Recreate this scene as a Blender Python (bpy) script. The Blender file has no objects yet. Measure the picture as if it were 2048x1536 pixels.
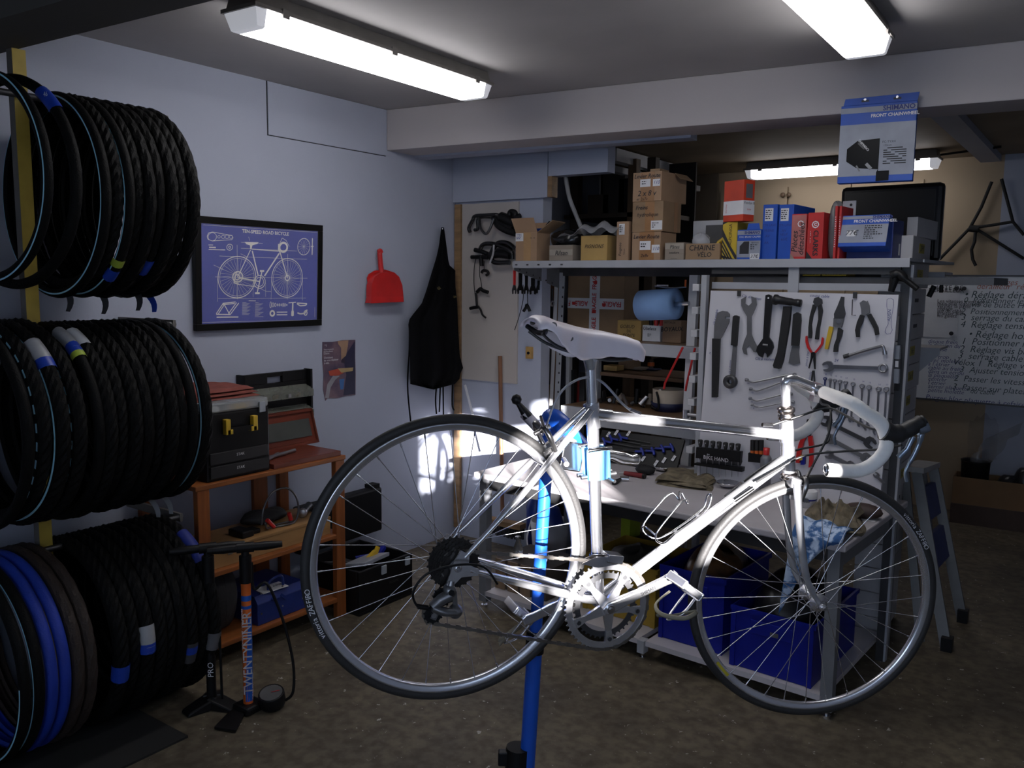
import bpy, math, random
from mathutils import Vector as V, Matrix
random.seed(7)
scn = bpy.context.scene
COL = scn.collection
# ---------------------------------------------------------------- camera
F = 1700.0
CAMZ = 1.58
CX = V((0.81500854, 0.57934196, 0.0111342))      # image right, in world axes
CD = V((0.07858601, -0.09147505, -0.99270164))   # image down
CF = V((-0.57409522, 0.80993531, -0.12008112))   # forward
CAM = V((0, 0, CAMZ))
cd = bpy.data.cameras.new('camera'); co = bpy.data.objects.new('camera', cd); COL.objects.link(co)
cd.sensor_width = 36; cd.lens = F / 2048 * 36; cd.clip_start = .05
m3 = Matrix((CX, -CD, -CF)).transposed()
co.matrix_world = Matrix.Translation(CAM) @ m3.to_4x4()
scn.camera = co
# ---------------------------------------------------------------- light and exposure
vs = scn.view_settings
vs.view_transform = 'Standard'; vs.look = 'None'; vs.gamma = 1; vs.use_curve_mapping = False
vs.exposure = 0.22
SUN_E = 40.0
TUBE_E = 10.5
SKY_E = 4.0
SUNDIR = V((-0.703, 0.695, -0.1515)).normalized()
w = bpy.data.worlds.new('world'); scn.world = w; w.use_nodes = True
bg = w.node_tree.nodes['Background']; bg.inputs[0].default_value = (.62, .76, 1, 1); bg.inputs[1].default_value = SKY_E
sl = bpy.data.lights.new('sun', 'SUN'); sl.energy = SUN_E; sl.angle = math.radians(.6); sl.color = (1, .965, .95)
so = bpy.data.objects.new('sun', sl); COL.objects.link(so); so.location = (4, -4, 4)
so.rotation_euler = SUNDIR.to_track_quat('-Z', 'Y').to_euler()
# ---------------------------------------------------------------- points from sight lines onto real planes
PSI = math.radians(-3.5)
RU = V((math.cos(PSI), math.sin(PSI), 0)); RN = V((-math.sin(PSI), math.cos(PSI), 0)); UZ = V((0, 0, 1))
def W(px, py, pl):
    d = CX * (px - 1024) + CD * (py - 768) + CF * F
    k, val = pl
    n = {'x': V((1, 0, 0)), 'y': V((0, 1, 0)), 'z': UZ, 'v': RN, 'u': RU}[k] if isinstance(k, str) else k
    off = val if not isinstance(val, V) else val.dot(n)
    t = (off - CAM.dot(n)) / d.dot(n)
    return CAM + d * t
def RP(u, v, z): return RU * u + RN * v + UZ * z
# ---------------------------------------------------------------- mesh builder
class MB:
    def __init__(s): s.v = []; s.f = []; s.sm = []
    def add(s, vs, fs, sm=False):
        b = len(s.v); s.v += [V(p) for p in vs]; s.f += [tuple(i + b for i in f) for f in fs]; s.sm += [sm] * len(fs); return s
    def box(s, o, a, b, c):
        o, a, b, c = V(o), V(a), V(b), V(c)
        p = [o, o + a, o + a + b, o + b, o + c, o + a + c, o + a + b + c, o + b + c]
        f = [(0, 3, 2, 1), (4, 5, 6, 7), (0, 1, 5, 4), (1, 2, 6, 5), (2, 3, 7, 6), (3, 0, 4, 7)]
        if a.cross(b).dot(c) < 0: f = [t[::-1] for t in f]
        return s.add(p, f)
    def aab(s, x0, y0, z0, x1, y1, z1):
        return s.box((x0, y0, z0), (x1 - x0, 0, 0), (0, y1 - y0, 0), (0, 0, z1 - z0))
    def cb(s, c, a, b, h):            # centred box with half vectors
        c, a, b, h = V(c), V(a), V(b), V(h)
        return s.box(c - a - b - h, a * 2, b * 2, h * 2)
    def bar(s, p, q, wd, th, side=None):
        p, q = V(p), V(q); d = (q - p).normalized()
        sd = V(side) if side is not None else (V((0, 0, 1)) if abs(d.z) < .9 else V((1, 0, 0)))
        a = d.cross(sd).normalized(); b = a.cross(d).normalized()
        return s.box(p - a * wd / 2 - b * th / 2, a * wd, b * th, q - p)
    def prism(s, poly, ext, sm=False):
        n = len(poly); ext = V(ext); P = [V(p) for p in poly]
        nn = V((0, 0, 0))
        for i in range(n): nn += P[i].cross(P[(i + 1) % n])
        if nn.dot(ext) > 0: P = P[::-1]
        s.add(P + [p + ext for p in P], [tuple(range(n)), tuple(range(2 * n - 1, n - 1, -1))])
        s.add(P + [p + ext for p in P], [(i, i + n, (i + 1) % n + n, (i + 1) % n) for i in range(n)], sm); return s
    def tube(s, pts, r, n=8, closed=False, cap=True, flat=None):
        P = [V(p) for p in pts]; m = len(P)
        R = r if isinstance(r, (list, tuple)) else [r] * m
        vs = []; prev = None
        for i in range(m):
            if closed: d = P[(i + 1) % m] - P[i - 1]
            else: d = P[min(i + 1, m - 1)] - P[max(i - 1, 0)]
            d.normalize()
            if prev is None:
                a = d.cross(V((0, 0, 1)) if abs(d.z) < .9 else V((1, 0, 0))).normalized()
            else:
                a = (prev - d * prev.dot(d))
                a = a.normalized() if a.length > 1e-6 else d.orthogonal().normalized()
            prev = a; b = d.cross(a)
            for k in range(n):
                t = 2 * math.pi * k / n
                vs.append(P[i] + (a * math.cos(t) + b * math.sin(t) * (flat or 1)) * R[i])
        fs = []
        for i in range(m if closed else m - 1):
            for k in range(n):
                a0 = i * n + k; a1 = i * n + (k + 1) % n; b0 = (i + 1) % m * n + k; b1 = (i + 1) % m * n + (k + 1) % n
                fs.append((a0, a1, b1, b0))
        s.add(vs, fs, True)
        if cap and not closed:
            s.add(vs[:n], [tuple(range(n - 1, -1, -1))]); s.add(vs[-n:], [tuple(range(n))])
        return s
    def lathe(s, prof, o, ax, n=24, closed=False, sm=True):
        o = V(o); ax = V(ax).normalized(); a = ax.orthogonal().normalized(); b = ax.cross(a)
        m = len(prof); vs = []
        for k in range(n):
            t = 2 * math.pi * k / n; d = a * math.cos(t) + b * math.sin(t)
            for (r, h) in prof: vs.append(o + d * r + ax * h)
        fs = []
        for k in range(n):
            for j in range(m if closed else m - 1):
                j2 = (j + 1) % m; k2 = (k + 1) % n
                fs.append((k * m + j, k2 * m + j, k2 * m + j2, k * m + j2))
        return s.add(vs, fs, sm)
    def disc(s, c, ax, r, h, n=16):
        ax = V(ax).normalized()
        return s.lathe([(0.0001, 0), (r, 0), (r, h), (0.0001, h)], c, ax, n, sm=False)
    def grid(s, fn, nu, nv, sm=True):
        vs = [fn(i / nu, j / nv) for i in range(nu + 1) for j in range(nv + 1)]
        fs = [(i * (nv + 1) + j, (i + 1) * (nv + 1) + j, (i + 1) * (nv + 1) + j + 1, i * (nv + 1) + j + 1) for i in range(nu) for j in range(nv)]
        return s.add(vs, fs, sm)
    def ball(s, c, r, n=12, sc=(1, 1, 1)):
        c = V(c); m = n // 2
        def fn(i, j):
            t = i * 2 * math.pi; p = -math.pi / 2 + j * math.pi
            return c + V((math.cos(p) * math.cos(t) * sc[0], math.cos(p) * math.sin(t) * sc[1], math.sin(p) * sc[2])) * r
        return s.grid(fn, n, m)
def catmull(pts, n=6, closed=False):
    P = [V(p) for p in pts]; out = []; m = len(P)
    for i in range(m if closed else m - 1):
        if closed: a, b, c, d = P[i - 1], P[i], P[(i + 1) % m], P[(i + 2) % m]
        else: a, b, c, d = P[max(i - 1, 0)], P[i], P[i + 1], P[min(i + 2, m - 1)]
        for k in range(n):
            t = k / n
            out.append(((b * 2) + (c - a) * t + (a * 2 - b * 5 + c * 4 - d) * t * t + (b * 3 - a - c * 3 + d) * t ** 3) * .5)
    if not closed: out.append(P[-1])
    return out
# ---------------------------------------------------------------- objects
ROOTLOC = {}
def thing(name, label, cat, loc=(0, 0, 0), group=None):
    o = bpy.data.objects.new(name, None); COL.objects.link(o); o.location = V(loc); o.empty_display_size = .1
    tag(o, label, cat, group); ROOTLOC[o] = V(loc); return o
def tag(o, label, cat, group=None, kind=None):
    o['label'] = label
    if cat: o['category'] = cat
    if group: o['group'] = group
    if kind: o['kind'] = kind
    return o
def mesh(name, mb, mat, bevel=0):
    me = bpy.data.meshes.new(name)
    me.from_pydata([tuple(p) for p in mb.v], [], mb.f)
    me.polygons.foreach_set('use_smooth', mb.sm)
    me.materials.append(mat); me.validate(); me.update(); return me
def obj(name, mb, mat, parent=None, label=None, cat=None, group=None, kind=None, bevel=0, org=None, local=False):
    off = V((0, 0, 0))
    if not local:
        if parent is not None: off = ROOTLOC.get(parent, V((0, 0, 0)))
        else:
            if org is None:
                xs = [p.x for p in mb.v]; ys = [p.y for p in mb.v]; zs = [p.z for p in mb.v]
                org = V(((min(xs) + max(xs)) / 2, (min(ys) + max(ys)) / 2, min(zs)))
            off = V(org)
        for i, p in enumerate(mb.v): mb.v[i] = p - off
    o = bpy.data.objects.new(name, mesh(name, mb, mat)); COL.objects.link(o)
    if parent is not None: o.parent = parent; ROOTLOC[o] = off
    else: o.location = off; ROOTLOC[o] = off
    if label: tag(o, label, cat, group, kind)
    elif kind: o['kind'] = kind
    if bevel:
        b = o.modifiers.new('bevel', 'BEVEL'); b.width = bevel; b.segments = 2; b.limit_method = 'ANGLE'; b.angle_limit = math.radians(40)
    return o
def copy_tree(o, parent=None):
    c = o.copy(); COL.objects.link(c); c.parent = parent
    for ch in [x for x in o.children]: copy_tree(ch, c)
    return c
# ---------------------------------------------------------------- materials
MATS = {}
def M(name, col, rough=.6, metal=0, var=.12, sc=12, bump=0, bsc=60, alpha=1, trans=0, emit=0, coat=0, spec=.5, col2=None):
    if name in MATS: return MATS[name]
    m = bpy.data.materials.new(name); m.use_nodes = True; nt = m.node_tree; N = nt.nodes; L = nt.links
    b = N['Principled BSDF']; b.inputs['Roughness'].default_value = rough; b.inputs['Metallic'].default_value = metal
    b.inputs['Specular IOR Level'].default_value = spec; b.inputs['Coat Weight'].default_value = coat
    if trans: b.inputs['Transmission Weight'].default_value = trans
    if alpha < 1: b.inputs['Alpha'].default_value = alpha
    tc = N.new('ShaderNodeTexCoord'); nz = N.new('ShaderNodeTexNoise'); nz.inputs['Scale'].default_value = sc; nz.inputs['Detail'].default_value = 4
    L.new(tc.outputs['Object'], nz.inputs['Vector'])
    rp = N.new('ShaderNodeValToRGB'); e = rp.color_ramp.elements
    e[0].position = .3; e[1].position = .7
    c2 = col2 or tuple(min(1, c * (1 + var)) for c in col)
    e[0].color = tuple(c * (1 - var) for c in col) + (1,); e[1].color = tuple(c2) + (1,)
    L.new(nz.outputs['Fac'], rp.inputs['Fac']); L.new(rp.outputs['Color'], b.inputs['Base Color'])
    if emit: b.inputs['Emission Color'].default_value = tuple(col) + (1,); b.inputs['Emission Strength'].default_value = emit
    if bump:
        n2 = N.new('ShaderNodeTexNoise'); n2.inputs['Scale'].default_value = bsc; n2.inputs['Detail'].default_value = 5
        bp = N.new('ShaderNodeBump'); bp.inputs['Strength'].default_value = bump; bp.inputs['Distance'].default_value = .01
        L.new(tc.outputs['Object'], n2.inputs['Vector']); L.new(n2.outputs['Fac'], bp.inputs['Height']); L.new(bp.outputs['Normal'], b.inputs['Normal'])
    MATS[name] = m; return m
def wood(name, col, dark=.55, sc=6, rough=.5, axis='x'):
    if name in MATS: return MATS[name]
    m = M(name, col, rough); nt = m.node_tree; N = nt.nodes; L = nt.links
    nz = [n for n in N if n.type == 'TEX_NOISE'][0]; tc = [n for n in N if n.type == 'TEX_COORD'][0]
    mp = N.new('ShaderNodeMapping'); s = {'x': (.15, 1.5, 1.5), 'y': (1.5, .15, 1.5), 'z': (1.5, 1.5, .15)}[axis]
    mp.inputs['Scale'].default_value = tuple(k * sc for k in s); nz.inputs['Scale'].default_value = 4; nz.inputs['Detail'].default_value = 6
    L.new(tc.outputs['Object'], mp.inputs['Vector']); L.new(mp.outputs['Vector'], nz.inputs['Vector'])
    e = [n for n in N if n.type == 'VALTORGB'][0].color_ramp.elements
    e[0].color = tuple(c * dark for c in col) + (1,); e[1].color = tuple(col) + (1,)
    return m
BLACK = M('black_plastic', (.007, .007, .008), .45, spec=.28)
RUBBER = M('tyre_rubber', (.0042, .0042, .0042), .62, bump=.3, bsc=180, spec=.14)
STEEL = M('brushed_steel', (.42, .42, .44), .35, 1, bump=.05)
DSTEEL = M('dark_steel', (.09, .09, .095), .45, .8)
CHROME = M('chrome', (.72, .72, .74), .14, 1, var=.03)
ALU = M('polished_aluminium', (.68, .68, .71), .26, .85, var=.06, sc=30)
RACKG = M('grey_enamel', (.36, .37, .40), .5, var=.1, sc=5)
WHITE = M('white_paint', (.60, .60, .62), .55, var=.06, sc=4)
WHITEP = M('white_card', (.68, .68, .70), .6, var=.05)
CARD = M('cardboard', (.34, .215, .13), .75, var=.12, sc=5, bump=.05)
CARD2 = M('worn_cardboard', (.27, .175, .10), .75, var=.18, sc=6, bump=.06)
CARDY = M('yellow_cardboard', (.42, .27, .09), .7, var=.15, sc=6)
CARDG = M('grey_cardboard', (.25, .21, .17), .75, var=.15, sc=6)
INK = M('black_ink', (.015, .015, .02), .6)
INKB = M('blue_ink', (.02, .035, .20), .6)
INKW = M('white_print', (.72, .72, .74), .6)
RED = M('red_plastic', (.55, .02, .02), .35, coat=.2)
REDC = M('red_carton', (.50, .025, .025), .5)
BLUEC = M('blue_carton', (.01, .075, .42), .5)
YELLOW = M('yellow_plastic', (.62, .40, .03), .4)
ORANGE = M('orange_plastic', (.65, .13, .02), .4)
BLUEP = M('blue_plastic', (.006, .013, .24), .38, spec=.35)
TAPE = M('brown_tape', (.30, .15, .06), .35)
# ---------------------------------------------------------------- flat lettering, made into meshes at the end
TEXTS = []
def text(parent, s, pos, u, v, size, mat=INK, align='CENTER', name='lettering', shear=0, squeeze=1, bold=0):
    cu = bpy.data.curves.new(name, 'FONT'); cu.body = s; cu.size = size; cu.align_x = align; cu.align_y = 'CENTER'; cu.shear = shear
    cu.resolution_u = 2; cu.offset = bold
    o = bpy.data.objects.new(name, cu); COL.objects.link(o)
    u = V(u).normalized(); v = V(v).normalized(); n = u.cross(v).normalized(); v = n.cross(u)
    mtx = Matrix((u * squeeze, v, n)).transposed().to_4x4(); mtx.translation = V(pos)
    o.matrix_world = mtx
    TEXTS.append((o, parent, mat, mtx, name)); return o
def flush_text():
    dg = bpy.context.evaluated_depsgraph_get(); dg.update()
    for o, parent, mat, mtx, name in TEXTS:
        me = bpy.data.meshes.new_from_object(o.evaluated_get(dg)); me.transform(mtx)
        off = ROOTLOC.get(parent, V((0, 0, 0))); me.transform(Matrix.Translation(-off))
        me.materials.clear(); me.materials.append(mat)
        cu = o.data; bpy.data.objects.remove(o); bpy.data.curves.remove(cu)
        if not me.polygons: continue
        p = bpy.data.objects.new(name, me); COL.objects.link(p); p.parent = parent
def scribble(rows, pos, u, v, wd, lh, th, seed, mb=None):
    """lines of fine pen strokes"""
    rnd = random.Random(seed); mb = mb or MB(); u = V(u).normalized(); v = V(v).normalized(); n = u.cross(v)
    for r in range(rows):
        x = 0; base = V(pos) - v * (r * lh)
        end = wd * rnd.uniform(.55, 1)
        while x < end:
            ln = lh * rnd.uniform(.5, 2.0); k = max(2, int(ln / (lh * .22))); px = x
            for i in range(k):
                x2 = px + ln / k; a = base + u * px + v * (rnd.uniform(-.25, .25) * lh); b = base + u * x2 + v * (rnd.uniform(-.28, .3) * lh)
                t = (b - a).normalized().cross(n) * th / 2
                mb.add([a - t, b - t, b + t, a + t], [(3, 2, 1, 0)]); px = x2
            x += ln + lh * .35
    return mb
# ================================================================ the room
XL = -3.294; YB = 4.04; ZC = 2.488; XR = 1.5; YR = -1.7; YF = 6.62
def structure(name, mb, mat, label, **k): return obj(name, mb, mat, None, label, None, kind='structure', **k)
def plaster(name, col, var=.08, stain=None, sc=1.2, rough=.75):
    m = M(name, col, rough, var=var, sc=sc, bump=.06, bsc=40)
    return m
BLUEW = plaster('blue_wall_paint', (.385, .412, .505), .06)
CEILM = plaster('ceiling_board', (.37, .355, .35), .10, sc=2)
BEAMM = plaster('beam_paint', (.47, .435, .44), .06)
DARKB = plaster('dark_beam', (.075, .070, .062), .1)
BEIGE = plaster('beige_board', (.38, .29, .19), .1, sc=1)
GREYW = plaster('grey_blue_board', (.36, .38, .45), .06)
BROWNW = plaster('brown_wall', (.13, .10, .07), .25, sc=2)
def floor_mat():
    m = bpy.data.materials.new('stained_concrete'); m.use_nodes = True; nt = m.node_tree; N = nt.nodes; L = nt.links
    b = N['Principled BSDF']; b.inputs['Roughness'].default_value = .62
    tc = N.new('ShaderNodeTexCoord')
    n1 = N.new('ShaderNodeTexNoise'); n1.inputs['Scale'].default_value = 2.2; n1.inputs['Detail'].default_value = 8; n1.inputs['Roughness'].default_value = .65
    n2 = N.new('ShaderNodeTexNoise'); n2.inputs['Scale'].default_value = 22; n2.inputs['Detail'].default_value = 6
    n3 = N.new('ShaderNodeTexNoise'); n3.inputs['Scale'].default_value = 26; n3.inputs['Detail'].default_value = 3; n3.inputs['Roughness'].default_value = .75
    for n in (n1, n2, n3): L.new(tc.outputs['Object'], n.inputs['Vector'])
    r1 = N.new('ShaderNodeValToRGB'); e = r1.color_ramp.elements
    e[0].position = .30; e[0].color = (.060, .047, .033, 1); e[1].position = .74; e[1].color = (.20, .163, .108, 1)
    r2 = N.new('ShaderNodeValToRGB'); e = r2.color_ramp.elements
    e[0].position = .38; e[0].color = (.48, .46, .42, 1); e[1].position = .60; e[1].color = (1, 1, 1, 1)
    r3 = N.new('ShaderNodeValToRGB'); e = r3.color_ramp.elements
    e[0].position = .655; e[0].color = (0, 0, 0, 1); e[1].position = .69; e[1].color = (1, 1, 1, 1)
    L.new(n1.outputs['Fac'], r1.inputs[0]); L.new(n2.outputs['Fac'], r2.inputs[0]); L.new(n3.outputs['Fac'], r3.inputs[0])
    mx = N.new('ShaderNodeMix'); mx.data_type = 'RGBA'; mx.blend_type = 'MULTIPLY'; mx.inputs[0].default_value = .8
    L.new(r1.outputs[0], mx.inputs[6]); L.new(r2.outputs[0], mx.inputs[7])
    m2 = N.new('ShaderNodeMix'); m2.data_type = 'RGBA'; m2.inputs[7].default_value = (.42, .40, .37, 1)
    L.new(r3.outputs[0], m2.inputs[0]); L.new(mx.outputs[2], m2.inputs[6]); L.new(m2.outputs[2], b.inputs['Base Color'])
    bp = N.new('ShaderNodeBump'); bp.inputs['Strength'].default_value = .25; bp.inputs['Distance'].default_value = .01
    L.new(n2.outputs['Fac'], bp.inputs['Height']); L.new(bp.outputs['Normal'], b.inputs['Normal'])
    return m
structure('floor', MB().aab(XL - .1, YR - .1, -.12, XR + .1, YF + .1, 0), floor_mat(), 'dark stained worn concrete workshop floor', org=(0, 0, 0))
structure('ceiling', MB().aab(XL - .1, YR - .1, ZC, XR + .1, YF + .1, ZC + .1), CEILM, 'dull painted ceiling board', org=(0, 0, ZC))
wl = structure('wall_left', MB().aab(XL - .1, YR - .1, 0, XL, YF + .1, ZC), BLUEW, 'pale blue painted wall on the left', org=(XL, 0, 0))
# access panel screwed to the wall under the ceiling
px_ = ('x', XL)
a = W(535, 269, px_); b = W(771, 313, px_)
obj('access_panel', MB().aab(XL, a.y + .003, a.z, XL + .005, YB - .6, ZC - .002), BLUEW, wl)
g = MB(); g.aab(XL, a.y - .002, a.z, XL + .0015, a.y + .003, ZC); g.aab(XL, a.y - .002, a.z - .004, XL + .0015, b.y, a.z)
obj('panel_gap', g, INK, wl)
# short back wall left of the shelving
xe = W(1082, 700, ('y', YB)).x
wb = structure('wall_back', MB().aab(XL, YB, 0, xe, YB + .09, ZC), BLUEW, 'pale blue painted stub of back wall behind the apron', org=(XL, YB, 0))
# upper blue boards
pb = ('y', YB - .03)
x1 = W(1094, 394, pb).x; z1 = W(995, 400, pb).z; x2 = W(1215, 345, pb).x; z2 = W(1157, 348, pb).z
obj('upper_board', MB().aab(XL + .003, YB - .03, z1, x1, YB - .001, ZC), BLUEW, wb)
obj('upper_board', MB().aab(x1 + .006, YB - .03, z2, x2, YB + .05, ZC), BLUEW, wb)
obj('board_edge', MB().aab(x1 + .001, YB - .028, z1, x1 + .03, YB + .03, z2), wood('raw_wood', (.36, .22, .11)), wb)
xp = W(1035, 600, ('y', YB - .012)).x; zp = W(970, 762, ('y', YB - .012)).z
obj('white_panel', MB().aab(XL + .06, YB - .012, zp, xp, YB - .0005, z1 - .012), M('ivory_board', (.46, .42, .40), .6, var=.06, sc=2, col2=(.50, .455, .42)), wb)
obj('wood_strip', MB().aab(XL + .01, YB - .022, .05, XL + .055, YB - .001, z1 - .012), wood('raw_wood', (.36, .22, .11)), wb)
sw = MB().aab(*W(1051, 717, ('y', YB - .02)), W(1063, 694, ('y', YB - .02)).x, YB - .001, W(1063, 694, ('y', YB - .02)).z)
o = obj('switch_plate', sw, M('ochre_plastic', (.45, .27, .09), .5), wb, 'ochre square switch plate')
obj('switch_button', MB().disc(W(1057, 706, ('y', YB - .02)), (0, -1, 0), .008, .006), BLACK, o)
# far room
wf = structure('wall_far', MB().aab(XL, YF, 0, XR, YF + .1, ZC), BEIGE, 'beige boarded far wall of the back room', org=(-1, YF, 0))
xg = W(1996, 500, ('y', YF)).x
obj('grey_board', MB().aab(xg, YF - .008, 0, XR, YF, ZC), GREYW, wf)
fr = MB(); zt = W(1600, 372, ('y', YF - .02)).z
for xa, xb in ((1440, 1574), (1576, 1700), (1700, 1845)):
    xa_ = W(xa, 420, ('y', YF - .02)).x; xb_ = W(xb, 420, ('y', YF - .02)).x
    d = obj('cupboard_door', MB().aab(xa_ + .004, YF - .022, 1.2, xb_ - .004, YF, zt), BEIGE, wf)
for kx in (1567, 1579):
    obj('door_knob', MB().lathe([(.001, .03), (.016, .028), (.018, .018), (.01, .01), (.008, 0)], W(kx, 390, ('y', YF - .022)), (0, -1, 0), 10), M('brown_knob', (.16, .10, .06), .4), wf)
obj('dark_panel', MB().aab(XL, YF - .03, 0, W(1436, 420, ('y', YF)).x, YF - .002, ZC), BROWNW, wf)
WY0, WY1, WZ0, WZ1 = -1.12, .05, 1.345, 1.815
structure('wall_right', MB().aab(XR, WY0, 0, XR + .12, YF + .1, WZ0).aab(XR, WY1, WZ0, XR + .12, YF + .1, ZC).aab(XR, YR - .1, 0, XR + .12, WY0, ZC).aab(XR, WY0, WZ1, XR + .12, WY1, ZC), GREYW, 'painted wall with a window beside the photographer', org=(XR, 0, 0))
wn = structure('window_1', MB().aab(XR + .02, WY0, WZ0, XR + .06, WY0 + .02, WZ1).aab(XR + .02, WY1 - .02, WZ0, XR + .06, WY1, WZ1).aab(XR + .02, WY0, WZ0, XR + .06, WY1, WZ0 + .02).aab(XR + .02, WY0, WZ1 - .02, XR + .06, WY1, WZ1), WHITE, 'small window letting in low sun', org=(XR, -.5, 1.3))
for y in (-.95, -.74): obj('mullion', MB().aab(XR + .025, y, WZ0, XR + .05, y + .022, WZ1), WHITE, wn)
for z in (1.45,): obj('glazing_bar', MB().aab(XR + .025, WY0, z, XR + .05, -.60, z + .022), WHITE, wn)
obj('sun_mask_card', MB().aab(XR + .012, -.50, 1.655, XR + .016, -.13, WZ1), CARD, wn)  # unseen card, added to mask the sun from part of the top tube
RX0, RX1, RZ0, RZ1 = -.9, 1.2, .95, 2.15
structure('wall_rear', MB().aab(XL, YR - .1, 0, XR, YR, RZ0).aab(XL, YR - .1, RZ1, XR, YR, ZC).aab(XL, YR - .1, RZ0, RX0, YR, RZ1).aab(RX1, YR - .1, RZ0, XR, YR, RZ1), GREYW, 'painted wall behind the photographer', org=(0, YR, 0))
wr = structure('window_2', MB().aab(RX0, YR - .08, RZ0, RX0 + .05, YR - .03, RZ1).aab(RX1 - .05, YR - .08, RZ0, RX1, YR - .03, RZ1).aab(RX0, YR - .08, RZ0, RX1, YR - .03, RZ0 + .05).aab(RX0, YR - .08, RZ1 - .05, RX1, YR - .03, RZ1), WHITE, 'wide window behind the photographer', org=(0, YR, RZ0))
obj('mullion', MB().aab(.13, YR - .08, RZ0, .17, YR - .03, RZ1), WHITE, wr)
# unseen slab, added outdoors to keep the low sun off the wide window
structure('wall_sun_blocker', MB().box((2.9, -5.95, 0), (1.62, 1.17, 0), (.1, -.14, 0), (0, 0, 3.1)), BEIGE, 'added slab outside, blocking sun from the wide window', org=(3.5, -5, 0))
# main beam, its run measured on the soffit
bd = V((2.95, .32, 0)).normalized(); bn = V((-bd.y, bd.x, 0)); b0 = V((XL, 3.45, 0))
structure('trim_1', MB().box(b0 + UZ * 2.275, bd * 5.2, bn * .24, UZ * (ZC - 2.275)), BEAMM, 'thick white painted ceiling beam', bevel=.004)
structure('trim_2', MB().box(b0 + bn * .22 + UZ * 2.262, bd * 1.62, bn * .10, UZ * .2), BLUEW, 'blue batten under the back of the beam')
# dark beam overhead on the left
d0 = W(0, 107, ('z', 2.30)); d1 = W(430, 0, ('z', 2.30)); dd = (d1 - d0); dd.z = 0; dd.normalize(); dn = V((dd.y, -dd.x, 0))
wdth = (W(60, 20, ('z', 2.30)) - d0).dot(dn)
structure('trim_3', MB().box(d0 - dd * ((d0.x - XL) / dd.x), dd * 5.0, dn * wdth, UZ * (ZC - 2.30)), DARKB, 'dark unpainted beam crossing overhead')
# ceiling rails of the back room
pa = W(1228, 322, ('z', 2.36)); pz = W(1372, 362, ('z', 2.36)); pz = pa + V((0, pz.y - pa.y, 0))
t4 = structure('trim_4', MB().aab(pa.x - .05, pa.y, 2.36, pa.x + .02, pz.y, 2.44), WHITE, 'white ceiling rail above the stacked cartons')
pa2 = W(1232, 336, ('z', 2.30))
obj('lower_rail', MB().aab(pa.x - .12, pa.y + .02, 2.31, pa.x - .06, pz.y + .3, 2.35), WHITE, t4)
pa = W(1872, 236, ('z', 2.42)); pz = W(1995, 358, ('z', 2.42))
structure('trim_5', MB().aab(pa.x - .01, 3.98, 2.41, pa.x + .11, YF, ZC), GREYW, 'grey ceiling batten running to the far wall')
structure('ceiling', MB().aab(XL, 3.98, ZC - .035, XR, YF, ZC - .001), plaster('brown_ceiling_board', (.24, .185, .125), .2, sc=2), 'brownish ceiling board of the back room', org=(-1, 5, ZC - .03))
# ================================================================ strip lights
LENS = M('lamp_diffuser', (1, .985, 1), .3, emit=TUBE_E)
LENSE = M('lamp_end', (.75, .76, .82), .3, emit=.35, var=.02)
LENSD = M('lamp_shade_side', (.9, .92, 1), .3, emit=1.2, var=.02)
HOUS = M('lamp_housing', (.19, .175, .16), .55)
def strip_light(p, q, ztop, label, group, wd=.155, em=LENS):
    p = V((p[0], p[1], 0)); q = V((q[0], q[1], 0)); d = (q - p).normalized(); s = V((-d.y, d.x, 0)); L_ = (q - p).length
    t = thing('strip_light', label, 'lamp', (p + q) / 2 + UZ * ztop, group)
    z0 = ztop - .112; z1 = ztop - .05
    hb = MB()
    def ring(z, w, e): return [p - d * e - s * w + UZ * z, p - d * e + s * w + UZ * z, q + d * e + s * w + UZ * z, q + d * e - s * w + UZ * z]
    h = wd / 2
    def fr(rings):
        m = MB(); vs = [v for r in rings for v in r]; n = len(rings)
        fs = [(3, 2, 1, 0)] + [(4 * i + k, 4 * i + (k + 1) % 4, 4 * i + 4 + (k + 1) % 4, 4 * i + 4 + k) for i in range(n - 1) for k in range(4)] + [tuple(4 * (n - 1) + k for k in range(4))]
        return m.add(vs, fs)
    obj('housing', fr([ring(z1 - .006, h + .008, .008), ring(z1 + .006, h + .008, .008), ring(z1 + .007, h - .004, -.004), ring(ztop, h - .014, -.012)][:]), HOUS, t)
    # lit middle of the diffuser and its clearer ends
    def seg(a, b, ta, tb):
        pa = p + d * (L_ * a); pb_ = p + d * (L_ * b)
        prof = [(-h, z1 - .006), (-h * .84, z0 + .004), (-h * .74, z0), (h * .74, z0), (h * .84, z0 + .004), (h, z1 - .006)]
        def pr(o, tp, sg): return [o + s * x + UZ * z + d * (sg * tp * (z1 - .006 - z) / (z1 - z0)) for x, z in prof]
        A = pr(pa, ta, 1); B = pr(pb_, tb, -1); n = len(prof)
        m = MB(); m.add(A + B, [(i, i + n, i + n + 1, i + 1) for i in range(n - 1)]); m.add(A, [tuple(range(n))]); m.add(B, [tuple(range(n - 1, -1, -1))])
        return m
    e = .045 / L_
    obj('diffuser', seg(e, 1 - e, 0, 0), em, t, 'glowing white diffuser')
    obj('diffuser_end', seg(0, e * .99, .018, 0), LENSE, t, 'clear end of the diffuser'); obj('diffuser_end', seg(1 - e * .99, 1, 0, .018), LENSE, t, 'clear end of the diffuser')
    for k in (.09, .5, .91):
        for sg in (-1, 1):
            c = p + d * (L_ * k) + s * (sg * (h + .007)) + UZ * (z1 - .004)
            obj('clip', MB().cb(c, d * .014, s * .004, UZ * .014), HOUS, t)
    return t
zb = ZC - .112
pA = (W(457, 62, ('z', zb)) + W(420, -20, ('z', zb))) / 2
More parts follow.
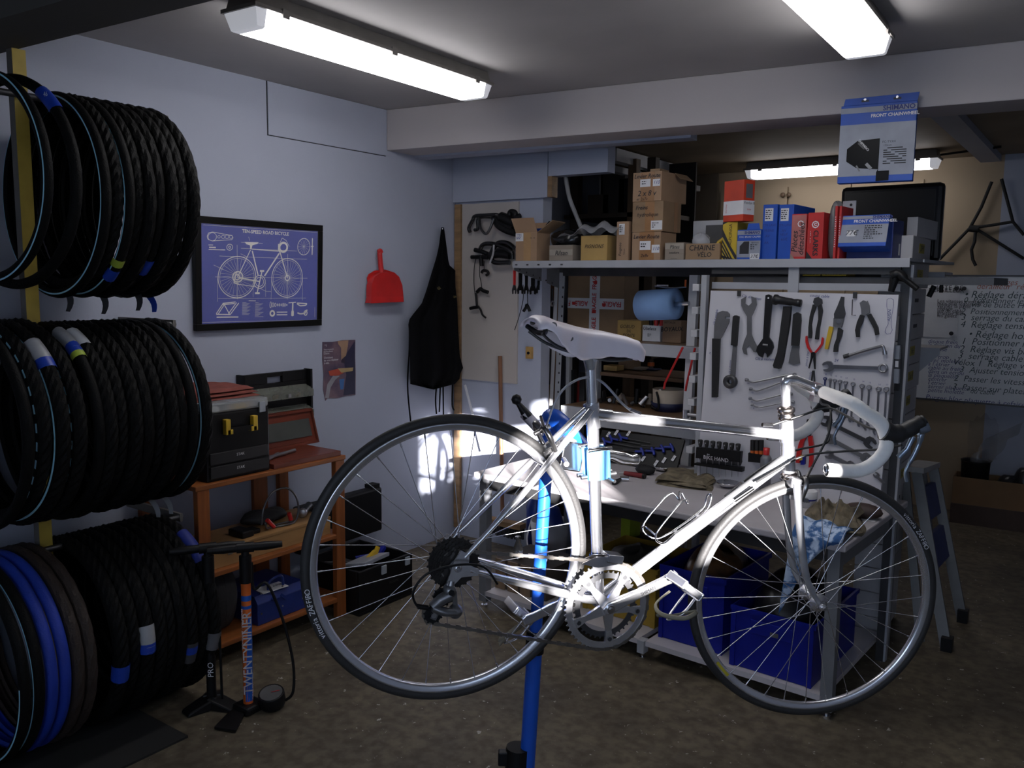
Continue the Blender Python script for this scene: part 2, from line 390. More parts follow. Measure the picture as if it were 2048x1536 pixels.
l1a = W(457, 62, ('z', zb)); l1b = W(934, 204, ('z', zb)); l1c = W(1003, 193, ('z', zb))
sdir = (l1b - l1a); sdir.z = 0; sdir.normalize(); nrm = V((sdir.y, -sdir.x, 0))
strip_light(l1a + nrm * .058, l1b + nrm * .058, ZC, 'long strip light on the ceiling above the framed blueprint', 'strip lights')
l2 = W(1690, 122, ('z', zb)); l2r = W(1778, 113, ('z', zb)); l2s = W(1560, 2, ('z', zb))
ld = (l2 - l2s); ld.z = 0; ld.normalize(); e2_ = (l2 + l2r) / 2
strip_light(e2_ - ld * 1.27, e2_, ZC, 'strip light cut by the top of the photo', 'strip lights', wd=.16)
zf = ZC - .035
lf = W(1476, 353, ('z', zf - .112)); lg = W(1848, 345, ('z', zf - .112))
strip_light((lf.x, 6.2), (lf.x + 1.27, 6.2), zf, 'strip light in the back room behind the hanging box', 'strip lights', em=M('lamp_diffuser_far', (.93, .93, 1), .3, emit=6.0))
lf3 = W(1852, 334, ('z', zf - .03)); obj('lamp_cable', MB().tube([(lf.x + 1.275, 6.2, zf - .03), (lf.x + 1.62, 6.16, zf - .012)], .008, 6), BLACK, [o for o in COL.objects if o.name.startswith('strip_light')][-1])
# ================================================================ tyre rack and tyres on the left
TX = -2.925
POSTG = M('post_grey', (.16, .15, .14), .6); POSTY = M('post_yellow', (.42, .30, .045), .5)
rk = thing('tyre_rack', 'grey and yellow post rack with rods carrying the bicycle tyres', 'rack', (TX, 1.38, 0))
ROWS = {'top': 1.868, 'middle': 1.115, 'bottom': .362}
def post(y, x=TX - .02):
    m = MB().aab(x - .025, y - .02, 0, x + .01, y + .02, 2.30); obj('post', m, POSTG, rk, 'grey steel post')
    obj('post_face', MB().aab(x + .0105, y - .02, 0, x + .013, y + .022, 2.30), POSTY, rk, 'yellow painted post face')
post(1.385)
obj('foot', MB().aab(XL + .02, 1.36, .0, TX + .05, 1.41, .035), POSTG, rk)
for r, z in ROWS.items():
    obj('rod', MB().tube([(TX, .95, z + .288), (TX, 1.90, z + .288)], .011, 8), DSTEEL, rk)
    obj('rod_bracket', MB().aab(XL + .002, 1.885, z + .272, TX + .012, 1.897, z + .304), POSTG, rk)
def tyre_mesh(name, R, wd, kind, mat):
    """hollow U section with tread cut into the crown"""
    n = 108; m = MB(); th = math.pi
    prof = []
    for i in range(11):
        t = -math.pi * .80 + i * math.pi * 1.6 / 10
        prof.append((R - wd / 2 + math.cos(t) * wd / 2, math.sin(t) * wd / 2, i))
    P = len(prof); vs = []
    for k in range(n):
        a = 2 * math.pi * k / n
        for (r, h, i) in prof:
            rr = r; e = abs(i - 5)
            if kind == 'knobby' and e <= 3: rr += .0032 * (1 if (k + (i % 2) * 1) % 2 else -.4)
            elif kind == 'ribbed' and e <= 2: rr += .0018 * (1 if (k // 2 + e) % 2 else -.4)
            elif kind == 'zigzag' and e <= 3: rr += .0022 * (1 if (k + e) % 3 else -.8)
            vs.append((math.cos(a) * rr, h, math.sin(a) * rr))
    fs = []
    for k in range(n):
        for j in range(P - 1):
            k2 = (k + 1) % n; fs.append((k * P + j, k * P + j + 1, k2 * P + j + 1, k2 * P + j))
    m.add(vs, fs, kind == 'slick')
    me = mesh(name, m, mat); return me
def ring_mesh(name, r0, r1, y, mat, dash=False, n=90, a0=0, a1=360):
    m = MB()
    for k in range(n):
        if dash and k % 2: continue
        if not (a0 <= k * 360 / n < a1): continue
        q = []
        for kk, r, yy in ((k, r0, y[0]), (k + 1, r0, y[0]), (k + 1, r1, y[1]), (k, r1, y[1])):
            a = 2 * math.pi * kk / n; q.append((math.cos(a) * r, yy, math.sin(a) * r))
        m.add(q, [(0, 1, 2, 3)])
    return mesh(name, m, mat)
STRIPE = M('reflective_stripe', (.42, .80, 1.0), .25, var=.02, spec=.8)
BRUB = M('brown_rubber', (.026, .016, .012), .7, bump=.3, bsc=150); BLRUB = M('blue_rubber', (.008, .035, .33), .6, bump=.2, bsc=150)
TM = {}
for kind in ('knobby', 'ribbed', 'zigzag', 'slick'):
    for nm, R in (('a', .328), ('b', .338)):
        TM[kind + nm] = tyre_mesh('tyre', R, {'knobby': .050, 'ribbed': .042, 'zigzag': .044, 'slick': .034}[kind], kind, RUBBER)
TM['brown'] = tyre_mesh('tyre', .338, .040, 'ribbed', BRUB); TM['blue'] = tyre_mesh('tyre', .335, .036, 'slick', BLRUB); TM['bluesmall'] = tyre_mesh('tyre', .326, .036, 'slick', BLRUB)
SM = {}
for k, (R_, w_, d, a0, a1) in {'slick_full': (.338, .034, 0, 0, 361), 'slick_low': (.338, .034, 0, 180, 361), 'knobby_full': (.338, .050, 0, 0, 361), 'knobby_dash': (.338, .050, 1, 0, 361), 'zigzag_full': (.338, .044, 0, 0, 361)}.items():
    t0, t1 = math.radians(90), math.radians(74); h_ = w_ / 2 + .0012
    SM[k] = ring_mesh('reflective_stripe', R_ - w_ / 2 + math.cos(t0) * h_, R_ - w_ / 2 + math.cos(t1) * h_, (-math.sin(t0) * h_, -math.sin(t1) * h_), STRIPE, d, a0=a0, a1=a1, n=70 if d else 120)
LB = M('label_blue', (.012, .05, .40), .4); LS = M('label_silver', (.42, .43, .45), .4, .2); LG = M('label_green', (.35, .45, .05), .4)
def wrap_label(t, R, wd, ang, span, mat, arcs=None, name='label_wrap'):
    m = MB(); n = 5
    def fn(i, j):
        a = math.radians(ang + (i - .5) * span); s = -math.pi * .72 + j * math.pi * 1.44
        r = R - wd / 2 + math.cos(s) * (wd / 2 + .004); return V((math.cos(a) * r, math.sin(s) * (wd / 2 + .004), math.sin(a) * r))
    m.grid(fn, n, 8)
    return obj(name, m, mat, t, local=True)
def flap(t, R, ang, ln, mat, tw):
    a = math.radians(ang); c = V((math.cos(a) * R, 0, math.sin(a) * R)); d = V((math.cos(a), tw, math.sin(a))).normalized()
    m = MB(); s = V((-math.sin(a), .3, math.cos(a))) * .018
    def fn(i, j): return c + d * (i * ln) + s * (j * 2 - 1) * (1 - .5 * i) + V((0, .012 * math.sin(i * 3), 0))
    m.grid(fn, 5, 2); m2 = MB(); m2.v = m.v; m2.f = m.f; m2.sm = m.sm
    return obj('label_flap', m, mat, t, local=True)
ORD = ['first', 'second', 'third', 'fourth', 'fifth', 'sixth', 'seventh', 'eighth', 'ninth', 'tenth', 'eleventh']
KD = {'knobby': 'knobby black', 'ribbed': 'ribbed black', 'zigzag': 'zigzag-treaded black', 'slick': 'smooth black', 'brown': 'brown', 'blue': 'bright blue'}
def tyre(kind, nm, y, row, label, stripe=None, dx=0, dz=0, yaw=0):
    me = TM[kind + nm] if kind + nm in TM else TM[kind]
    o = bpy.data.objects.new('bicycle_tyre', me); COL.objects.link(o)
    R = .326 if nm == 'small' else .338 if (nm == 'b' or kind in ('brown', 'blue')) else .328
    o.location = (TX + dx, y, ROWS[row] + .3 - R + .014 + dz); o.rotation_euler = (0, random.uniform(0, 6.28), math.radians(yaw))
    tag(o, label, 'tyre', 'bicycle tyres on the rack'); ROOTLOC[o] = V((0, 0, 0))
    if stripe:
        c = bpy.data.objects.new('reflective_stripe', SM[kind + '_' + stripe]); COL.objects.link(c); c.parent = o; c['label'] = 'pale blue reflective stripe'
        if stripe == 'dash': c['kind'] = 'stuff'
    o['R'] = R; del o['R']
    return o
def face(o):   # undo roll for things stuck at a fixed angle
    o.rotation_euler[1] = 0; return o
# top row beyond the post
WID = {'knobby': .050, 'ribbed': .042, 'zigzag': .044, 'slick': .034, 'brown': .040, 'blue': .036}
def pack(kinds, end, f=.92):
    ys = [0]
    for a_, b_ in zip(kinds, kinds[1:]): ys.append(ys[-1] + (WID[a_] + WID[b_]) / 2 * f)
    return [end - ys[-1] + y for y in ys]
top = [('slick', 'b', 'full'), ('knobby', 'a', None), ('slick', 'b', 'full'), ('zigzag', 'a', None), ('ribbed', 'b', None), ('ribbed', 'a', None), ('zigzag', 'b', None), ('zigzag', 'a', None), ('zigzag', 'b', None)]
TY = pack([t_[0] for t_ in top], 1.782)
for i, (k, nm, st) in enumerate(top):
    o = face(tyre(k, nm, TY[i], 'top', '%s tyre%s, %s past the yellow post in the top row' % (KD[k], ' with pale blue stripe' if st else '', ORD[i]), st, yaw=random.uniform(-.7, .7)))
    if i in (2,): wrap_label(o, .335, .036, -52, 9, LB); wrap_label(o, .335, .036, -42, 5, LG)
    if i in (5,): wrap_label(o, .33, .044, -48, 12, LB)
    if i in (1, 4, 7, 8): flap(o, .326, -95 + i, .07, M('dark_label', (.05, .05, .055), .5) if i < 8 else LB, (i % 3 - 1) * .3)
o = face(tyre('slick', 'b', 1.335, 'top', 'smooth black tyre with blue wrapper hanging before the yellow post', None, dz=.03, yaw=8))
wl_ = wrap_label(o, .338, .034, 48, 16, LB); text(wl_, '46', (.338 * math.cos(.84) + .004, -.0225, .338 * math.sin(.84)), (1, 0, 0), (0, 0, 1), .02, INKW)
face(tyre('slick', 'a', 1.27, 'top', 'smooth black tyre with pale blue stripe at the left photo edge, top row', 'full', dz=.03, yaw=5))
# middle row
mid = [('slick', 'b'), ('knobby', 'b'), ('knobby', 'a'), ('knobby', 'b'), ('ribbed', 'b'), ('knobby', 'a'), ('knobby', 'b'), ('ribbed', 'a'), ('slick', 'b'), ('zigzag', 'b')]
TY = pack([t_[0] for t_ in mid[:-1]], 1.748) + [1.806]
for i, (k, nm) in enumerate(mid):
    o = face(tyre(k, nm, TY[i], 'middle', '%s tyre%s, %s past the yellow post in the middle row' % (KD[k], ' with pale blue stripe' if i == 9 else '', ORD[i]), 'full' if i == 9 else None, yaw=random.uniform(-.7, .7)))
    if i == 0: wrap_label(o, .338, .034, 62, 20, LS); wrap_label(o, .338, .036, 52, 8, LB); wrap_label(o, .338, .037, 47, 4, LG)
    if i == 1: wrap_label(o, .338, .05, 62, 16, M('clear_bag', (.55, .57, .6), .3))
    if i in (9, 8): flap(o, .33, -78 - i, .09, LS, .4)
for i, (k, nm, st) in enumerate([('knobby', 'b', 'dash'), ('knobby', 'b', 'full'), ('knobby', 'a', 'dash'), ('slick', 'b', None)]):
    o = face(tyre(k, nm, 1.335 - i * .052, 'middle', '%s tyre%s, %s before the yellow post in the middle row' % (KD[k], {'dash': ' with dashed stripe', 'full': ' with pale stripe', None: ''}[st], ORD[i]), st, dz=.012, yaw=3))
    if i == 1: wrap_label(o, .338, .052, 50, 14, LS); wrap_label(o, .338, .053, 40, 6, LB)
# bottom row
bot = [('knobby', 'b'), ('knobby', 'a'), ('knobby', 'b'), ('knobby', 'b'), ('knobby', 'a'), ('ribbed', 'b'), ('knobby', 'b'), ('knobby', 'a'), ('knobby', 'b')]
TY = pack([t_[0] for t_ in bot], 1.808, .9)
for i, (k, nm) in enumerate(bot):
    o = face(tyre(k, nm, TY[i], 'bottom', '%s tyre, %s past the yellow post in the bottom row' % (KD[k], ORD[i]), None, yaw=random.uniform(-.7, .7)))
    if i == 0: wrap_label(o, .338, .05, -12, 10, LB)
    if i == 2: wrap_label(o, .338, .05, 4, 16, LS); wrap_label(o, .338, .052, -2, 6, LB)
    if i == 6: wrap_label(o, .338, .05, -16, 14, M('dark_label', (.05, .05, .055), .5)); wrap_label(o, .338, .052, -14, 5, LB)
    if i == 8: wrap_label(o, .338, .05, 52, 26, M('blue_strip', (.008, .02, .20), .6)); wrap_label(o, .338, .05, -14, 12, M('dull_label', (.14, .14, .15), .5))
for i, (k, st) in enumerate([('brown', None), ('brown', None), ('blue', None), ('blue', None), ('slick', 'full'), ('slick', 'low')]):
    face(tyre(k, 'b' if k == 'slick' else '', 1.338 - i * .041, 'bottom', '%s tyre%s, %s before the yellow post in the bottom row' % (KD[k], ' with pale blue stripe' if st else '', ORD[i]), st, dz=.004, yaw=2))
# mat under the tyres
obj('floor_mat', MB().aab(TX - .3, .9, .0, TX + .42, 1.62, .008), M('black_mat', (.012, .012, .012), .8), None, 'flat black rubber mat on the floor below the tyres', 'mat')
# ================================================================ orange wooden shelf against the left wall
OW = wood('orange_wood', (.33, .105, .028), .6, 7, .4, 'y'); OWV = wood('orange_wood_upright', (.30, .09, .024), .6, 7, .4, 'z')
SX0 = XL + .005; SX1 = -2.865; SY0 = W(395, 1000, ('x', SX1)).y; SY1 = W(690, 1000, ('x', SX1)).y
SZ = W(560, 938, ('x', SX1)).z; SZM = W(560, 1105, ('x', SX1)).z; SZL = .10
sh = thing('wooden_shelf', 'orange stained open wooden shelf unit against the blue wall', 'shelf', ((SX0 + SX1) / 2, (SY0 + SY1) / 2, 0))
for y in (SY0, SY1 - .055):
    for x in (SX0, SX1 - .03):
        obj('upright', MB().aab(x, y, 0, x + .03, y + .055, SZ - .018), OWV, sh, bevel=.003)
for z in (SZ, SZM, SZL):
    obj('shelf_board', MB().aab(SX0, SY0 - (.01 if z == SZ else -.002), z - .02, SX1 + (.004 if z == SZ else -.002), SY1 + (.005 if z == SZ else -.002), z), OW, sh, bevel=.003)
obj('back_rail', MB().aab(SX0, SY1 - .2, .0, SX0 + .02, SY1 - .12, SZ - .02), OWV, sh)
FS = ('x', SX1 - .03)
# --- black tool box with yellow handle
def yz(px, py, x): p = W(px, py, ('x', x)); return p.y, p.z
bx1 = SX1 - .02; y0 = yz(416, 900, bx1)[0]; y1 = yz(539, 880, bx1)[0]; zt = yz(480, 815, bx1)[1]
y0 = min(y0, SY0 + .06)
tb = thing('tool_box', 'black tool box with yellow handle and clear lid on the shelf', 'tool box', ((SX0 + bx1) / 2, (y0 + y1) / 2, SZ))
obj('body', MB().aab(SX0 + .06, y0, SZ, bx1, y1, zt - .012), BLACK, tb, bevel=.006)
for k in (0, 1):
    zz = SZ + .012 + k * .055
    dr = obj('drawer', MB().aab(bx1, y0 + .012, zz, bx1 + .008, y1 - .012, zz + .048), M('drawer_black', (.018, .018, .02), .4), tb, bevel=.003)
    text(dr, 'STAK', (bx1 + .009, (y0 + y1) / 2, zz + .028), (0, 1, 0), (0, 0, 1), .016, INKW)
hz = zt - .05; ym = (y0 + y1) / 2
hd = obj('handle_bar', MB().aab(bx1 + .012, ym - .055, hz - .045, bx1 + .024, ym + .055, hz - .025), BLACK, tb)
for s in (-1, 1):
    obj('handle_arm', MB().aab(bx1 + .002, ym + s * .066 - .011, hz - .05, bx1 + .026, ym + s * .066 + .011, hz + .012).aab(bx1 + .002, ym + s * .058 - .014, hz - .05, bx1 + .026, ym + s * .058 + .014, hz - .03), YELLOW, tb, 'yellow handle arm', bevel=.002)
CLEAR = M('clear_plastic', (.70, .73, .75), .12, alpha=.35, var=.02)
ld_ = obj('organiser_lid', MB().aab(SX0 + .06, y0 + .004, zt - .01, bx1 + .004, y1 - .004, zt + .03), CLEAR, tb, 'clear plastic organiser lid', bevel=.008)
random.seed(3)
for i in range(9):
    yy = y0 + .02 + (y1 - y0 - .05) * i / 8
    obj('small_part', MB().aab(bx1 - .03, yy, zt - .006, bx1 - .008, yy + .018, zt + .012), random.choice([YELLOW, WHITEP, DSTEEL, CARD]), tb)
obj('latch', MB().aab(bx1 + .004, y1 - .055, zt - .03, bx1 + .012, y1 - .025, zt + .014), M('grey_latch', (.35, .38, .42), .4), tb, bevel=.002)
# --- folded red cloth
def cloth(name, o, u, v, h, folds, mat, label, seed, amp=.012, cat='cloth', lay=3, nu=22, nv=16, wob=.06):
    rnd = random.Random(seed); m = MB(); o, u, v = V(o), V(u), V(v); ph = [rnd.uniform(0, 6) for _ in range(12)]
    for L in range(lay):
        s = 1 - .05 * L; z = h * L / lay
        def fn(i, j, L=L, s=s, z=z):
            uu = (i - .5) * s + .5 + wob * math.sin(j * 6 + ph[L]) * .3 ; vv = (j - .5) * s + .5 + wob * math.sin(i * 5 + ph[L + 3]) * .3
            e = min(i, 1 - i, j, 1 - j); dz = z + h / lay * min(1, e * 9) ** .5 * .92 + amp * min(1, e * 6) * (math.sin(i * folds + ph[5] + j * 3) * math.sin(j * folds * .7 + ph[6]) + .5 * math.sin(i * folds * 2.3 + j * 7 + ph[7])) * (.4 + .6 * (L == lay - 1))
            return o + u * uu + v * vv + V((0, 0, max(dz, .001)))
        m.grid(fn, nu, nv)
    ob = obj(name, m, mat, None, label, cat)
    return ob
cloth('red_cloth', (SX0 + .05, y0 - .03, zt + .031), (.30, 0, 0), (0, y1 - y0 + .04, 0), .045, 5, M('red_fabric', (.22, .055, .042), .85, var=.2, sc=18, bump=.2, bsc=200), 'folded faded red cloth lying on the black tool box', 5, .006)
# --- parts organiser behind
oy0, oz1 = yz(482, 745, SX0 + .02); oy1 = yz(613, 742, SX0 + .02)[0]; oz1 = yz(560, 744, SX0 + .02)[1]
og = thing('parts_organiser', 'black tilted parts organiser with clear trays against the wall', 'organiser', (SX0 + .03, (oy0 + oy1) / 2, SZ))
obj('back', MB().aab(SX0, oy0, SZ, SX0 + .02, oy1, oz1 - .05).aab(SX0, oy0, oz1 - .05, SX0 + .02, (oy0 + oy1) / 2 - .045, oz1).aab(SX0, (oy0 + oy1) / 2 + .045, oz1 - .05, SX0 + .02, oy1, oz1).aab(SX0, (oy0 + oy1) / 2 - .045, oz1 - .02, SX0 + .02, (oy0 + oy1) / 2 + .045, oz1), BLACK, og, bevel=.003)
obj('side', MB().aab(SX0, oy0 - .012, SZ, SX0 + .06, oy0, oz1 + .004), BLACK, og); obj('side', MB().aab(SX0, oy1, SZ, SX0 + .05, oy1 + .012, oz1 + .004), BLACK, og)
SMOKE = M('smoky_clear_plastic', (.22, .23, .20), .2, var=.15, alpha=.62)
for k, z in enumerate((oz1 - .125, oz1 - .225)):
    tr = obj('tray', MB().prism([(SX0 + .022, oy0 + .01, z), (SX0 + .022, oy0 + .01, z + .055), (SX0 + .082, oy0 + .01, z + .032), (SX0 + .082, oy0 + .01, z)], (0, oy1 - oy0 - .02, 0)), SMOKE, og, 'smoky clear tray')
    for q in range(1, 4): obj('divider', MB().aab(SX0 + .024, oy0 + (oy1 - oy0) * q / 4, z + .002, SX0 + .08, oy0 + (oy1 - oy0) * q / 4 + .003, z + .03), SMOKE, tr)
    for q in range(6): obj('small_part', MB().cb((SX0 + .06 + random.uniform(-.02, .02), oy0 + (oy1 - oy0) * (q + .5) / 6, z + .012), V((.012, 0, .003)), V((0, .008, 0)), V((0, 0, .009))), random.choice([STEEL, STEEL, CARD]), tr)
# --- open mahogany case with reamers
MAH = wood('mahogany', (.17, .035, .018), .6, 8, .35, 'y')
cy0 = y1 + .012; cy1 = SY1 + .0
ca = thing('wooden_case', 'open red-brown wooden tool case on the shelf corner', 'case', ((SX0 + SX1) / 2, (cy0 + cy1) / 2, SZ))
obj('tray', MB().aab(SX0 + .17, cy0, SZ, SX1 - .01, cy1 - .012, SZ + .022), MAH, ca, bevel=.002)
lidb = V((SX0 + .16, cy0, SZ + .02)); LW = W(636, 900, ('x', SX0 + .16)).y - cy0; lidt = (W(626, 816, ('x', SX0 + .11)).z - SZ - .02)
lid = obj('lid', MB().box(lidb, (0, LW, 0), (-.06, .01, lidt), (-.014, 0, 0)), MAH, ca, bevel=.002)
fr_ = MB(); e = V((-.06, .01, lidt))
for o_, a_, b_ in ((lidb, V((0, LW, 0)), e * .07), (lidb + e * .93, V((0, LW, 0)), e * .07), (lidb, V((0, .008, 0)), e), (lidb + V((0, LW - .008, 0)), V((0, .008, 0)), e)):
    fr_.box(o_ + V((.012, 0, 0)), a_, b_, (-.012, 0, 0))
obj('lid_rim', fr_, MAH, lid)
obj('lid_panel', MB().box(lidb + e * .22 + V((.006, .03, 0)), (0, LW - .06, 0), e * .5, (-.005, 0, 0)), M('slate', (.05, .055, .05), .7), lid)
for k, (ya, yb, xa, xb) in enumerate(((.0, .1, .0, .03), (.02, .14, .03, .02), (.05, .2, .05, .035))):
    obj('reamer', MB().tube([(SX1 - .07 - xa, cy0 + .01 + ya, SZ + .03), (SX1 - .1 - xb, cy0 + .02 + yb, SZ + .034)], [.006, .009], 8), STEEL, None, ['slim steel reamer at the front of the open wooden case', 'steel reamer in the middle of the open wooden case', 'longest steel reamer at the back of the open wooden case'][k], 'reamer')
# --- pine box, lock and bits on the middle shelf
PINE = wood('pine', (.40, .22, .085), .75, 5, .5, 'y')
py1 = yz(660, 1050, SX1 - .02)[0]
pz = W(500, 1075, ('x', SX1 - .01)).z
pn = thing('pine_box', 'long flat pine box with metal latches on the middle shelf', 'box', ((SX0 + SX1) / 2, (SY0 + SY1) / 2, SZM))
PT = SZM + .07
obj('body', MB().aab(SX0 + .15, SY0 + .06, SZM, SX1 - .035, SY1 - .06, PT), PINE, pn, bevel=.002)
obj('lid', MB().aab(SX0 + .148, SY0 + .058, PT, SX1 - .033, SY1 - .058, PT + .012), PINE, pn, bevel=.002)
for q in (.14, .8):
    yy = SY0 + .06 + (SY1 - SY0 - .12) * q
    obj('latch', MB().aab(SX1 - .036, yy, PT - .025, SX1 - .027, yy + .022, PT + .006), CHROME, pn, 'metal latch', bevel=.001)
T1 = PT + .012
lk = thing('cable_lock', 'looped bicycle cable lock with two red sleeves on the pine box', 'lock', (SX1 - .12, W(560, 1010, ('x', SX1 - .1)).y, T1))
XP = ('x', SX1 - .09)
def loopp(pts): return [V((p.x, p.y, max(p.z, T1 + .006))) for p in (W(a, b, XP) for a, b in pts)]
obj('cable', MB().tube(catmull(loopp([(523, 1050), (528, 1015), (545, 985), (572, 976), (590, 990), (597, 1015), (592, 1040), (578, 1052)]) , 6), .0045, 8).tube(catmull([p + V((.02 * math.sin(i), 0, 0)) for i, p in enumerate(loopp([(545, 1055), (565, 1068), (582, 1070), (586, 1055), (575, 1048), (560, 1058), (545, 1062), (530, 1055), (525, 1045)]))], 5), .0045, 8), M('grey_cable', (.12, .12, .125), .25, .4), lk)
for a_, b_ in (((534, 1040), (548, 1054)), ((578, 1026), (582, 1040))):
    obj('sleeve', MB().tube([W(*a_, XP), W(*b_, XP)], .0095, 10), RED, lk, 'red plastic sleeve')
ym_ = W(500, 1070, XP).y
obj('lock_bracket', MB().aab(SX1 - .16, ym_ - .06, T1, SX1 - .06, ym_ + .0, T1 + .03).aab(SX1 - .14, ym_ + .0, T1, SX1 - .08, ym_ + .05, T1 + .02), BLACK, None, 'black plastic lock bracket on the left of the pine box', 'bracket', bevel=.006)
yq = W(608, 1045, ('x', SX1 - .12)).y
tq = thing('torch', 'black torch with a silver lens lying on the pine box', 'torch', (SX1 - .14, yq, T1))
obj('barrel', MB().tube([(SX1 - .12, yq - .01, T1 + .022), (SX1 - .2, yq + .10, T1 + .022)], .018, 12), BLACK, tq)
obj('lens', MB().lathe([(.001, .004), (.016, .002), (.021, 0), (.022, -.02)], (SX1 - .115, yq - .017, T1 + .022), (.6, -.8, 0), 14), STEEL, tq, 'silver lens ring')
bagp = [(SX0 + .2, W(545, 1030, XP).y), ]
m = MB(); cy = W(560, 1030, XP).y
m.grid(lambda i, j: V((SX1 - .20 + .07 * math.cos(i * 6.283) * math.sin(j * 3.14), cy + .12 * math.sin(i * 6.283) * math.sin(j * 3.14), T1 + .028 - .028 * math.cos(j * 3.14) + .008 * math.sin(i * 25) * math.sin(j * 3.14))), 20, 8)
obj('black_pouch', m, M('black_fabric', (.015, .015, .017), .8, bump=.2), None, 'crumpled black pouch behind the cable lock on the pine box', 'pouch', org=(SX1 - .2, cy, T1))
# --- blue metal tool chest on the lower shelf
ty0 = yz(515, 1220, SX1 - .03)[0]; ty1 = yz(612, 1200, SX1 - .03)[0]; tzz = yz(560, 1180, SX1 - .03)[1]
BLM = M('blue_enamel', (.012, .03, .17), .35)
tc_ = thing('cantilever_tool_box', 'blue metal cantilever tool box on the bottom shelf', 'tool box', ((SX0 + SX1) / 2, (ty0 + ty1) / 2, SZL))
obj('body', MB().aab(SX0 + .1, ty0, SZL, SX1 - .03, ty1, tzz - .03), BLM, tc_, bevel=.004)
obj('lid', MB().prism([(SX0 + .1, ty0, tzz - .03), (SX1 - .028, ty0, tzz - .03), (SX1 - .05, ty0, tzz), (SX0 + .12, ty0, tzz)], (0, ty1 - ty0, 0)), BLM, tc_)
ymid = (ty0 + ty1) / 2
for k in range(2): obj('link_arm', MB().bar((SX1 - .026, ymid - .03 + k * .05, SZL + .08), (SX1 - .026, ymid - .06 + k * .05, tzz - .02), .012, .003, (1, 0, 0)), BLM, tc_)
obj('handle', MB().tube(catmull([(SX1 - .06, ymid - .05, tzz - .01), (SX1 - .06, ymid - .045, tzz + .04), (SX1 - .06, ymid + .02, tzz + .05), (SX1 - .06, ymid + .03, tzz - .01)], 5), .006, 8), BLM, tc_)
for q in range(6): obj('rivet', MB().disc((SX1 - .03, ty0 + .02 + (ty1 - ty0 - .04) * (q % 3) / 2, SZL + .05 + .09 * (q // 3)), (1, 0, 0), .004, .003, 8), STEEL, tc_)
cdm = obj('printed_card', MB().box((SX1 - .12, ty0 + .05, tzz + .003), (.08, -.01, 0), (.01, .13, 0), (0, 0, .002)), WHITEP, None, 'white printed card lying on the blue metal tool box', 'card')
text(cdm, 'TARIFS', (SX1 - .075, ymid + .01, tzz + .0058), (.05, .99, 0), (-1, .05, 0), .026, INK)
obj('dark_bag', (lambda m: m.grid(lambda i, j: V((SX1 - .16 + .09 * math.cos(i * 6.283) * math.sin(j * 3.14) ** .6, SY0 + .17 + .1 * math.sin(i * 6.283) * math.sin(j * 3.14) ** .6, SZL + .14 - .14 * math.cos(j * 3.14) + .01 * math.sin(i * 30 + j * 9) * math.sin(j * 3.14))), 22, 12))(MB()), M('dark_grey_fabric', (.03, .03, .033), .85, bump=.2), None, 'dark grey soft bag on the bottom shelf beside the pumps', 'bag', org=(SX1 - .16, SY0 + .17, SZL))
# ================================================================ big open tool case on the floor
fx1 = -2.80; gy0 = SY1 + .02; gy1 = W(825, 1120, ('x', fx1)).y; gz = W(760, 1130, ('x', fx1)).z
BLK2 = M('black_case', (.006, .006, .007), .5, spec=.25)
kc = thing('open_tool_case', 'large black open tool case standing on the floor by the wall', 'tool case', ((XL + fx1) / 2, (gy0 + gy1) / 2, 0))
m = MB().aab(XL + .12, gy0, 0, fx1, gy1, .02).aab(XL + .12, gy0, .02, XL + .135, gy1, gz).aab(fx1 - .015, gy0, .02, fx1, gy1, gz).aab(XL + .135, gy0, .02, fx1 - .015, gy0 + .015, gz).aab(XL + .135, gy1 - .015, .02, fx1 - .015, gy1, gz)
obj('body', m, BLK2, kc, bevel=.004)
lz = W(735, 978, ('x', XL + .07)).z; ly1 = W(757, 1000, ('x', XL + .07)).y
obj('lid', MB().aab(XL + .03, gy0, gz, XL + .10, ly1, lz), BLK2, kc, bevel=.012)
obj('lid_tab', MB().aab(XL + .035, ly1 - .07, lz, XL + .09, ly1 - .01, lz + .02), BLK2, kc)
for q in (.45, .9):
    yy = gy0 + (gy1 - gy0) * q
    obj('latch', MB().aab(fx1, yy - .02, gz - .05, fx1 + .008, yy + .012, gz - .008), M('grey_latch', (.35, .38, .42), .4), kc, 'grey latch', bevel=.002)
tp = obj('inner_tray', MB().aab(XL + .2, gy0 + .02, gz - .05, fx1 - .02, gy1 - .2, gz - .03), DSTEEL, kc)
text(kc, 'FORME', (fx1 + .001, (gy0 + gy1) / 2 + .05, gz * .5), (0, 1, 0), (0, 0, 1), .02, DSTEEL)
yc_ = gy0 + (gy1 - gy0) * .62
cl = thing('spring_clamp', 'yellow spring clamp with a blue grip in the open tool case', 'clamp', (fx1 - .12, yc_, gz - .03))
obj('jaw', MB().bar((fx1 - .12, yc_ - .06, gz - .01), (fx1 - .12, yc_ + .0, gz + .02), .02, .02).bar((fx1 - .12, yc_ - .02, gz - .02), (fx1 - .12, yc_ + .02, gz + .04), .018, .016), YELLOW, cl)
obj('grip', MB().bar((fx1 - .12, yc_ + .0, gz - .02), (fx1 - .14, yc_ + .08, gz + .02), .025, .02), BLUEP, cl)
obj('organiser_case', MB().box((fx1 - .17, gy0 + .06, gz - .03), (.13, .02, .03), (-.02, .19, 0), (0, 0, .02)), M('frosted_plastic', (.35, .36, .40), .3), None, 'small frosted organiser propped in the open tool case', 'organiser', bevel=.003)
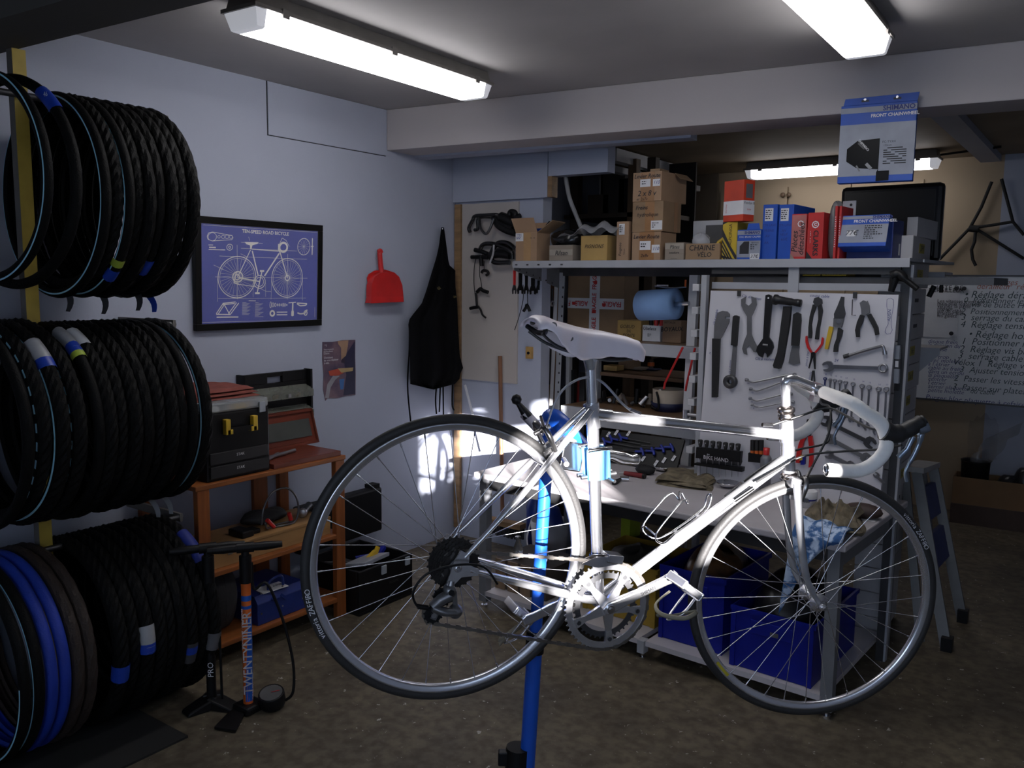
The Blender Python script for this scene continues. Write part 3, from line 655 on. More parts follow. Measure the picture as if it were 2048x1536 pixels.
for k in range(4):
    q = .1 + .2 * k; yy = gy0 + (gy1 - gy0) * q
    obj('hand_tool', MB().tube([(XL + .22 + .03 * k, yy, gz - .018), (XL + .32, yy + .07 * (-1) ** k, gz - .012)], [.008, .005], 8), [DSTEEL, STEEL, BLUEP, BLACK][k], None, ['dark steel tool', 'bright steel tool', 'blue-handled tool', 'black-handled tool'][k] + ' lying in the open tool case', 'tool')
# ================================================================ floor pumps
def pump(base, top, barrel_mat, label, gauge, hdir, ftr):
    base, top = V(base), V(top)
    t = thing('floor_pump', label, 'pump', base); d = (top - base).normalized()
    b0 = base + UZ * .03
    obj('barrel', MB().tube([b0, top - d * .10], .0175, 16), barrel_mat, t)
    obj('cap', MB().tube([top - d * .13, top - d * .03], .022, 16), BLACK, t)
    h = V(hdir).normalized(); tt = top
    hm = MB().tube([tt - h * .02, tt - h * .075, tt - h * .13], [.014, .016, .011], 10).tube([tt + h * .02, tt + h * .075, tt + h * .13], [.014, .016, .011], 10).tube([tt - h * .03, tt + h * .03], .019, 12).tube([tt - d * .05, tt], .014, 10)
    obj('handle', hm, BLACK, t)
    f = V(ftr).normalized(); s = UZ.cross(f)
    fm = MB()
    return t, f, s, d
pb_ = W(497, 1420, ('z', 0)); pt_ = W(497, 1092, ('x', pb_.x)); pt_.y = pb_.y + .0
p1, f1, s1, d1_ = pump(pb_, V((pb_.x - .01, pb_.y + .012, W(497, 1095, ('x', pb_.x)).z)), ORANGE, 'orange and blue floor pump with a round gauge', True, (.55, .83, 0), (1, .1, 0))
top1 = V((pb_.x - .01, pb_.y + .012, W(497, 1095, ('x', pb_.x)).z))
# blue printed panel wrapped on the near face of the barrel
m = MB(); ax1 = (top1 - pb_).normalized()
view = (CAM - pb_); view.z = 0; view.normalize(); sd = UZ.cross(view)
zt1 = top1.z - .135
def cyl(a, h, r=.0182):
    c = pb_ + ax1 * h; return c + view * (r * math.cos(a)) + sd * (r * math.sin(a))
hh = zt1 - pb_.z
m.grid(lambda i, j: cyl(-.15 + 1.55 * i + (j - .5) * .9, .04 + (hh - .16) * j), 8, 10)
m.grid(lambda i, j: cyl(-1.5 + 3 * i, hh - .06 + .02 * j, .0181), 10, 1); m.grid(lambda i, j: cyl(-1.5 + 3 * i, hh - .09 + .012 * j, .0181), 10, 1)
pp = obj('blue_print', m, M('pump_blue', (.01, .09, .42), .4), p1, 'blue printed panel')
text(p1, 'TWENTYNINER', cyl(.1, hh * .47, .0196), ax1, -sd, .044, M('pump_white', (.5, .48, .5), .5), bold=.0004)
text(p1, 'HIGH VOLUME - LOW PRESSURE', cyl(-.85, hh * .66, .0192), ax1, -sd * .7 + view * .2, .0105, INKW); text(p1, 'FOR ALL BIG WHEELS', cyl(.95, hh * .2, .0192), ax1, -sd * .7 - view * .2, .0105, INKW)
obj('foot', MB().box(pb_ + V((-.045, -.04, 0)) , (.09, .0, 0), (0, .09, 0), (0, 0, .03)), BLACK, p1, bevel=.01)
fl = V((-.10, -.99, 0)); vd = V((CAM.x - pb_.x, CAM.y - pb_.y, 0)).normalized()
obj('foot_plate', MB().prism([pb_ + V((.02, -.03, .004)), pb_ + V((-.05, -.02, .004)), pb_ + V((.02, -.16, .004)), pb_ + V((.10, -.13, .004))], (0, 0, .008)), BLACK, p1)
gc = pb_ + V((.055, .068, .012))
gg = obj('gauge', MB().lathe([(.001, 0), (.044, 0), (.048, .01), (.048, .05), (.045, .055), (.043, .051), (.001, .051)], gc, (.12, -.25, 1), 24), BLACK, p1)
obj('dial', MB().disc(gc + V((.006, -.0125, .0505)), (.12, -.25, 1), .041, .001, 24), M('dial_grey', (.10, .10, .10), .4), gg); obj('needle', MB().bar(gc + V((.0065, -.013, .054)), gc + V((.026, .010, .058)), .003, .001), RED, gg)
hs = catmull([gc + V((.038, .028, .015)), gc + V((.06, .045, .05)), gc + V((.05, .055, .16)), gc + V((.015, .04, .32)), gc + V((-.02, .0, .46)), top1 + V((.012, .025, -.16)), top1 + V((.008, .02, -.06))], 6)
obj('hose', MB().tube(hs, .0055, 8), BLACK, p1)
qb = W(424, 1412, ('z', 0)); qt = V((qb.x - .01, qb.y + .01, W(424, 1095, ('x', qb.x)).z))
p2, f2, s2, d2_ = pump(qb, qt, BLACK, 'black floor pump standing left of the orange one', False, (.5, .86, 0), (0, 1, 0))
text(p2, 'PRO', qb + (CAM - qb).normalized() * .03 + UZ * .14, UZ, (-.8, -.6, 0), .03, INKW)
obj('shaft', MB().tube([qb + V((.035, .02, .02)), qb + V((.03, .02, .34))], .005, 8), BLACK, p2)
m = MB()
for a_ in (20, 140, 260):
    dr_ = V((math.cos(math.radians(a_)), math.sin(math.radians(a_)), 0)); s_ = UZ.cross(dr_)
    m.add([qb + s_ * .035 + UZ * .045, qb - s_ * .035 + UZ * .045, qb + dr_ * .10 - s_ * .03 + UZ * .014, qb + dr_ * .10 + s_ * .03 + UZ * .014, qb + s_ * .035, qb - s_ * .035, qb + dr_ * .105 - s_ * .03, qb + dr_ * .105 + s_ * .03], [(0, 1, 2, 3), (7, 6, 5, 4), (3, 2, 6, 7), (0, 3, 7, 4), (2, 1, 5, 6), (1, 0, 4, 5)])
obj('foot', m, BLACK, p2, bevel=.006)
# ================================================================ on the left wall
fp = ('x', XL + .03)
c = [W(*q, fp) for q in ((392, 431), (642, 451), (645, 652), (388, 662))]
fr0 = V((XL + .026, (c[0].y + c[3].y) / 2, (c[2].z + c[3].z) / 2)); fw = (c[1].y + c[2].y) / 2 - fr0.y; fh = (c[0].z + c[1].z) / 2 - fr0.z
pic = thing('framed_blueprint', 'black framed blue blueprint print of a road bicycle', 'picture', fr0 + V((0, fw / 2, 0)))
tilt = V((.02, 0, 0))
FU = V((0, 1, 0)); FV = V((.02 / fh, 0, 1)).normalized(); FN = FU.cross(FV)
b_ = .030
FB = M('black_frame', (.006, .006, .006), .4, spec=.2)
for o_, a_, c_ in ((fr0, FU * fw, FV * b_), (fr0 + FV * (fh - b_), FU * fw, FV * b_), (fr0 + FV * b_, FU * b_, FV * (fh - 2 * b_)), (fr0 + FU * (fw - b_) + FV * b_, FU * b_, FV * (fh - 2 * b_))):
    obj('frame_side', MB().box(o_, a_, c_, -FN * .022), FB, pic, bevel=.002)
prn = obj('print', MB().box(fr0 + FU * b_ + FV * b_ - FN * .006, FU * (fw - 2 * b_), FV * (fh - 2 * b_), -FN * .004), M('blueprint_blue', (.030, .048, .36), .35, var=.12, sc=3), pic, 'blue printed sheet')
obj('glass', MB().box(fr0 + FU * b_ + FV * b_ - FN * .002, FU * (fw - 2 * b_), FV * (fh - 2 * b_), -FN * .001), M('picture_glass', (.9, .9, .92), .06, alpha=.06, var=0), pic)
LINE = M('blueprint_line', (.74, .72, .70), .5)
# blueprint drawing, in the fraction of the print read from the photo (crop of 1707 x 1536)
cs = [(136, 122), (1503, 225), (1519, 1268), (176, 1332)]
iw = fw - 2 * b_; ih = fh - 2 * b_
def bp(x, y):
    # invert the bilinear quad roughly
    s = t = .5
    for _ in range(12):
        X = (1 - s) * (1 - t) * cs[0][0] + s * (1 - t) * cs[1][0] + s * t * cs[2][0] + (1 - s) * t * cs[3][0]
        Yy = (1 - s) * (1 - t) * cs[0][1] + s * (1 - t) * cs[1][1] + s * t * cs[2][1] + (1 - s) * t * cs[3][1]
        s += (x - X) / 1360; t += (y - Yy) / 1120
    return fr0 + FU * (b_ + s * iw) + FV * (b_ + (1 - t) * ih) - FN * .0055
def ln(mb, pts, th=.0012, closed=False):
    th *= 1.45
    P = [bp(*p) if not isinstance(p, V) else p for p in pts]
    k = len(P)
    for i in range(k if closed else k - 1):
        a_, b2 = P[i], P[(i + 1) % k]; t = (b2 - a_)
        if t.length < 1e-6: continue
        t = t.normalized().cross(FN) * th / 2
        mb.add([a_ - t, b2 - t, b2 + t, a_ + t], [(0, 1, 2, 3)])
def ell(cx, cy, rx, ry, n=40): return [(cx + rx * math.cos(6.2832 * i / n), cy + ry * math.sin(6.2832 * i / n)) for i in range(n)]
bm = MB()
for cx, cy, rx, ry in ((540, 765, 208, 248), (1127, 773, 190, 230)):
    ln(bm, ell(cx, cy, rx, ry), .0028, True); ln(bm, ell(cx, cy, rx * .91, ry * .91), .001, True)
    for i in range(28):
        a_ = 6.2832 * i / 28; ln(bm, [(cx + 20 * math.cos(a_ + 1.2), cy + 24 * math.sin(a_ + 1.2)), (cx + rx * .9 * math.cos(a_), cy + ry * .9 * math.sin(a_))], .0006)
    ln(bm, ell(cx, cy, 26, 30, 14), .003, True)
for p_, th in (([(545, 760), (680, 440)], .003), ([(700, 450), (775, 740)], .0045), ([(690, 430), (1010, 455)], .003), ([(850, 750), (1020, 480)], .005), ([(550, 770), (790, 815)], .004), ([(1020, 440), (1127, 770)], .004),
               ([(560, 850), (760, 880)], .002), ([(530, 700), (505, 830), (560, 850)], .004)): ln(bm, p_, th)
ln(bm, ell(795, 820, 66, 78, 26), .0025, True); ln(bm, ell(795, 820, 46, 54, 20), .002, True); ln(bm, ell(545, 760, 55, 62, 20), .004, True)
ln(bm, [(795, 820), (820, 690)], .004); ln(bm, [(795, 820), (770, 950)], .004)
for p_ in ([(795, 690), (845, 690)], [(745, 955), (800, 955)]): ln(bm, p_, .006)
bm.prism([bp(*q) for q in ((612, 345), (770, 350), (760, 368), (700, 385), (690, 430), (676, 430), (672, 385), (630, 372))], FN * .0001)
ln(bm, ell(1068, 410, 48, 54, 20), .007, True); ln(bm, [(1020, 370), (1050, 300), (1100, 330), (1140, 400)], .0015); ln(bm, [(1010, 370), (1010, 440), (1030, 470)], .005)
for p_ in ([(340, 512), (1368, 552)], [(302, 762), (1382, 776)], [(340, 1020), (1370, 1012)], [(572, 420), (1238, 455)], [(328, 780), (335, 1060)], [(935, 790), (935, 1030)], [(1320, 780), (1325, 1040)], [(528, 380), (548, 1030)], [(1125, 488), (1135, 1030)], [(865, 830), (870, 1000)], [(722, 830), (725, 1000)], [(572, 350), (820, 362)], [(570, 485), (640, 520)], [(283, 620), (400, 680)], [(655, 285), (668, 330)], [(815, 905), (880, 935), (935, 935)]): ln(bm, p_, .0009)
ln(bm, [(260, 228), (470, 270), (482, 295), (470, 318), (260, 335), (215, 315), (205, 280), (220, 240)], .0016, True)
for cx, r in ((260, 44), (330, 14), (375, 18), (415, 20), (458, 18)): ln(bm, ell(cx, 285, r, r * 1.1, 16), .0014, True)
ln(bm, ell(448, 408, 32, 36, 18), .0018, True); ln(bm, ell(448, 408, 12, 14, 10), .0018, True)
ln(bm, ell(1326, 404, 79, 97, 30), .0022, True)
for i in range(14): a_ = 6.2832 * i / 14; ln(bm, [(1326, 404), (1326 + 76 * math.cos(a_), 404 + 94 * math.sin(a_))], .0005)
ln(bm, [(1435, 305), (1436, 500)], .004); ln(bm, [(1420, 402), (1452, 402)], .003)
for p_ in ([(390, 1080), (530, 1062)], [(395, 1095), (520, 1080)], [(565, 1075), (475, 1215)], [(540, 1070), (455, 1205)], [(325, 1205), (395, 1080)], [(345, 1210), (410, 1090)], [(325, 1212), (475, 1215)], [(400, 1080), (470, 1215)]): ln(bm, p_, .003)
ln(bm, [(330, 1247), (565, 1244)], .004)
for k in range(14): ln(bm, [(605, 1070 + k * 11), (650 + (k * 37) % 50, 1070 + k * 11)], .0008); ln(bm, [(752, 1070 + k * 13), (790 + (k * 53) % 70, 1069 + k * 13)], .0009)
for i, h_ in enumerate((38, 26, 22, 14, 16, 14, 22, 20, 8)): ln(bm, ell(932 + i * 28 if i < 3 else 945 + i * 23, 1095, 9 if i < 3 else 5, h_, 10), .002, True)
ln(bm, ell(955, 1198, 25, 30, 18), .006, True)
for k in (1183, 1215): ln(bm, [(1008, k), (1138, k - 2)], .003)
ln(bm, [(1150, 1070), (1245, 1062)], .003); ln(bm, [(1203, 1070), (1203, 1230)], .006); ln(bm, [(1192, 1165), (1192, 1225)], .003); ln(bm, [(1215, 1165), (1215, 1225)], .003)
ln(bm, [(1258, 1072), (1385, 1078), (1370, 1098), (1300, 1105), (1262, 1085)], .004, True); ln(bm, [(1265, 1190), (1300, 1200), (1360, 1195), (1390, 1150)], .005); ln(bm, ell(1370, 1190, 20, 28, 12), .004, True)
ln(bm, [(1490, 1120), (1492, 1240)], .0008); ln(bm, [(160, 145), (1500, 240)], .0006); ln(bm, [(180, 1310), (1515, 1272)], .0008)
ln(bm, [(222, 382), (270, 382)], .002); ln(bm, [(230, 410), (300, 412)], .004); ln(bm, [(225, 435), (400, 440)], .0025); ln(bm, [(675, 1047), (757, 1048)], .002)
obj('line_drawing', bm, LINE, prn, 'pale line drawing')
text(prn, 'TEN-SPEED ROAD BICYCLE', bp(856, 237), FU, FV, .022, LINE, bold=.0004)
# --- torn magazine page
g0 = W(644, 684, px_); g1 = W(711, 793, px_)
fly = thing('magazine_page', 'torn magazine page with a bicycle photo taped to the wall', 'poster', (XL + .002, (g0.y + g1.y) / 2, g1.z))
PW = g1.y - g0.y; PH = g0.z - g1.z
edge = [(0, 0), (.3, .01), (.6, -.008), (1, .0), (.99, .3), (1.0, .6), (.985, .97), (.7, .965), (.4, .98), (.12, .96), (.06, 1.0), (.0, .8), (.02, .55), (-.01, .3)]
def fpnt(s, t, o=.002): return V((XL + o, g0.y + s * PW, g0.z - t * PH))
mg = M('page_violet', (.10, .075, .16), .5, var=.5, sc=9, col2=(.22, .13, .15))
obj('sheet', MB().prism([fpnt(*e_) for e_ in edge], (.0015, 0, 0)), mg, fly)
def patch(pts, mat, nm, o=.0042): obj(nm, MB().prism([fpnt(*q, o) for q in pts], (.0002, 0, 0)), mat, fly)
patch([(.45, .0), (.78, .0), (.76, .1), (.70, .26), (.55, .33), (.55, .12), (.46, .05)], M('page_tan', (.36, .22, .14), .5), 'printed_leg')
patch([(.58, .30), (.68, .27), (.66, .40), (.54, .37)], M('page_dark', (.03, .02, .04), .5), 'printed_shoe')
patch([(.05, .95), (.12, .72), (.3, .58), (.5, .6), (.36, .66), (.22, .78), (.16, .96)], M('page_grey', (.28, .27, .3), .5), 'printed_tyre')
patch([(.16, .5), (.5, .47), (.62, .56), (.4, .6), (.2, .58)], M('page_red', (.42, .06, .03), .5), 'printed_bundle')
patch([(.44, .47), (.92, .48), (.9, .54), (.55, .55)], M('page_cream', (.42, .30, .14), .5), 'printed_saddle', .0046)
patch([(.48, .66), (.64, .66), (.6, .84), (.51, .84)], M('page_blue', (.04, .14, .36), .5), 'printed_bottle', .0046)
patch([(.62, .3), (.98, .02), (.98, .95), (.6, .95), (.7, .6)], M('page_navy', (.02, .018, .05), .5), 'printed_shadow', .0039)
for k, s_ in enumerate(('Vous ne pouvez', 'pas les acheter', 'la liberté.')): text(fly, s_, fpnt(.03, .13 + .035 * k, .0044), FU, UZ, .0105, INKW, 'LEFT')
for k, s_ in enumerate(('Choisissez', 'de vous déplacer', 'à vélo.')): text(fly, s_, fpnt(.03, .27 + .045 * k, .0044), FU, UZ, .0145, INKW, 'LEFT')
text(fly, '*1', fpnt(.06, .065, .0044), FU, UZ, .016, INKW, 'LEFT')
# --- red dustpan on the wall
dp = ('x', XL + .05)
dpt = thing('dustpan', 'red plastic dustpan hanging on the blue wall', 'dustpan', W(770, 605, ('x', XL + .03)))
S3 = 400 / 1059
def k6(x, y): return (720 + S3 * x, 280 + S3 * y)
pan = [(55, 865), (36, 730), (45, 710), (75, 692), (105, 688), (130, 686), (180, 702), (205, 725), (222, 770), (230, 856)]
back = [W(*k6(*q), ('x', XL + .012)) for q in pan]
m = MB(); m.prism(back, (.004, 0, 0)); obj('pan_back', m, RED, dpt)
fc = [(60, 830), (62, 770), (78, 725), (110, 702), (150, 700), (195, 720), (222, 775), (229, 830)]
front = [W(*k6(*q), ('x', XL + .052)) for q in fc]; lip = [W(*k6(*q), ('x', XL + .062)) for q in ((60, 864), (230, 857))]
m = MB(); n_ = len(front); bk = [V((XL + .014, p.y, p.z)) for p in front]
m.add(front, [tuple(range(n_))[::-1]]); m.add(front + bk, [(i, i + 1, i + 1 + n_, i + n_) for i in range(n_ - 1)], True)
obj('pan_hood', m, RED, dpt)
m = MB(); m.add([front[0], front[-1], lip[1], lip[0]], [(0, 1, 2, 3)]); m.add([V((XL + .016, lip[0].y, lip[0].z)), V((XL + .016, lip[1].y, lip[1].z)), lip[1], lip[0]], [(3, 2, 1, 0)])
m.add([front[0], lip[0], V((XL + .016, lip[0].y, lip[0].z)), V((XL + .016, front[0].y, front[0].z))], [(0, 1, 2, 3)])
obj('pan_lip', m, RED, dpt)
hp = [W(*k6(*q), ('x', XL + .03)) for q in ((114, 700), (108, 650), (104, 600), (100, 588), (108, 584), (114, 596))]
obj('handle', MB().tube(catmull(hp, 4), [.016] + [.014] * 8 + [.010] * 12, 10), RED, dpt)
# --- black apron
ap = [(430, 462), (445, 462), (458, 560), (466, 620), (470, 660), (505, 685), (505, 770), (515, 860), (520, 1000), (528, 1140), (548, 1215), (528, 1240), (528, 1285), (440, 1310), (388, 1322), (384, 1300), (330, 1303), (266, 1302), (264, 1150), (258, 1000), (254, 960), (290, 910), (325, 870), (350, 800), (380, 700), (405, 620), (418, 560)]
APM = M('apron_black', (.005, .005, .006), .9, bump=.15, bsc=300, spec=.08)
apn = thing('apron', 'black work apron hanging in the corner by its neck strap', 'apron', W(870, 775, ('x', XL + .03)))
pts = [W(*k6(*q), ('x', XL + .045)) for q in ap]
# folded sheet: fill a grid between left and right outlines row by row
def outline_rows(poly, n):
    ys = [p[1] for p in poly]; out = []
    for r in range(n + 1):
        y = min(ys) + 1 + (max(ys) - min(ys) - 2) * r / n; xs = []
        for i in range(len(poly)):
            a_, b2 = poly[i], poly[(i + 1) % len(poly)]
            if (a_[1] - y) * (b2[1] - y) <= 0 and a_[1] != b2[1]: xs.append(a_[0] + (b2[0] - a_[0]) * (y - a_[1]) / (b2[1] - a_[1]))
        out.append((min(xs), max(xs), y))
    return out
rows = outline_rows(ap, 30)
def corner(q, dep):
    p = W(*q, ('x', XL + dep)); lim = YB - .016 - dep * .35
    return p if p.y < lim else W(*q, ('y', lim))
def apf(off):
    def fn(i, j):
        r = rows[int(round(j * 30))]; x = r[0] + (r[1] - r[0]) * i
        dep = .03 + .022 * (1 + math.sin(i * 13 + j * 2)) * min(1, j * 2) + off
        return corner(k6(x, r[2]), dep)
    return fn
obj('cloth_front', MB().grid(apf(.012), 26, 30), APM, apn)
obj('cloth_back', MB().grid(apf(.0), 26, 30), APM, apn)
for pt_s in ([(262, 965), (262, 1100), (252, 1300), (268, 1490)], [(405, 1300), (400, 1380), (405, 1450)], [(425, 1305), (420, 1440)], [(440, 1300), (442, 1460)], [(490, 1290), (488, 1400), (498, 1430)]):
    obj('tie_string', MB().tube(catmull([corner(k6(*q), .04) for q in pt_s], 5), .0045, 6), APM, apn)
for cx, cy, r in ((418, 785, 22), (502, 830, 14)):
    c_ = corner(k6(cx, cy), .088); m = MB().lathe([(.0065 * r / 20, 0), (.0085 * r / 20, .0004)], c_, (1, 0, 0), 18)
    text(apn, 'Cyclo', c_ + V((.001, 0, 0)), FU, UZ, .015, M('embroidery', (.32, .27, .10), .6)); obj('emblem', m, M('embroidery', (.32, .27, .10), .6), apn, 'round embroidered emblem')
obj('apron_hook', MB().tube([W(*k6(437, 470), ('x', XL + .003)), W(*k6(437, 470), ('x', XL + .05))], .004, 6), STEEL, apn)
# ================================================================ the bicycle on its work stand
RH = V((-1.20, 1.457, .948))
E1 = V((.58260987, .78969399, -.19222162)); E2 = V((.11411835, .15468082, .98135154)); E3 = V((.80470041, -.5936811, 0))
def B(a, b, l=0): return RH + E1 * a + E2 * b + E3 * l
WBASE = 1.00925
A0 = B(.854, .33); A1 = B(.816, .453); SAX = (A1 - A0).normalized()
rotS = Matrix.Rotation(math.radians(-15.5), 3, SAX)
S1, S2, S3_ = rotS @ E1, rotS @ E2, rotS @ E3
def S(a, b, l=0): return A0 + S1 * (a - .854) + S2 * (b - .33) + S3_ * l
bk = thing('road_bicycle', 'polished silver road bicycle with white saddle clamped in a blue stand', 'bicycle', B(.39, -.06))
FRM = M('polished_frame', (.74, .74, .77), .20, .85, var=.05, sc=25)
def tb2(name, pts, r, mat=None, n=14, par=bk, **k): return obj(name, MB().tube(pts, r, n), mat or FRM, par, **k)
BBp = (.392, -.062)
tb2('seat_tube', [B(*BBp), B(.272, .40)], .0145)
tb2('top_tube', [B(.283, .382), B(.826, .412)], .0135)
tb2('down_tube', [B(.395, -.058), B(.842, .352)], .0155)
tb2('head_tube', [B(.858, .318), B(.815, .456)], .0172, n=18)
obj('lug', MB().tube([B(.848, .345), B(.838, .385)], .0185, 16).tube([B(.832, .395), B(.823, .43)], .0185, 16), FRM, bk)
obj('seat_lug', MB().tube([B(.288, .350), B(.270, .408)], .0168, 16).tube([B(.279, .383), B(.325, .385)], .0152, 14), FRM, bk)
obj('bottom_bracket_shell', MB().tube([B(*BBp, -.034), B(*BBp, .034)], .021, 18), FRM, bk)
for s in (-1, 1):
    tb2('seat_stay', [B(.268, .395, s * .012), B(.24, .355, s * .022), B(.12, .175, s * .052), B(.012, .025, s * .064)], [.0075, .0085, .0075, .0055], n=10)
    tb2('chain_stay', [B(.385, -.060, s * .02), B(.34, -.055, s * .03), B(.18, -.028, s * .05), B(.03, -.004, s * .063)], [.0105, .0105, .0095, .006], n=10)
    poly = [B(-.012, .012, s * .062), B(.0, .04, s * .062), B(.02, .034, s * .062), B(.024, .01, s * .062), B(.05, .002, s * .062), B(.05, -.012, s * .062), B(.012, -.02, s * .062), B(-.006, -.045, s * .062), B(-.018, -.04, s * .062), B(-.014, -.01, s * .062)]
    obj('dropout', MB().prism(poly, E3 * (s * .006)), FRM, bk, bevel=.001)
tb2('stay_bridge', [B(.168, .25, -.04), B(.168, .25, .04)], .006, n=8)
tb2('seat_post', [B(.272, .40), B(.246, .50)], .0128)
obj('seat_clamp', MB().tube([B(.25, .485), B(.243, .512)], [.0128, .019], 14).cb(B(.240, .520), E1 * .026, E2 * .007, E3 * .02).tube([B(.245, .51, -.024), B(.245, .51, .024)], .006, 8), ALU, bk, bevel=.002)
obj('clamp_bolt', MB().tube([B(.262, .398, -.02), B(.262, .398, .022)], .005, 8), CHROME, bk)
# saddle
SAD = M('white_leather', (.84, .76, .81), .40, var=.02, bump=.02)
def keyed(K, x):
    for (x0, y0), (x1, y1) in zip(K, K[1:]):
        if x <= x1:
            t = (x - x0) / (x1 - x0); t = t * t * (3 - 2 * t); return y0 + (y1 - y0) * t
    return K[-1][1]
def sad(i, j):
    # i: 0 tail .. 1 nose, j: 0..1 across
    a = .080 + .296 * i
    half = keyed([(0, .058), (.05, .072), (.14, .076), (.3, .056), (.5, .032), (.7, .023), (.9, .021), (.97, .017), (1, .004)], i)
    top = keyed([(0, .572), (.06, .582), (.2, .576), (.4, .573), (.6, .575), (.8, .574), (.92, .570), (1, .552)], i)
    skirt = keyed([(0, .009), (.10, .016), (.2, .036), (.3, .050), (.42, .058), (.55, .050), (.7, .038), (.85, .032), (.95, .026), (1, .010)], i)
    jj = j * 2 - 1; t = abs(jj)
    if t < .55:
        q = t / .55; l = half * q * .93; b = top - .012 * q ** 2.5
    else:
        q = (t - .55) / .45; l = half * (.93 + .07 * math.sin(q * 1.7)); b = top - .012 - skirt * q
    return B(a, b, math.copysign(l, jj) if jj else 0)
sd_ = obj('saddle', MB().grid(sad, 40, 34), SAD, bk, 'white leather saddle')
so_ = sd_.modifiers.new('solid', 'SOLIDIFY'); so_.thickness = .004; so_.offset = -1
for i_, j_ in ((.10, .80), (.27, .86), (.10, .20)):
    obj('rivet', MB().disc(sad(i_, j_) - E3 * (.001 if j_ > .5 else -.001), (E3 * .7 - E1 * .2 + E2 * .3) if j_ > .5 else (-E3 * .7 + E2 * .3), .007, .004, 12), CHROME, sd_)
for s in (-1, 1): obj('saddle_rail', MB().tube(catmull([B(.095, .545, s * .045), B(.14, .525, s * .03), B(.20, .516, s * .022), B(.28, .514, s * .021), B(.345, .528, s * .008)], 5), .0035, 8), DSTEEL, sd_)
obj('saddle_frame', MB().tube(catmull([B(.095, .556, -.062), B(.105, .548, -.035), B(.105, .545, 0), B(.105, .548, .035), B(.095, .556, .062)], 4), .006, 8), BLACK, sd_)
obj('saddle_underside', MB().grid(lambda i, j: B(.10 + .24 * i, .556 - .004 * math.sin(i * 3), (j * 2 - 1) * keyed([(0, .055), (.2, .05), (.5, .02), (1, .012)], i)), 12, 6), BLACK, sd_)
# head set, stem, fork
hx = (A1 - A0).normalized()
obj('headset', MB().lathe([(.0185, 0), (.0215, .003), (.0215, .012), (.017, .016), (.020, .018), (.0225, .022), (.0225, .030), (.016, .034), (.012, .036)], S(.8165, .452), SAX, 20), M('headset_chrome', (.62, .55, .52), .2, 1), bk)
obj('lower_headset_cup', MB().lathe([(.0175, 0), (.021, .004), (.021, .012), (.017, .014)], S(.8635, .302), SAX, 18), MATS['headset_chrome'], bk)
stem = [S(.808, .478), S(.794, .528), S(.790, .543), S(.797, .553), S(.82, .5535), S(.872, .545)]
obj('stem', MB().tube(catmull(stem, 5), [.0115] * 5 + [.0125] * 5 + [.0135] * 10 + [.0125] * 6, 14).tube([S(.876, .543, -.022), S(.876, .543, .022)], .018, 16).cb(S(.874, .520), S1 * .008, S2 * .008, S3_ * .014), FRM, bk)
BARM = M('bar_metal', (.10, .10, .105), .35, .7)
def barpts(s): return [(.876, .543, s * .02), (.876, .543, s * .10), (.878, .543, s * .155), (.889, .540, s * .185), (.912, .529, s * .197), (.953, .512, s * .2), (.977, .483, s * .2), (.984, .450, s * .2), (.967, .415, s * .2), (.937, .391, s * .2), (.901, .383, s * .2), (.858, .377, s * .2)]
hb = obj('handlebar', MB().tube(catmull([S(*p) for p in barpts(-1)][::-1] + [S(*p) for p in barpts(1)], 4), .0125, 12), BARM, bk)
TAPEW = M('white_bar_tape', (.84, .82, .79), .7, var=.05, bump=.1, bsc=90)
for s in (-1, 1):
    path = catmull([S(*p) for p in barpts(s)[1 if s > 0 else 1:]], 9)
    path = [S(.876, .543, s * .042)] + path
    rr = [.0160 + .0007 * ((i % 5) / 4) for i in range(len(path))]
    obj('bar_tape', MB().tube(path, rr, 16), TAPEW, bk, 'white wrapped bar tape')
    e_ = S(.858, .377, s * .2); dq = (S(.858, .377, s * .2) - S(.901, .383, s * .2)).normalized()
    obj('bar_plug', MB().lathe([(.001, .006), (.009, .0055), (.015, .002), (.0155, -.001)], e_, dq, 16), CHROME, bk)
    # hood and lever
    def Hd(a, b, dl=0): return S(a, b, s * .2 + dl)
    hp_ = [Hd(.968, .495), Hd(.99, .492), Hd(1.012, .500), Hd(1.034, .518), Hd(1.048, .532), Hd(1.056, .540)]
    obj('brake_hood', MB().tube(catmull(hp_, 4), [.024] * 3 + [.023] * 5 + [.019] * 5 + [.017] * 5 + [.013] * 3, 12), M('hood_rubber', (.014, .014, .015), .55), bk, 'black rubber brake hood')
    obj('shifter_head', MB().tube([Hd(1.045, .515), Hd(1.062, .522), Hd(1.07, .515)], [.016, .017, .010], 12), M('lever_metal', (.30, .36, .44), .3, .8), bk)
    lv = catmull([Hd(1.058, .515), Hd(1.060, .485), Hd(1.056, .455), Hd(1.050, .430), Hd(1.047, .408), Hd(1.056, .388)], 4)
    obj('brake_lever', MB().tube(lv, [.012] * 4 + [.009] * 8 + [.0065] * (len(lv) - 12), 10, flat=.6), M('lever_metal', (.30, .36, .44), .3, .8), bk, 'grey-blue brake lever')
    obj('shift_lever', MB().tube([Hd(1.046, .495, -s * .008), Hd(1.042, .462, -s * .012), Hd(1.028, .438, -s * .014)], [.007, .006, .007], 8), M('lever_metal', (.30, .36, .44), .3, .8), bk)
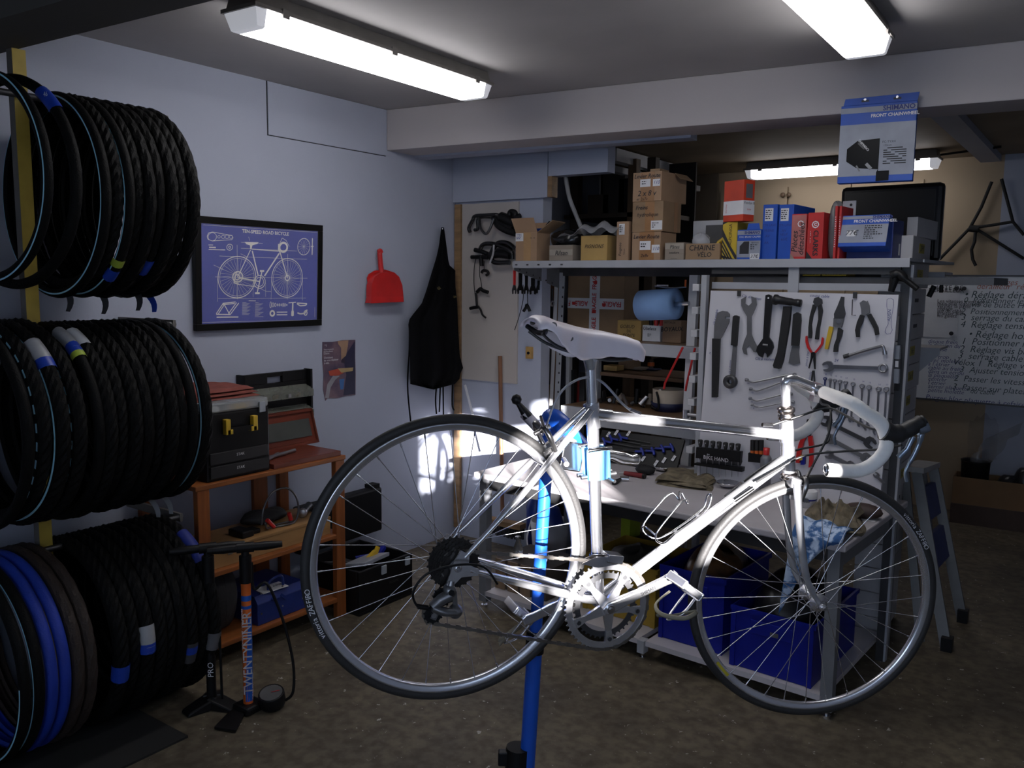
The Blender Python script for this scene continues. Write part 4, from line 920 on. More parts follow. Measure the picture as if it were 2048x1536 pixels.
# fork
obj('fork_crown', MB().cb(S(.868, .300), S1 * .014, S2 * .014, S3_ * .045), FRM, bk, bevel=.006)
for s in (-1, 1):
    obj('fork_blade', MB().tube(catmull([S(.868, .302, s * .042), S(.905, .19, s * .045), S(.945, .085, s * .048), S(.975, .035, s * .05), S(1.009, .0, s * .05)], 5), [.0125] * 6 + [.0115] * 6 + [.0095] * 5 + [.0075] * 4, 12, flat=.8), M('fork_metal', (.52, .53, .56), .28, .7), bk)
    obj('fork_end', MB().prism([S(1.0, .012, s * .05), S(1.02, .008, s * .05), S(1.02, -.012, s * .05), S(1.004, -.01, s * .05)], S3_ * (s * .005)), STEEL, bk)
# wheels
def wheel(name, C, a1, a2, ax, hubw, cass):
    """rim is the part; tyre, hub and every spoke are its sub-parts"""
    RIMM = M('rim_aluminium', (.66, .66, .69), .24, .85, var=.04)
    prof = [(.304, -.0085), (.312, -.010), (.3155, -.0105), (.3155, -.0085), (.312, -.006), (.311, .006), (.3155, .0085), (.3155, .0105), (.312, .010), (.304, .0085), (.299, .005), (.298, 0), (.299, -.005)]
    w_ = obj(name, MB().lathe(prof, C, ax, 96, closed=True), RIMM, bk, 'polished silver rim')
    tp_ = [(.3235 + math.cos(t) * .0117, math.sin(t) * .0125) for t in [i * 2 * math.pi / 14 for i in range(14)]]
    ty = obj('tyre', MB().lathe(tp_, C, ax, 110, closed=True), M('road_tyre', (.022, .021, .021), .62, bump=.12, bsc=220), w_, 'black slick road tyre')
    hb_ = MB().lathe([(.0045, -.072), (.009, -.07), (.009, -.062), (.006, -.058), (.012, -.05), (.012, -.044), (.024, -.040), (.024, -.036), (.013, -.032), (.012, 0), (.013, .032), (.024, .036), (.024, .040), (.012, .044), (.012, .05), (.006, .058), (.009, .062), (.009, .07), (.0045, .072)], C, ax, 20)
    obj('hub', hb_, ALU, w_); obj('axle', MB().tube([C - ax * .078, C + ax * .082], .0045, 8), STEEL, w_)
    SP = M('spoke_steel', (.66, .66, .69), .25, .95, var=.03); n = 32
    for k in range(n):
        sd = 1 if k % 2 else -1; pr = (k // 2) % 2; tr = 1 if pr else -1
        ar = 2 * math.pi * k / n; ah = ar + tr * math.radians(62)
        h = C + (a1 * math.cos(ah) + a2 * math.sin(ah)) * .022 + ax * (sd * .037 if not (cass and sd > 0) else .022)
        r = C + (a1 * math.cos(ar) + a2 * math.sin(ar)) * .2995 + ax * (sd * .002)
        dr_ = (r - h).normalized()
        obj('spoke', MB().tube([h, r], .00115, 5).tube([r - dr_ * .012, r], .002, 6), SP, w_)
    return w_, ty
RW, RT = wheel('rear_wheel', RH, E1, E2, E3, .13, True)
FC = S(1.009, 0); FW, FT = wheel('front_wheel', FC, S1, S2, S3_, .10, False)
def tyre_text(ty, C, a1, a2, ax, s_, mid, size, adv, name='lettering'):
    # letters set one by one along the sidewall
    total = sum(adv.get(ch, .62) for ch in s_) * size; pos = -total / 2
    for ch in s_:
        wdt = adv.get(ch, .62) * size; th = mid - (pos + wdt / 2) / .3235; pos += wdt
        if ch == ' ': continue
        rad = a1 * math.cos(th) + a2 * math.sin(th); tan = a1 * math.sin(th) - a2 * math.cos(th)
        text(ty, ch, C + rad * .3235 + ax * .0131, tan, rad, size * 1.15, INKW)
t0_ = math.radians(231)
obj('rim_sticker', MB().grid(lambda i, j: FC + (S1 * math.cos(t0_ + .16 * (i - .5)) + S2 * math.sin(t0_ + .16 * (i - .5))) * (.303 + .008 * j) + S3_ * .0106, 8, 1), M('sticker_yellow', (.45, .38, .03), .5), FW, 'yellow rim sticker')
ADV = {'i': .3, 't': .4, 'r': .42, 'I': .3, ' ': .5, 'J': .4, 'Z': .65}
tyre_text(FT, FC, S1, S2, S3_, 'vittoria ZAFFIRO', math.radians(47), .0145, ADV)
tyre_text(RT, RH, E1, E2, E3, 'vittoria ZAFFIRO', math.radians(208), .0145, ADV)
# cassette
CASS = M('cassette_steel', (.05, .047, .045), .4, .8)
def sprocket(C, a1, a2, ax, r, teeth, th, tooth=.004, inner=0.0, narrow=.45):
    m = MB(); P = []
    for k in range(teeth):
        for f_, rr in ((0, r), (.3, r), (.42, r + tooth), (.62, r + tooth), (.76, r)):
            t = 2 * math.pi * (k + f_) / teeth; P.append(C + (a1 * math.cos(t) + a2 * math.sin(t)) * rr)
    if not inner: m.prism(P, ax * th)
    else:
        n = len(P); Q = []
        for k in range(n):
            t = 2 * math.pi * (k // 5 + (0, .3, .42, .62, .76)[k % 5]) / teeth; Q.append(C + (a1 * math.cos(t) + a2 * math.sin(t)) * inner)
        vs = P + Q + [p + ax * th for p in P] + [q + ax * th for q in Q]; fs = []
        for i in range(n):
            j = (i + 1) % n
            fs += [(i, j, n + j, n + i), (2 * n + i, 3 * n + i, 3 * n + j, 2 * n + j), (i, 2 * n + i, 2 * n + j, j), (n + i, n + j, 3 * n + j, 3 * n + i)]
        m.add(vs, fs)
    return m
for k in range(8):
    r = .058 - .0040 * k
    obj('sprocket', sprocket(RH + E3 * (.026 + k * .0038), E1, E2, E3, r, 25 - 2 * k, .0018), CASS, RW)
obj('lock_ring', MB().lathe([(.018, .0), (.018, .004), (.010, .004), (.010, 0)], RH + E3 * .057, E3, 18), DSTEEL, RW)
# cranks and chainrings
CC = B(*BBp)
cr = obj('chainring', sprocket(CC + E3 * .046, E1, E2, E3, .1045, 52, .0025, .005, .089), ALU, bk, 'large outer chainring')
obj('inner_chainring', sprocket(CC + E3 * .038, E1, E2, E3, .079, 39, .0025, .005, .066), DSTEEL, bk)
ca_ = math.radians(33.5)      # drive crank angle in the bicycle plane
CA = E1 * math.cos(ca_) + E2 * math.sin(ca_); CP = E3.cross(CA)
sp = MB()
for k in range(5):
    t = ca_ + math.radians(36 + 72 * k); d = E1 * math.cos(t) + E2 * math.sin(t); q = E3.cross(d)
    sp.prism([CC + E3 * .050 + d * .012 + q * .014, CC + E3 * .050 + d * .012 - q * .014, CC + E3 * .046 + d * .06 - q * .0065, CC + E3 * .046 + d * .09 - q * .012, CC + E3 * .046 + d * .09 + q * .012, CC + E3 * .046 + d * .06 + q * .0065], E3 * .008)
    obj('chainring_bolt', MB().disc(CC + d * .0805 + E3 * .053, E3, .0055, .004, 10), DSTEEL, bk)
obj('spider', sp, ALU, bk, bevel=.002)
def crank(name, c, d, s, ax0):
    pr = E3.cross(d); m = MB(); L_ = .17
    secs = [(-.018, .010), (0, .019), (.02, .0165), (.08, .0125), (.15, .0125), (.17, .0145), (.182, .009)]
    vs = []
    for x, h in secs:
        z = ax0 + s * (.0 + .016 * max(0, x) / .17)
        for hh, zz in ((-h, 0), (-h * .8, .012), (h * .8, .012), (h, 0)): vs.append(c + d * x + pr * hh + E3 * (z + s * zz))
    fs = []
    for i in range(len(secs) - 1):
        for k in range(4): fs.append((i * 4 + k, i * 4 + (k + 1) % 4, i * 4 + 4 + (k + 1) % 4, i * 4 + 4 + k))
    fs += [(0, 1, 2, 3), tuple(len(vs) - 4 + k for k in (3, 2, 1, 0))]
    m.add(vs, fs); return obj(name, m, ALU, bk, bevel=.003)
crank('crank_arm', CC, CA, 1, .056); crank('crank_arm', CC, -CA, -1, -.056)
text(bk, 'SHIMANO', CC + CA * .105 + E3 * .0795, CA, CP, .011, DSTEEL)
obj('crank_bolt', MB().disc(CC + E3 * .066, E3, .010, .008, 12).disc(CC + E3 * .0745, E3, .006, .003, 6), CHROME, bk)
for s, d in ((1, CA), (-1, -CA)):
    pc = CC + d * .17 + E3 * (s * .082); o3 = E3 * s
    obj('pedal_axle', MB().tube([pc, pc + o3 * .09], .006, 8), STEEL, bk)
    u_ = E1 * math.cos(-.5) + E2 * math.sin(-.5); v_ = E3.cross(u_)     # pedal plane hangs tilted
    pm = MB()
    for q in (-1, 1):
        pm.cb(pc + o3 * .055 + u_ * (q * .028), u_ * .004, v_ * .011, o3 * .040)
    pm.cb(pc + o3 * .018, u_ * .028, v_ * .010, o3 * .006); pm.cb(pc + o3 * .090, u_ * .028, v_ * .008, o3 * .005)
    obj('pedal', pm, ALU, bk, bevel=.003)
    tcl = catmull([pc + o3 * .03 + u_ * .03, pc + o3 * .03 + u_ * .05 - v_ * .04, pc + o3 * .045 + u_ * .03 - v_ * .095, pc + o3 * .065 - u_ * .02 - v_ * .09, pc + o3 * .075 + u_ * .05 - v_ * .05, pc + o3 * .075 + u_ * .03], 6)
    obj('toe_clip', MB().tube(catmull([pc + o3 * .03 + u_ * .032 , pc + o3 * .03 - v_ * .05 + u_ * .03, pc + o3 * .05 - v_ * .085 + u_ * .02, pc + o3 * .07 - v_ * .05 + u_ * .03, pc + o3 * .07 + u_ * .032], 6), .005, 6, flat=.4), ALU, bk)
    st = catmull([pc + o3 * .02 - v_ * .03 - u_ * .0, pc + o3 * .02 - v_ * .075 - u_ * .01, pc + o3 * .05 - v_ * .085 - u_ * .0, pc + o3 * .085 - v_ * .06 + u_ * .03, pc + o3 * .085 - v_ * .03 + u_ * .045, pc + o3 * .06 - v_ * .07 + u_ * .02, pc + o3 * .035 - v_ * .095 + u_ * .0], 6)
    obj('toe_strap', MB().tube(st, .0055, 6, flat=.35), M('strap_leather', (.20, .18, .13), .6), bk, 'pale leather toe strap')
# chain
CHM = M('chain_steel', (.26, .24, .22), .35, .9)
rd_up = B(-.016, -.075, .046); rd_lo = B(-.030, -.115, .046)
def circ_pt(c, r, t): return c + (E1 * math.cos(t) + E2 * math.sin(t)) * r
C45 = CC + E3 * .047; R45 = RH + E3 * .044
chain = [circ_pt(R45, .033, math.radians(a_)) for a_ in range(250, 80, -20)] + [circ_pt(C45, .108, math.radians(a_)) for a_ in range(98, -100, -12)] + [rd_lo + E2 * -.022 + E1 * .004] + [circ_pt(rd_lo, .022, math.radians(a_)) for a_ in (240, 200, 160)] + [circ_pt(rd_up, .022, math.radians(a_)) for a_ in (-20, 10, 40)]
def resample(P, step, closed=True):
    out = []; n = len(P); acc = 0
    for i in range(n if closed else n - 1):
        a_, b2 = P[i], P[(i + 1) % n]; L_ = (b2 - a_).length
        while acc < L_: out.append((a_.lerp(b2, acc / L_), (b2 - a_).normalized())); acc += step
        acc -= L_
    return out
cm = MB()
for i, (p, d) in enumerate(resample(chain, .0127)):
    q = E3.cross(d)
    if i % 2:
        for z in (-.0032, .0032): cm.cb(p + E3 * z, d * .0062, q * .0040, E3 * .0006)
    else: cm.cb(p, d * .0066, q * .0032, E3 * .0022)
obj('chain', cm, CHM, bk, 'bicycle chain of fine links', kind='stuff')
# rear derailleur
RDM = M('derailleur_grey', (.22, .22, .23), .35, .85)
ho = B(-.008, -.052, .068)
obj('rear_derailleur', MB().tube([B(-.008, -.030, .066), ho], [.007, .010], 10).lathe([(.001, .012), (.012, .010), (.014, 0), (.014, -.012)], ho, E3, 16).tube(catmull([ho + E1 * .004 - E2 * .008, B(-.025, -.075, .068), B(-.042, -.092, .07)], 5), [.013] * 6 + [.012] * 5, 12).tube(catmull([B(-.040, -.092, .07), B(-.015, -.098, .075), B(.012, -.098, .072)], 5), [.012] * 11, 12, flat=.8).ball(B(.014, -.098, .066), .017, 12).bar(ho + E1 * .010, B(.012, -.088, .066), .010, .006, E3), RDM, bk)
obj('hanger_bolt', MB().disc(ho + E3 * .012, E3, .007, .004, 6), BLACK, bk)
for c_ in (rd_up + E1 * .0, rd_lo):
    obj('jockey_wheel', sprocket(c_ - E3 * .004, E1, E2, E3, .020, 11, .008, .003), BLACK, bk)
    obj('jockey_bolt', MB().disc(c_ + E3 * .005, E3, .006, .008, 10), STEEL, bk)
obj('derailleur_cage', MB().bar(rd_up + E3 * .009, rd_lo + E3 * .009 - E2 * .01, .014, .002, E3), RDM, bk)
obj('rear_cable', MB().tube(catmull([B(.10, -.028, .065), B(.055, .012, .078), B(-.01, .012, .085), B(-.07, -.015, .08), B(-.092, -.06, .075), B(-.075, -.092, .072), B(-.05, -.094, .07)], 6), .0028, 8), BLACK, bk)
obj('cable_adjuster', MB().tube([B(-.075, -.092, .072), B(-.052, -.094, .07)], .006, 8), BLACK, bk)
# front derailleur
obj('front_derailleur', MB().tube([B(.368, .02), B(.36, .05)], .017, 14).cb(B(.385, .055, .04), E1 * .02, E2 * .010, E3 * .02).prism([B(.30, .035, .052), B(.335, .055, .052), B(.395, .062, .052), B(.402, .045, .052), B(.345, .03, .052)], E3 * .003).prism([B(.30, .035, .034), B(.335, .055, .034), B(.395, .062, .034), B(.402, .045, .034), B(.345, .03, .034)], E3 * .003), CHROME, bk, bevel=.002)
# brakes
def brake(name, c, a1, a2, ax, sg):
    m = MB()
    for s in (-1, 1):
        m.tube(catmull([c + ax * (s * .004), c + ax * (s * .03) + a2 * .012, c + ax * (s * .043) - a2 * .010, c + ax * (s * .038) - a2 * .048], 5), [.008] * 6 + [.007] * 6 + [.006] * 4, 8)
        m.cb(c + ax * (s * .021) - a2 * .046, a1 * .024, a2 * .005, ax * .006)
    m.tube([c - a1 * .02 * sg, c + a1 * .022 * sg], .006, 8)
    m.tube([c + ax * .03 + a2 * .012, c + ax * .045 + a2 * .045], .004, 6)
    return obj(name, m, M('brake_alloy', (.34, .33, .33), .28, .95), bk, bevel=.001)
brake('rear_brake', B(.158, .325), E1 * .8 + E2 * .6, E2 * .8 - E1 * .6, E3, 1)
brake('front_brake', S(.893, .305), S1, S2, S3_, -1)
# cables and housings
HS = M('cable_black', (.015, .015, .016), .45); HG = M('cable_grey', (.42, .42, .44), .35, .3)
obj('brake_cable_housing', MB().tube(catmull([B(.165, .365, .012), B(.185, .425, .01), B(.23, .462, .008), B(.28, .462, .006), B(.345, .42, .004), B(.375, .405, .002)], 6), .003, 8), HG, bk)
obj('brake_cable', MB().tube([B(.16, .325, .012), B(.168, .37, .012)], .002, 6), HG, bk)
obj('cable_stop', MB().tube([B(.37, .408, .002), B(.40, .402, .002)], .005, 8).tube([B(.745, .428, .004), B(.775, .432, .004)], .0048, 8), CHROME, bk)
obj('rear_brake_housing', MB().tube(catmull([B(.775, .432, .004), S(.84, .47, .02), S(.90, .505, .03), S(.93, .50, .08), S(.955, .49, .16), S(.985, .50, .2)], 6), .003, 8), HS, bk)
obj('left_brake_housing', MB().tube(catmull([S(.905, .345, .02), S(.93, .44, .01), S(.935, .50, -.03), S(.95, .50, -.12), S(.975, .51, -.2)], 6), .003, 8), HS, bk)
for k, (e1_, e2_2) in enumerate((((.80, .36, .03), .2), ((.80, .345, .018), -.2))):
    obj('shift_housing', MB().tube(catmull([B(.745, .285 - k * .01, .03 - .05 * k), B(.80, .325, .03 - .05 * k), S(.87, .375, .04 - .06 * k), S(.95, .41, .07 - .10 * k), S(.995, .44, .14 - .28 * k), S(1.02, .47, e2_2)], 6), .003, 8), HS, bk)
    obj('cable_boss', MB().tube([B(.70, .228, .019 - .038 * k), B(.742, .268, .026 - .05 * k)], .0055, 8), CHROME, bk)
    obj('shift_cable', MB().tube([B(.70, .222, .02 - .04 * k), B(.40, -.075, .006 - .012 * k)], .0012, 6), STEEL, bk)
# bottle cage of bent wire
def G(t, up, l=0): # along the down tube, up from it
    d = (B(.842, .352) - B(.395, -.058)).normalized(); n_ = d.cross(E3) * -1
    if n_.dot(E2) < 0: n_ = -n_
    return B(.395, -.058) + d * t + n_ * (.016 + up) + E3 * l
for s in (-1, 1):
    obj('cage_wire', MB().tube(catmull([G(.24, .006, s * .008), G(.20, .012, s * .02), G(.19, .05, s * .035), G(.26, .075, s * .036), G(.30, .08, s * .033), G(.305, .06, s * .02), G(.31, .085, s * .006)], 5), .0026, 8), CHROME, bk)
obj('cage_wire', MB().tube(catmull([G(.19, .05, -.035), G(.188, .065, 0), G(.19, .05, .035)], 5), .0026, 8).tube(catmull([G(.24, .006, -.008), G(.34, .006, -.008), G(.37, .03, -.006), G(.375, .03, .006), G(.34, .006, .008), G(.24, .006, .008)], 5), .0026, 8), CHROME, bk)
obj('cage_bolt', MB().tube([G(.25, -.002), G(.25, .008)], .005, 8).tube([G(.32, -.002), G(.32, .008)], .005, 8), STEEL, bk)
# ---------------------------------------------------------------- work stand
STB = M('stand_blue', (.012, .09, .50), .35, var=.06)
clampc = B(.312, .268)
topP = B(.245, .305, -.17)
fwd = V((CF.x, CF.y, 0)).normalized()
lowP = W(1062, 1410, (fwd, topP)); dl = (lowP - topP).normalized(); base = topP + dl * ((topP.z - .12) / -dl.z)
st = thing('repair_stand', 'blue tubular bicycle repair stand holding the bicycle', 'stand', (base.x, base.y, 0))
obj('lower_post', MB().tube([base, topP + dl * .55], .0205, 18), STB, st)
obj('upper_post', MB().tube([topP + dl * .56, topP + dl * .02], .0165, 16), STB, st)
obj('post_collar', MB().tube([topP + dl * .53, topP + dl * .59], .025, 16), BLACK, st)
low2 = W(1035, 1515, (fwd, topP))
obj('foot_collar', MB().tube([low2 - dl * .03, low2 + dl * .06], .032, 14).cb(low2 + CX * -.03, CX * .022, CF * .014, UZ * .02), BLACK, st, bevel=.004)
hd_ = catmull([topP + dl * .04, topP - dl * .02, topP - dl * .04 + E3 * .03, B(.275, .318, -.10), B(.30, .29, -.06)], 5)
obj('head', MB().tube(hd_, [.019] * 6 + [.024] * 8 + [.02] * 7, 14), STB, st)
obj('head_joint', MB().tube([B(.262, .285, -.125), B(.262, .285, -.06)], .026, 16).cb(B(.258, .262, -.09), E1 * .02, E2 * .035, E3 * .02), M('cast_alloy', (.36, .36, .38), .4, .8), st, bevel=.003)
sd_t = (B(.272, .40) - B(*BBp)).normalized(); pe = E3.cross(sd_t)
PAD = M('clamp_pad', (.16, .46, .80), .35, var=.06)
for s in (1, -1):
    j = MB()
    prof = [(x_ * .82, y_) for x_, y_ in [(-.034, .008), (-.034, .020), (-.027, .028), (-.016, .025), (-.008, .030), (.0, .027), (.008, .030), (.016, .025), (.027, .028), (.034, .020), (.034, .008), (.022, .0155), (.0, .0165), (-.022, .0155)]]
    j.prism([clampc + pe * x + E3 * (s * y) - sd_t * .036 for x, y in prof], sd_t * .072)
    obj('clamp_jaw', j, PAD, st, 'light blue ribbed jaw', bevel=.0015)
    for q in (-1, 1): obj('jaw_bolt', MB().tube([clampc + pe * (q * .045) + E3 * (s * .012) - sd_t * .028, clampc + pe * (q * .030) + E3 * (s * .012) - sd_t * .028], .005, 8), STEEL, st)
    obj('jaw_edge', MB().tube([clampc + pe * -.03 + E3 * (s * .024) + sd_t * .037, clampc + E3 * (s * .031) + sd_t * .040, clampc + pe * .03 + E3 * (s * .024) + sd_t * .037], .005, 8), CHROME, st)
obj('clamp_plate', MB().cb(B(.262, .270, -.036), E1 * .028, E2 * .035, E3 * .006), CHROME, st, bevel=.003)
obj('clamp_spindle', MB().tube([B(.236, .262, -.02), B(.215, .262, .05)], .006, 10).tube([B(.33, .24, -.03), B(.345, .238, .05)], .004, 8), STEEL, st)
hk = [B(.335, .283, -.04), B(.37, .287, -.045), B(.40, .283, -.045), B(.425, .282, -.045), B(.438, .285, -.045), B(.448, .288, -.045)]
obj('clamp_lever', MB().tube(hk, [.012, .013, .017, .013, .017, .008], 14), CHROME, st, 'turned chrome clamp lever')
for k in range(3):
    a_ = math.radians(60 + 120 * k); d = V((math.cos(a_), math.sin(a_), 0))
    obj('leg', MB().tube([base + UZ * .15, V((base.x, base.y, .014)) + d * .48], .014, 12), STB, st); 
    obj('rubber_foot', MB().tube([V((base.x, base.y, .016)) + d * .45, V((base.x, base.y, .016)) + d * .50], .016, 12), BLACK, st)
obj('tool_arm', MB().tube([W(1098, 880, (fwd, topP)), W(1048, 826, (fwd, topP))], .014, 4), M('arm_white', (.55, .52, .56), .4), st)
obj('arm_clip', MB().tube([W(1056, 834, (fwd, topP)), W(1033, 802, (fwd, topP))], [.014, .005], 8).ball(W(1033, 799, (fwd, topP)), .014, 8), BLACK, st, 'black knob at the end of the arm')
# ================================================================ corner: things hanging on the back wall
def c8(x, y): return (920 + x * 220 / 1300, 400 + y * 220 / 1300)
def PB(x, y, o=.03): return W(*c8(x, y), ('y', YB - o))
BLKG = M('gloss_black', (.010, .010, .011), .22)
def hang(name, label, cat, tubes, extra=(), lo=(0, 0)):
    xs = [p for t in tubes for p in t[0]]
    o = PB(*lo); t = thing(name, label, cat, o)
    for i, (pts, r, nm, mt) in enumerate(tubes): obj(nm, MB().tube(catmull([PB(p[0], p[1], p[2] if len(p) > 2 else .05) for p in pts], 5), r, 8), mt, t)
    return t
hang('handlebar_bundle', 'upper bundle of black handlebars hung on the ivory panel', 'handlebar', [
    ([(120, 380), (105, 330), (150, 240), (180, 190), (300, 180, .07), (420, 175, .08), (480, 190)], .011, 'bent_bar', BLKG),
    ([(170, 355), (210, 340), (210, 240), (260, 200), (480, 210), (600, 230)], .010, 'bent_bar', BLKG),
    ([(230, 200), (240, 320, .09), (300, 400, .1), (350, 350, .1), (400, 220, .09)], .008, 'bent_bar', M('worn_bar', (.10, .10, .10), .3, .8)),
    ([(400, 190), (460, 300, .06), (560, 360, .06), (660, 390, .06)], .022, 'bar_grip', BLACK), ([(480, 200), (560, 230), (680, 290)], .03, 'bar_grip', BLACK), ([(430, 240), (520, 320), (640, 330)], .026, 'bar_grip', BLACK),
    ([(585, 180), (600, 140), (650, 150), (655, 200), (710, 190)], .016, 'brake_lever_end', BLACK)], lo=(300, 410))
hang('handlebar_bundle', 'lower bundle of black handlebars with a clear bag on the ivory panel', 'handlebar', [
    ([(590, 740, .07), (420, 740, .08), (370, 690), (380, 600), (450, 510), (560, 510), (640, 570)], .014, 'bent_bar', BLKG),
    ([(240, 580), (270, 530), (330, 515), (440, 530), (600, 600), (620, 700)], .013, 'bent_bar', BLKG),
    ([(350, 660), (460, 640), (590, 660)], .022, 'bent_bar', BLACK), ([(440, 600), (540, 590), (620, 640)], .014, 'bent_bar', BLACK),
    ([(175, 590), (260, 610), (330, 640)], .013, 'bar_grip', BLACK), ([(135, 675), (260, 675), (330, 680)], .012, 'bar_grip', BLACK),
    ([(245, 650), (250, 720), (255, 780)], .013, 'bar_grip', BLACK), ([(400, 530, .10), (390, 640, .1), (350, 750, .1)], .006, 'clear_wrap', M('film', (.5, .5, .52), .15, alpha=.6))], lo=(400, 760))
hang('hydraulic_brake', 'black hydraulic brake lever hanging by its hose on the ivory panel', 'brake', [
    ([(190, 690), (168, 800), (165, 1000), (185, 1150), (190, 1260)], .0025, 'hose', BLACK), ([(235, 720), (232, 880), (250, 980), (255, 1040)], .0022, 'hose', BLACK),
    ([(200, 1090), (240, 1050), (270, 1070), (330, 1090)], .011, 'lever_body', BLACK), ([(185, 1100), (195, 1200), (200, 1260)], .007, 'lever_body', BLACK),
    ([(120, 1282), (160, 1272), (215, 1265)], .010, 'bar_clamp', BLACK), ([(215, 1255), (245, 1300), (265, 1355), (305, 1392)], .006, 'lever_blade', BLACK),
    ([(285, 720), (285, 820)], .002, 'cable', BLACK), ([(255, 860), (275, 835), (320, 840), (335, 870), (310, 890)], .009, 'caliper', BLACK)], lo=(250, 1390))
hang('brake_cable', 'thin black cable with a small calliper end hanging under the wrenches', 'cable', [
    ([(750, 830), (790, 1000), (800, 1230)], .0022, 'cable', BLACK), ([(750, 1315), (780, 1270), (790, 1240), (815, 1290), (825, 1315)], .009, 'calliper', BLACK),
    ([(745, 1000), (745, 1180), (700, 1370), (645, 1536)], .0022, 'cable', BLACK)], lo=(790, 1320))
# broom stick with its brush, wooden stick and profiles leaning in the gap
br = thing('broom', 'wooden broom leaning upside the back wall with a dark bristle head', 'broom', W(1010, 1062, ('y', YB - .1)))
bt = W(1000, 712, ('y', YB - .03)); bb = W(1005, 1040, ('y', YB - .12))
obj('stick', MB().tube([bb, bt], .0125, 10), wood('broom_wood', (.23, .10, .05), .6, 5, .5, 'z'), br)
bl = W(978, 1045, ('y', YB - .12)); brr = W(1046, 1032, ('y', YB - .12)); ddir = (brr - bl); ddir.z = 0
obj('brush_block', MB().box(V((bl.x, bl.y - .03, bb.z - .03)), ddir, (0, .06, 0), (0, 0, .03)), wood('raw_wood', (.36, .22, .11)), br)
bm_ = MB()
for i in range(14):
    for j in range(3):
        p = V((bl.x, bl.y - .02 + .02 * j, bb.z - .03)) + ddir * ((i + .5) / 14); bm_.tube([p, p + V((random.uniform(-.01, .01), random.uniform(-.01, .01), -.06))], [.006, .008], 5)
obj('bristles', bm_, M('dark_bristle', (.03, .03, .035), .9), br, 'dark bristles', kind='stuff')
for k, (a_, b2, wd, mt, lb, ct) in enumerate((
    ((930, 770), (965, 905), .012, WHITEP, 'thin pale strip leaning beside the apron strings', 'strip'),)):
    obj('leaning_strip', MB().bar(W(*b2, ('y', YB - .08)), W(*a_, ('y', YB - .02)), wd, .008, (0, 1, 0)), mt, None, lb, ct)
for q in ((893, 935), (892, 985)):
    c0 = W(*q, ('y', YB - .03)); obj('coat_hook', MB().tube(catmull([c0 + V((0, 0, .03)), c0 + V((.0, -.02, .025)), c0 + V((.005, -.035, 0)), c0 + V((0, -.025, -.025)), c0 + V((0, -.005, -.02))], 4), .007, 8), BLACK, None, ['upper black coat hook on the wooden strip', 'lower black coat hook on the wooden strip'][q[1] > 950], 'hook', 'coat hooks')
VG = 4.14
def lean(name, px0, px1, py0, py1, v, th, mat, label, cat, sh=0):
    a_ = W(px0, py1, ('v', v)); b2 = W(px1, py1, ('v', v)); z1 = W((px0 + px1) / 2 + sh, py0, ('v', v)).z; s_ = W(px0 + sh, py0, ('v', v)) - a_; s_.z = 0
    return obj(name, MB().box(V((a_.x, a_.y, 0)), V((b2.x - a_.x, b2.y - a_.y, 0)), RN * th, V((s_.x, s_.y, z1))), mat, None, label, cat)
lean('steel_profile', 1074, 1082, 612, 1000, VG, .05, DSTEEL, 'tall dark steel profile standing beside the wall end', 'profile', 22)
lean('brown_panel', 1084, 1100, 560, 1000, VG + .06, .02, wood('brown_panel_wood', (.22, .105, .045), .7, 4, .6, 'z'), 'tall brown board standing behind the rack post', 'board', 14)
lean('wooden_batten', 1083, 1090, 770, 1000, VG - .03, .02, wood('raw_wood', (.36, .22, .11)), 'short raw wooden batten standing by the brown board', 'batten', 8)
lean('perforated_angle', 1130, 1137, 690, 1000, 4.12, .03, RACKG, 'grey perforated steel angle stored upright left of the seat post', 'profile', 2)
lean('black_profile', 1139, 1146, 740, 1000, 4.14, .03, BLACK, 'black upright profile stored behind the rear brake cable', 'profile', 2)
lean('black_profile', 1157, 1167, 745, 1000, 4.16, .03, BLACK, 'black upright profile just left of the seat post', 'profile', 2)
lean('red_strip', 1150, 1155, 758, 1000, 4.2, .02, M('red_strip_paint', (.35, .03, .03), .5), 'narrow red strip between two black profiles', 'strip', 2)
# ================================================================ shelving rack
VS = 3.62
ZT = W(1420, 519, ('v', VS)).z
def ur(px, py, v): p = W(px, py, ('v', v)); return p.dot(RU), p.z
U0 = ur(1026, 525, VS)[0]; U1 = ur(1820, 525, VS)[0]
rack = thing('shelving_rack', 'grey steel shelving rack behind the workbench', 'rack', RP((U0 + U1) / 2, 3.9, 0))
obj('top_shelf', MB().box(RP(U0, VS, ZT - .012), RU * (U1 - U0), RN * .2, UZ * .012).box(RP(U0, VS + .2, ZT - .012), RU * (-.90 - U0), RN * .54, UZ * .012), RACKG, rack)
obj('shelf_lip', MB().box(RP(U0, VS - .004, ZT - .036), RU * (U1 - U0), RN * .004, UZ * .036), RACKG, rack, 'grey folded shelf edge')
for k in range(5): obj('slot', MB().box(RP(U0 + .02 + k * .075, VS - .006, ZT - .024), RU * .014, RN * .002, UZ * .008), DSTEEL, rack)
VP = 4.04
def leanpost(name, pa, pb2, v, wd, th, mat, zb=None, label=None):
    a_ = W(*pa, ('v', v)); b2 = W(*pb2, ('v', v)); d = (b2 - a_) / (b2.z - a_.z)
    zb_ = 0 if zb is None else zb; b3 = a_ + d * (zb_ - a_.z)
    return obj(name, MB().box(b3, RU * wd, RN * th, a_ - b3), mat, rack, label)
leanpost('post', (1110, 545), (1097, 849), VP, .024, .004, WHITE); q = leanpost('post', (1119, 545), (1107, 849), VP, .038, .003, RACKG)
for k in range(12):
    c0 = W(1126 - k * .9, 575 + k * 19, ('v', VP - .002)); obj('post_hole', MB().cb(c0, RU * .004, RN * .001, UZ * .006), INK, rack)
leanpost('post', (1379, 550), (1366, 817), 3.88, .045, .03, WHITE)
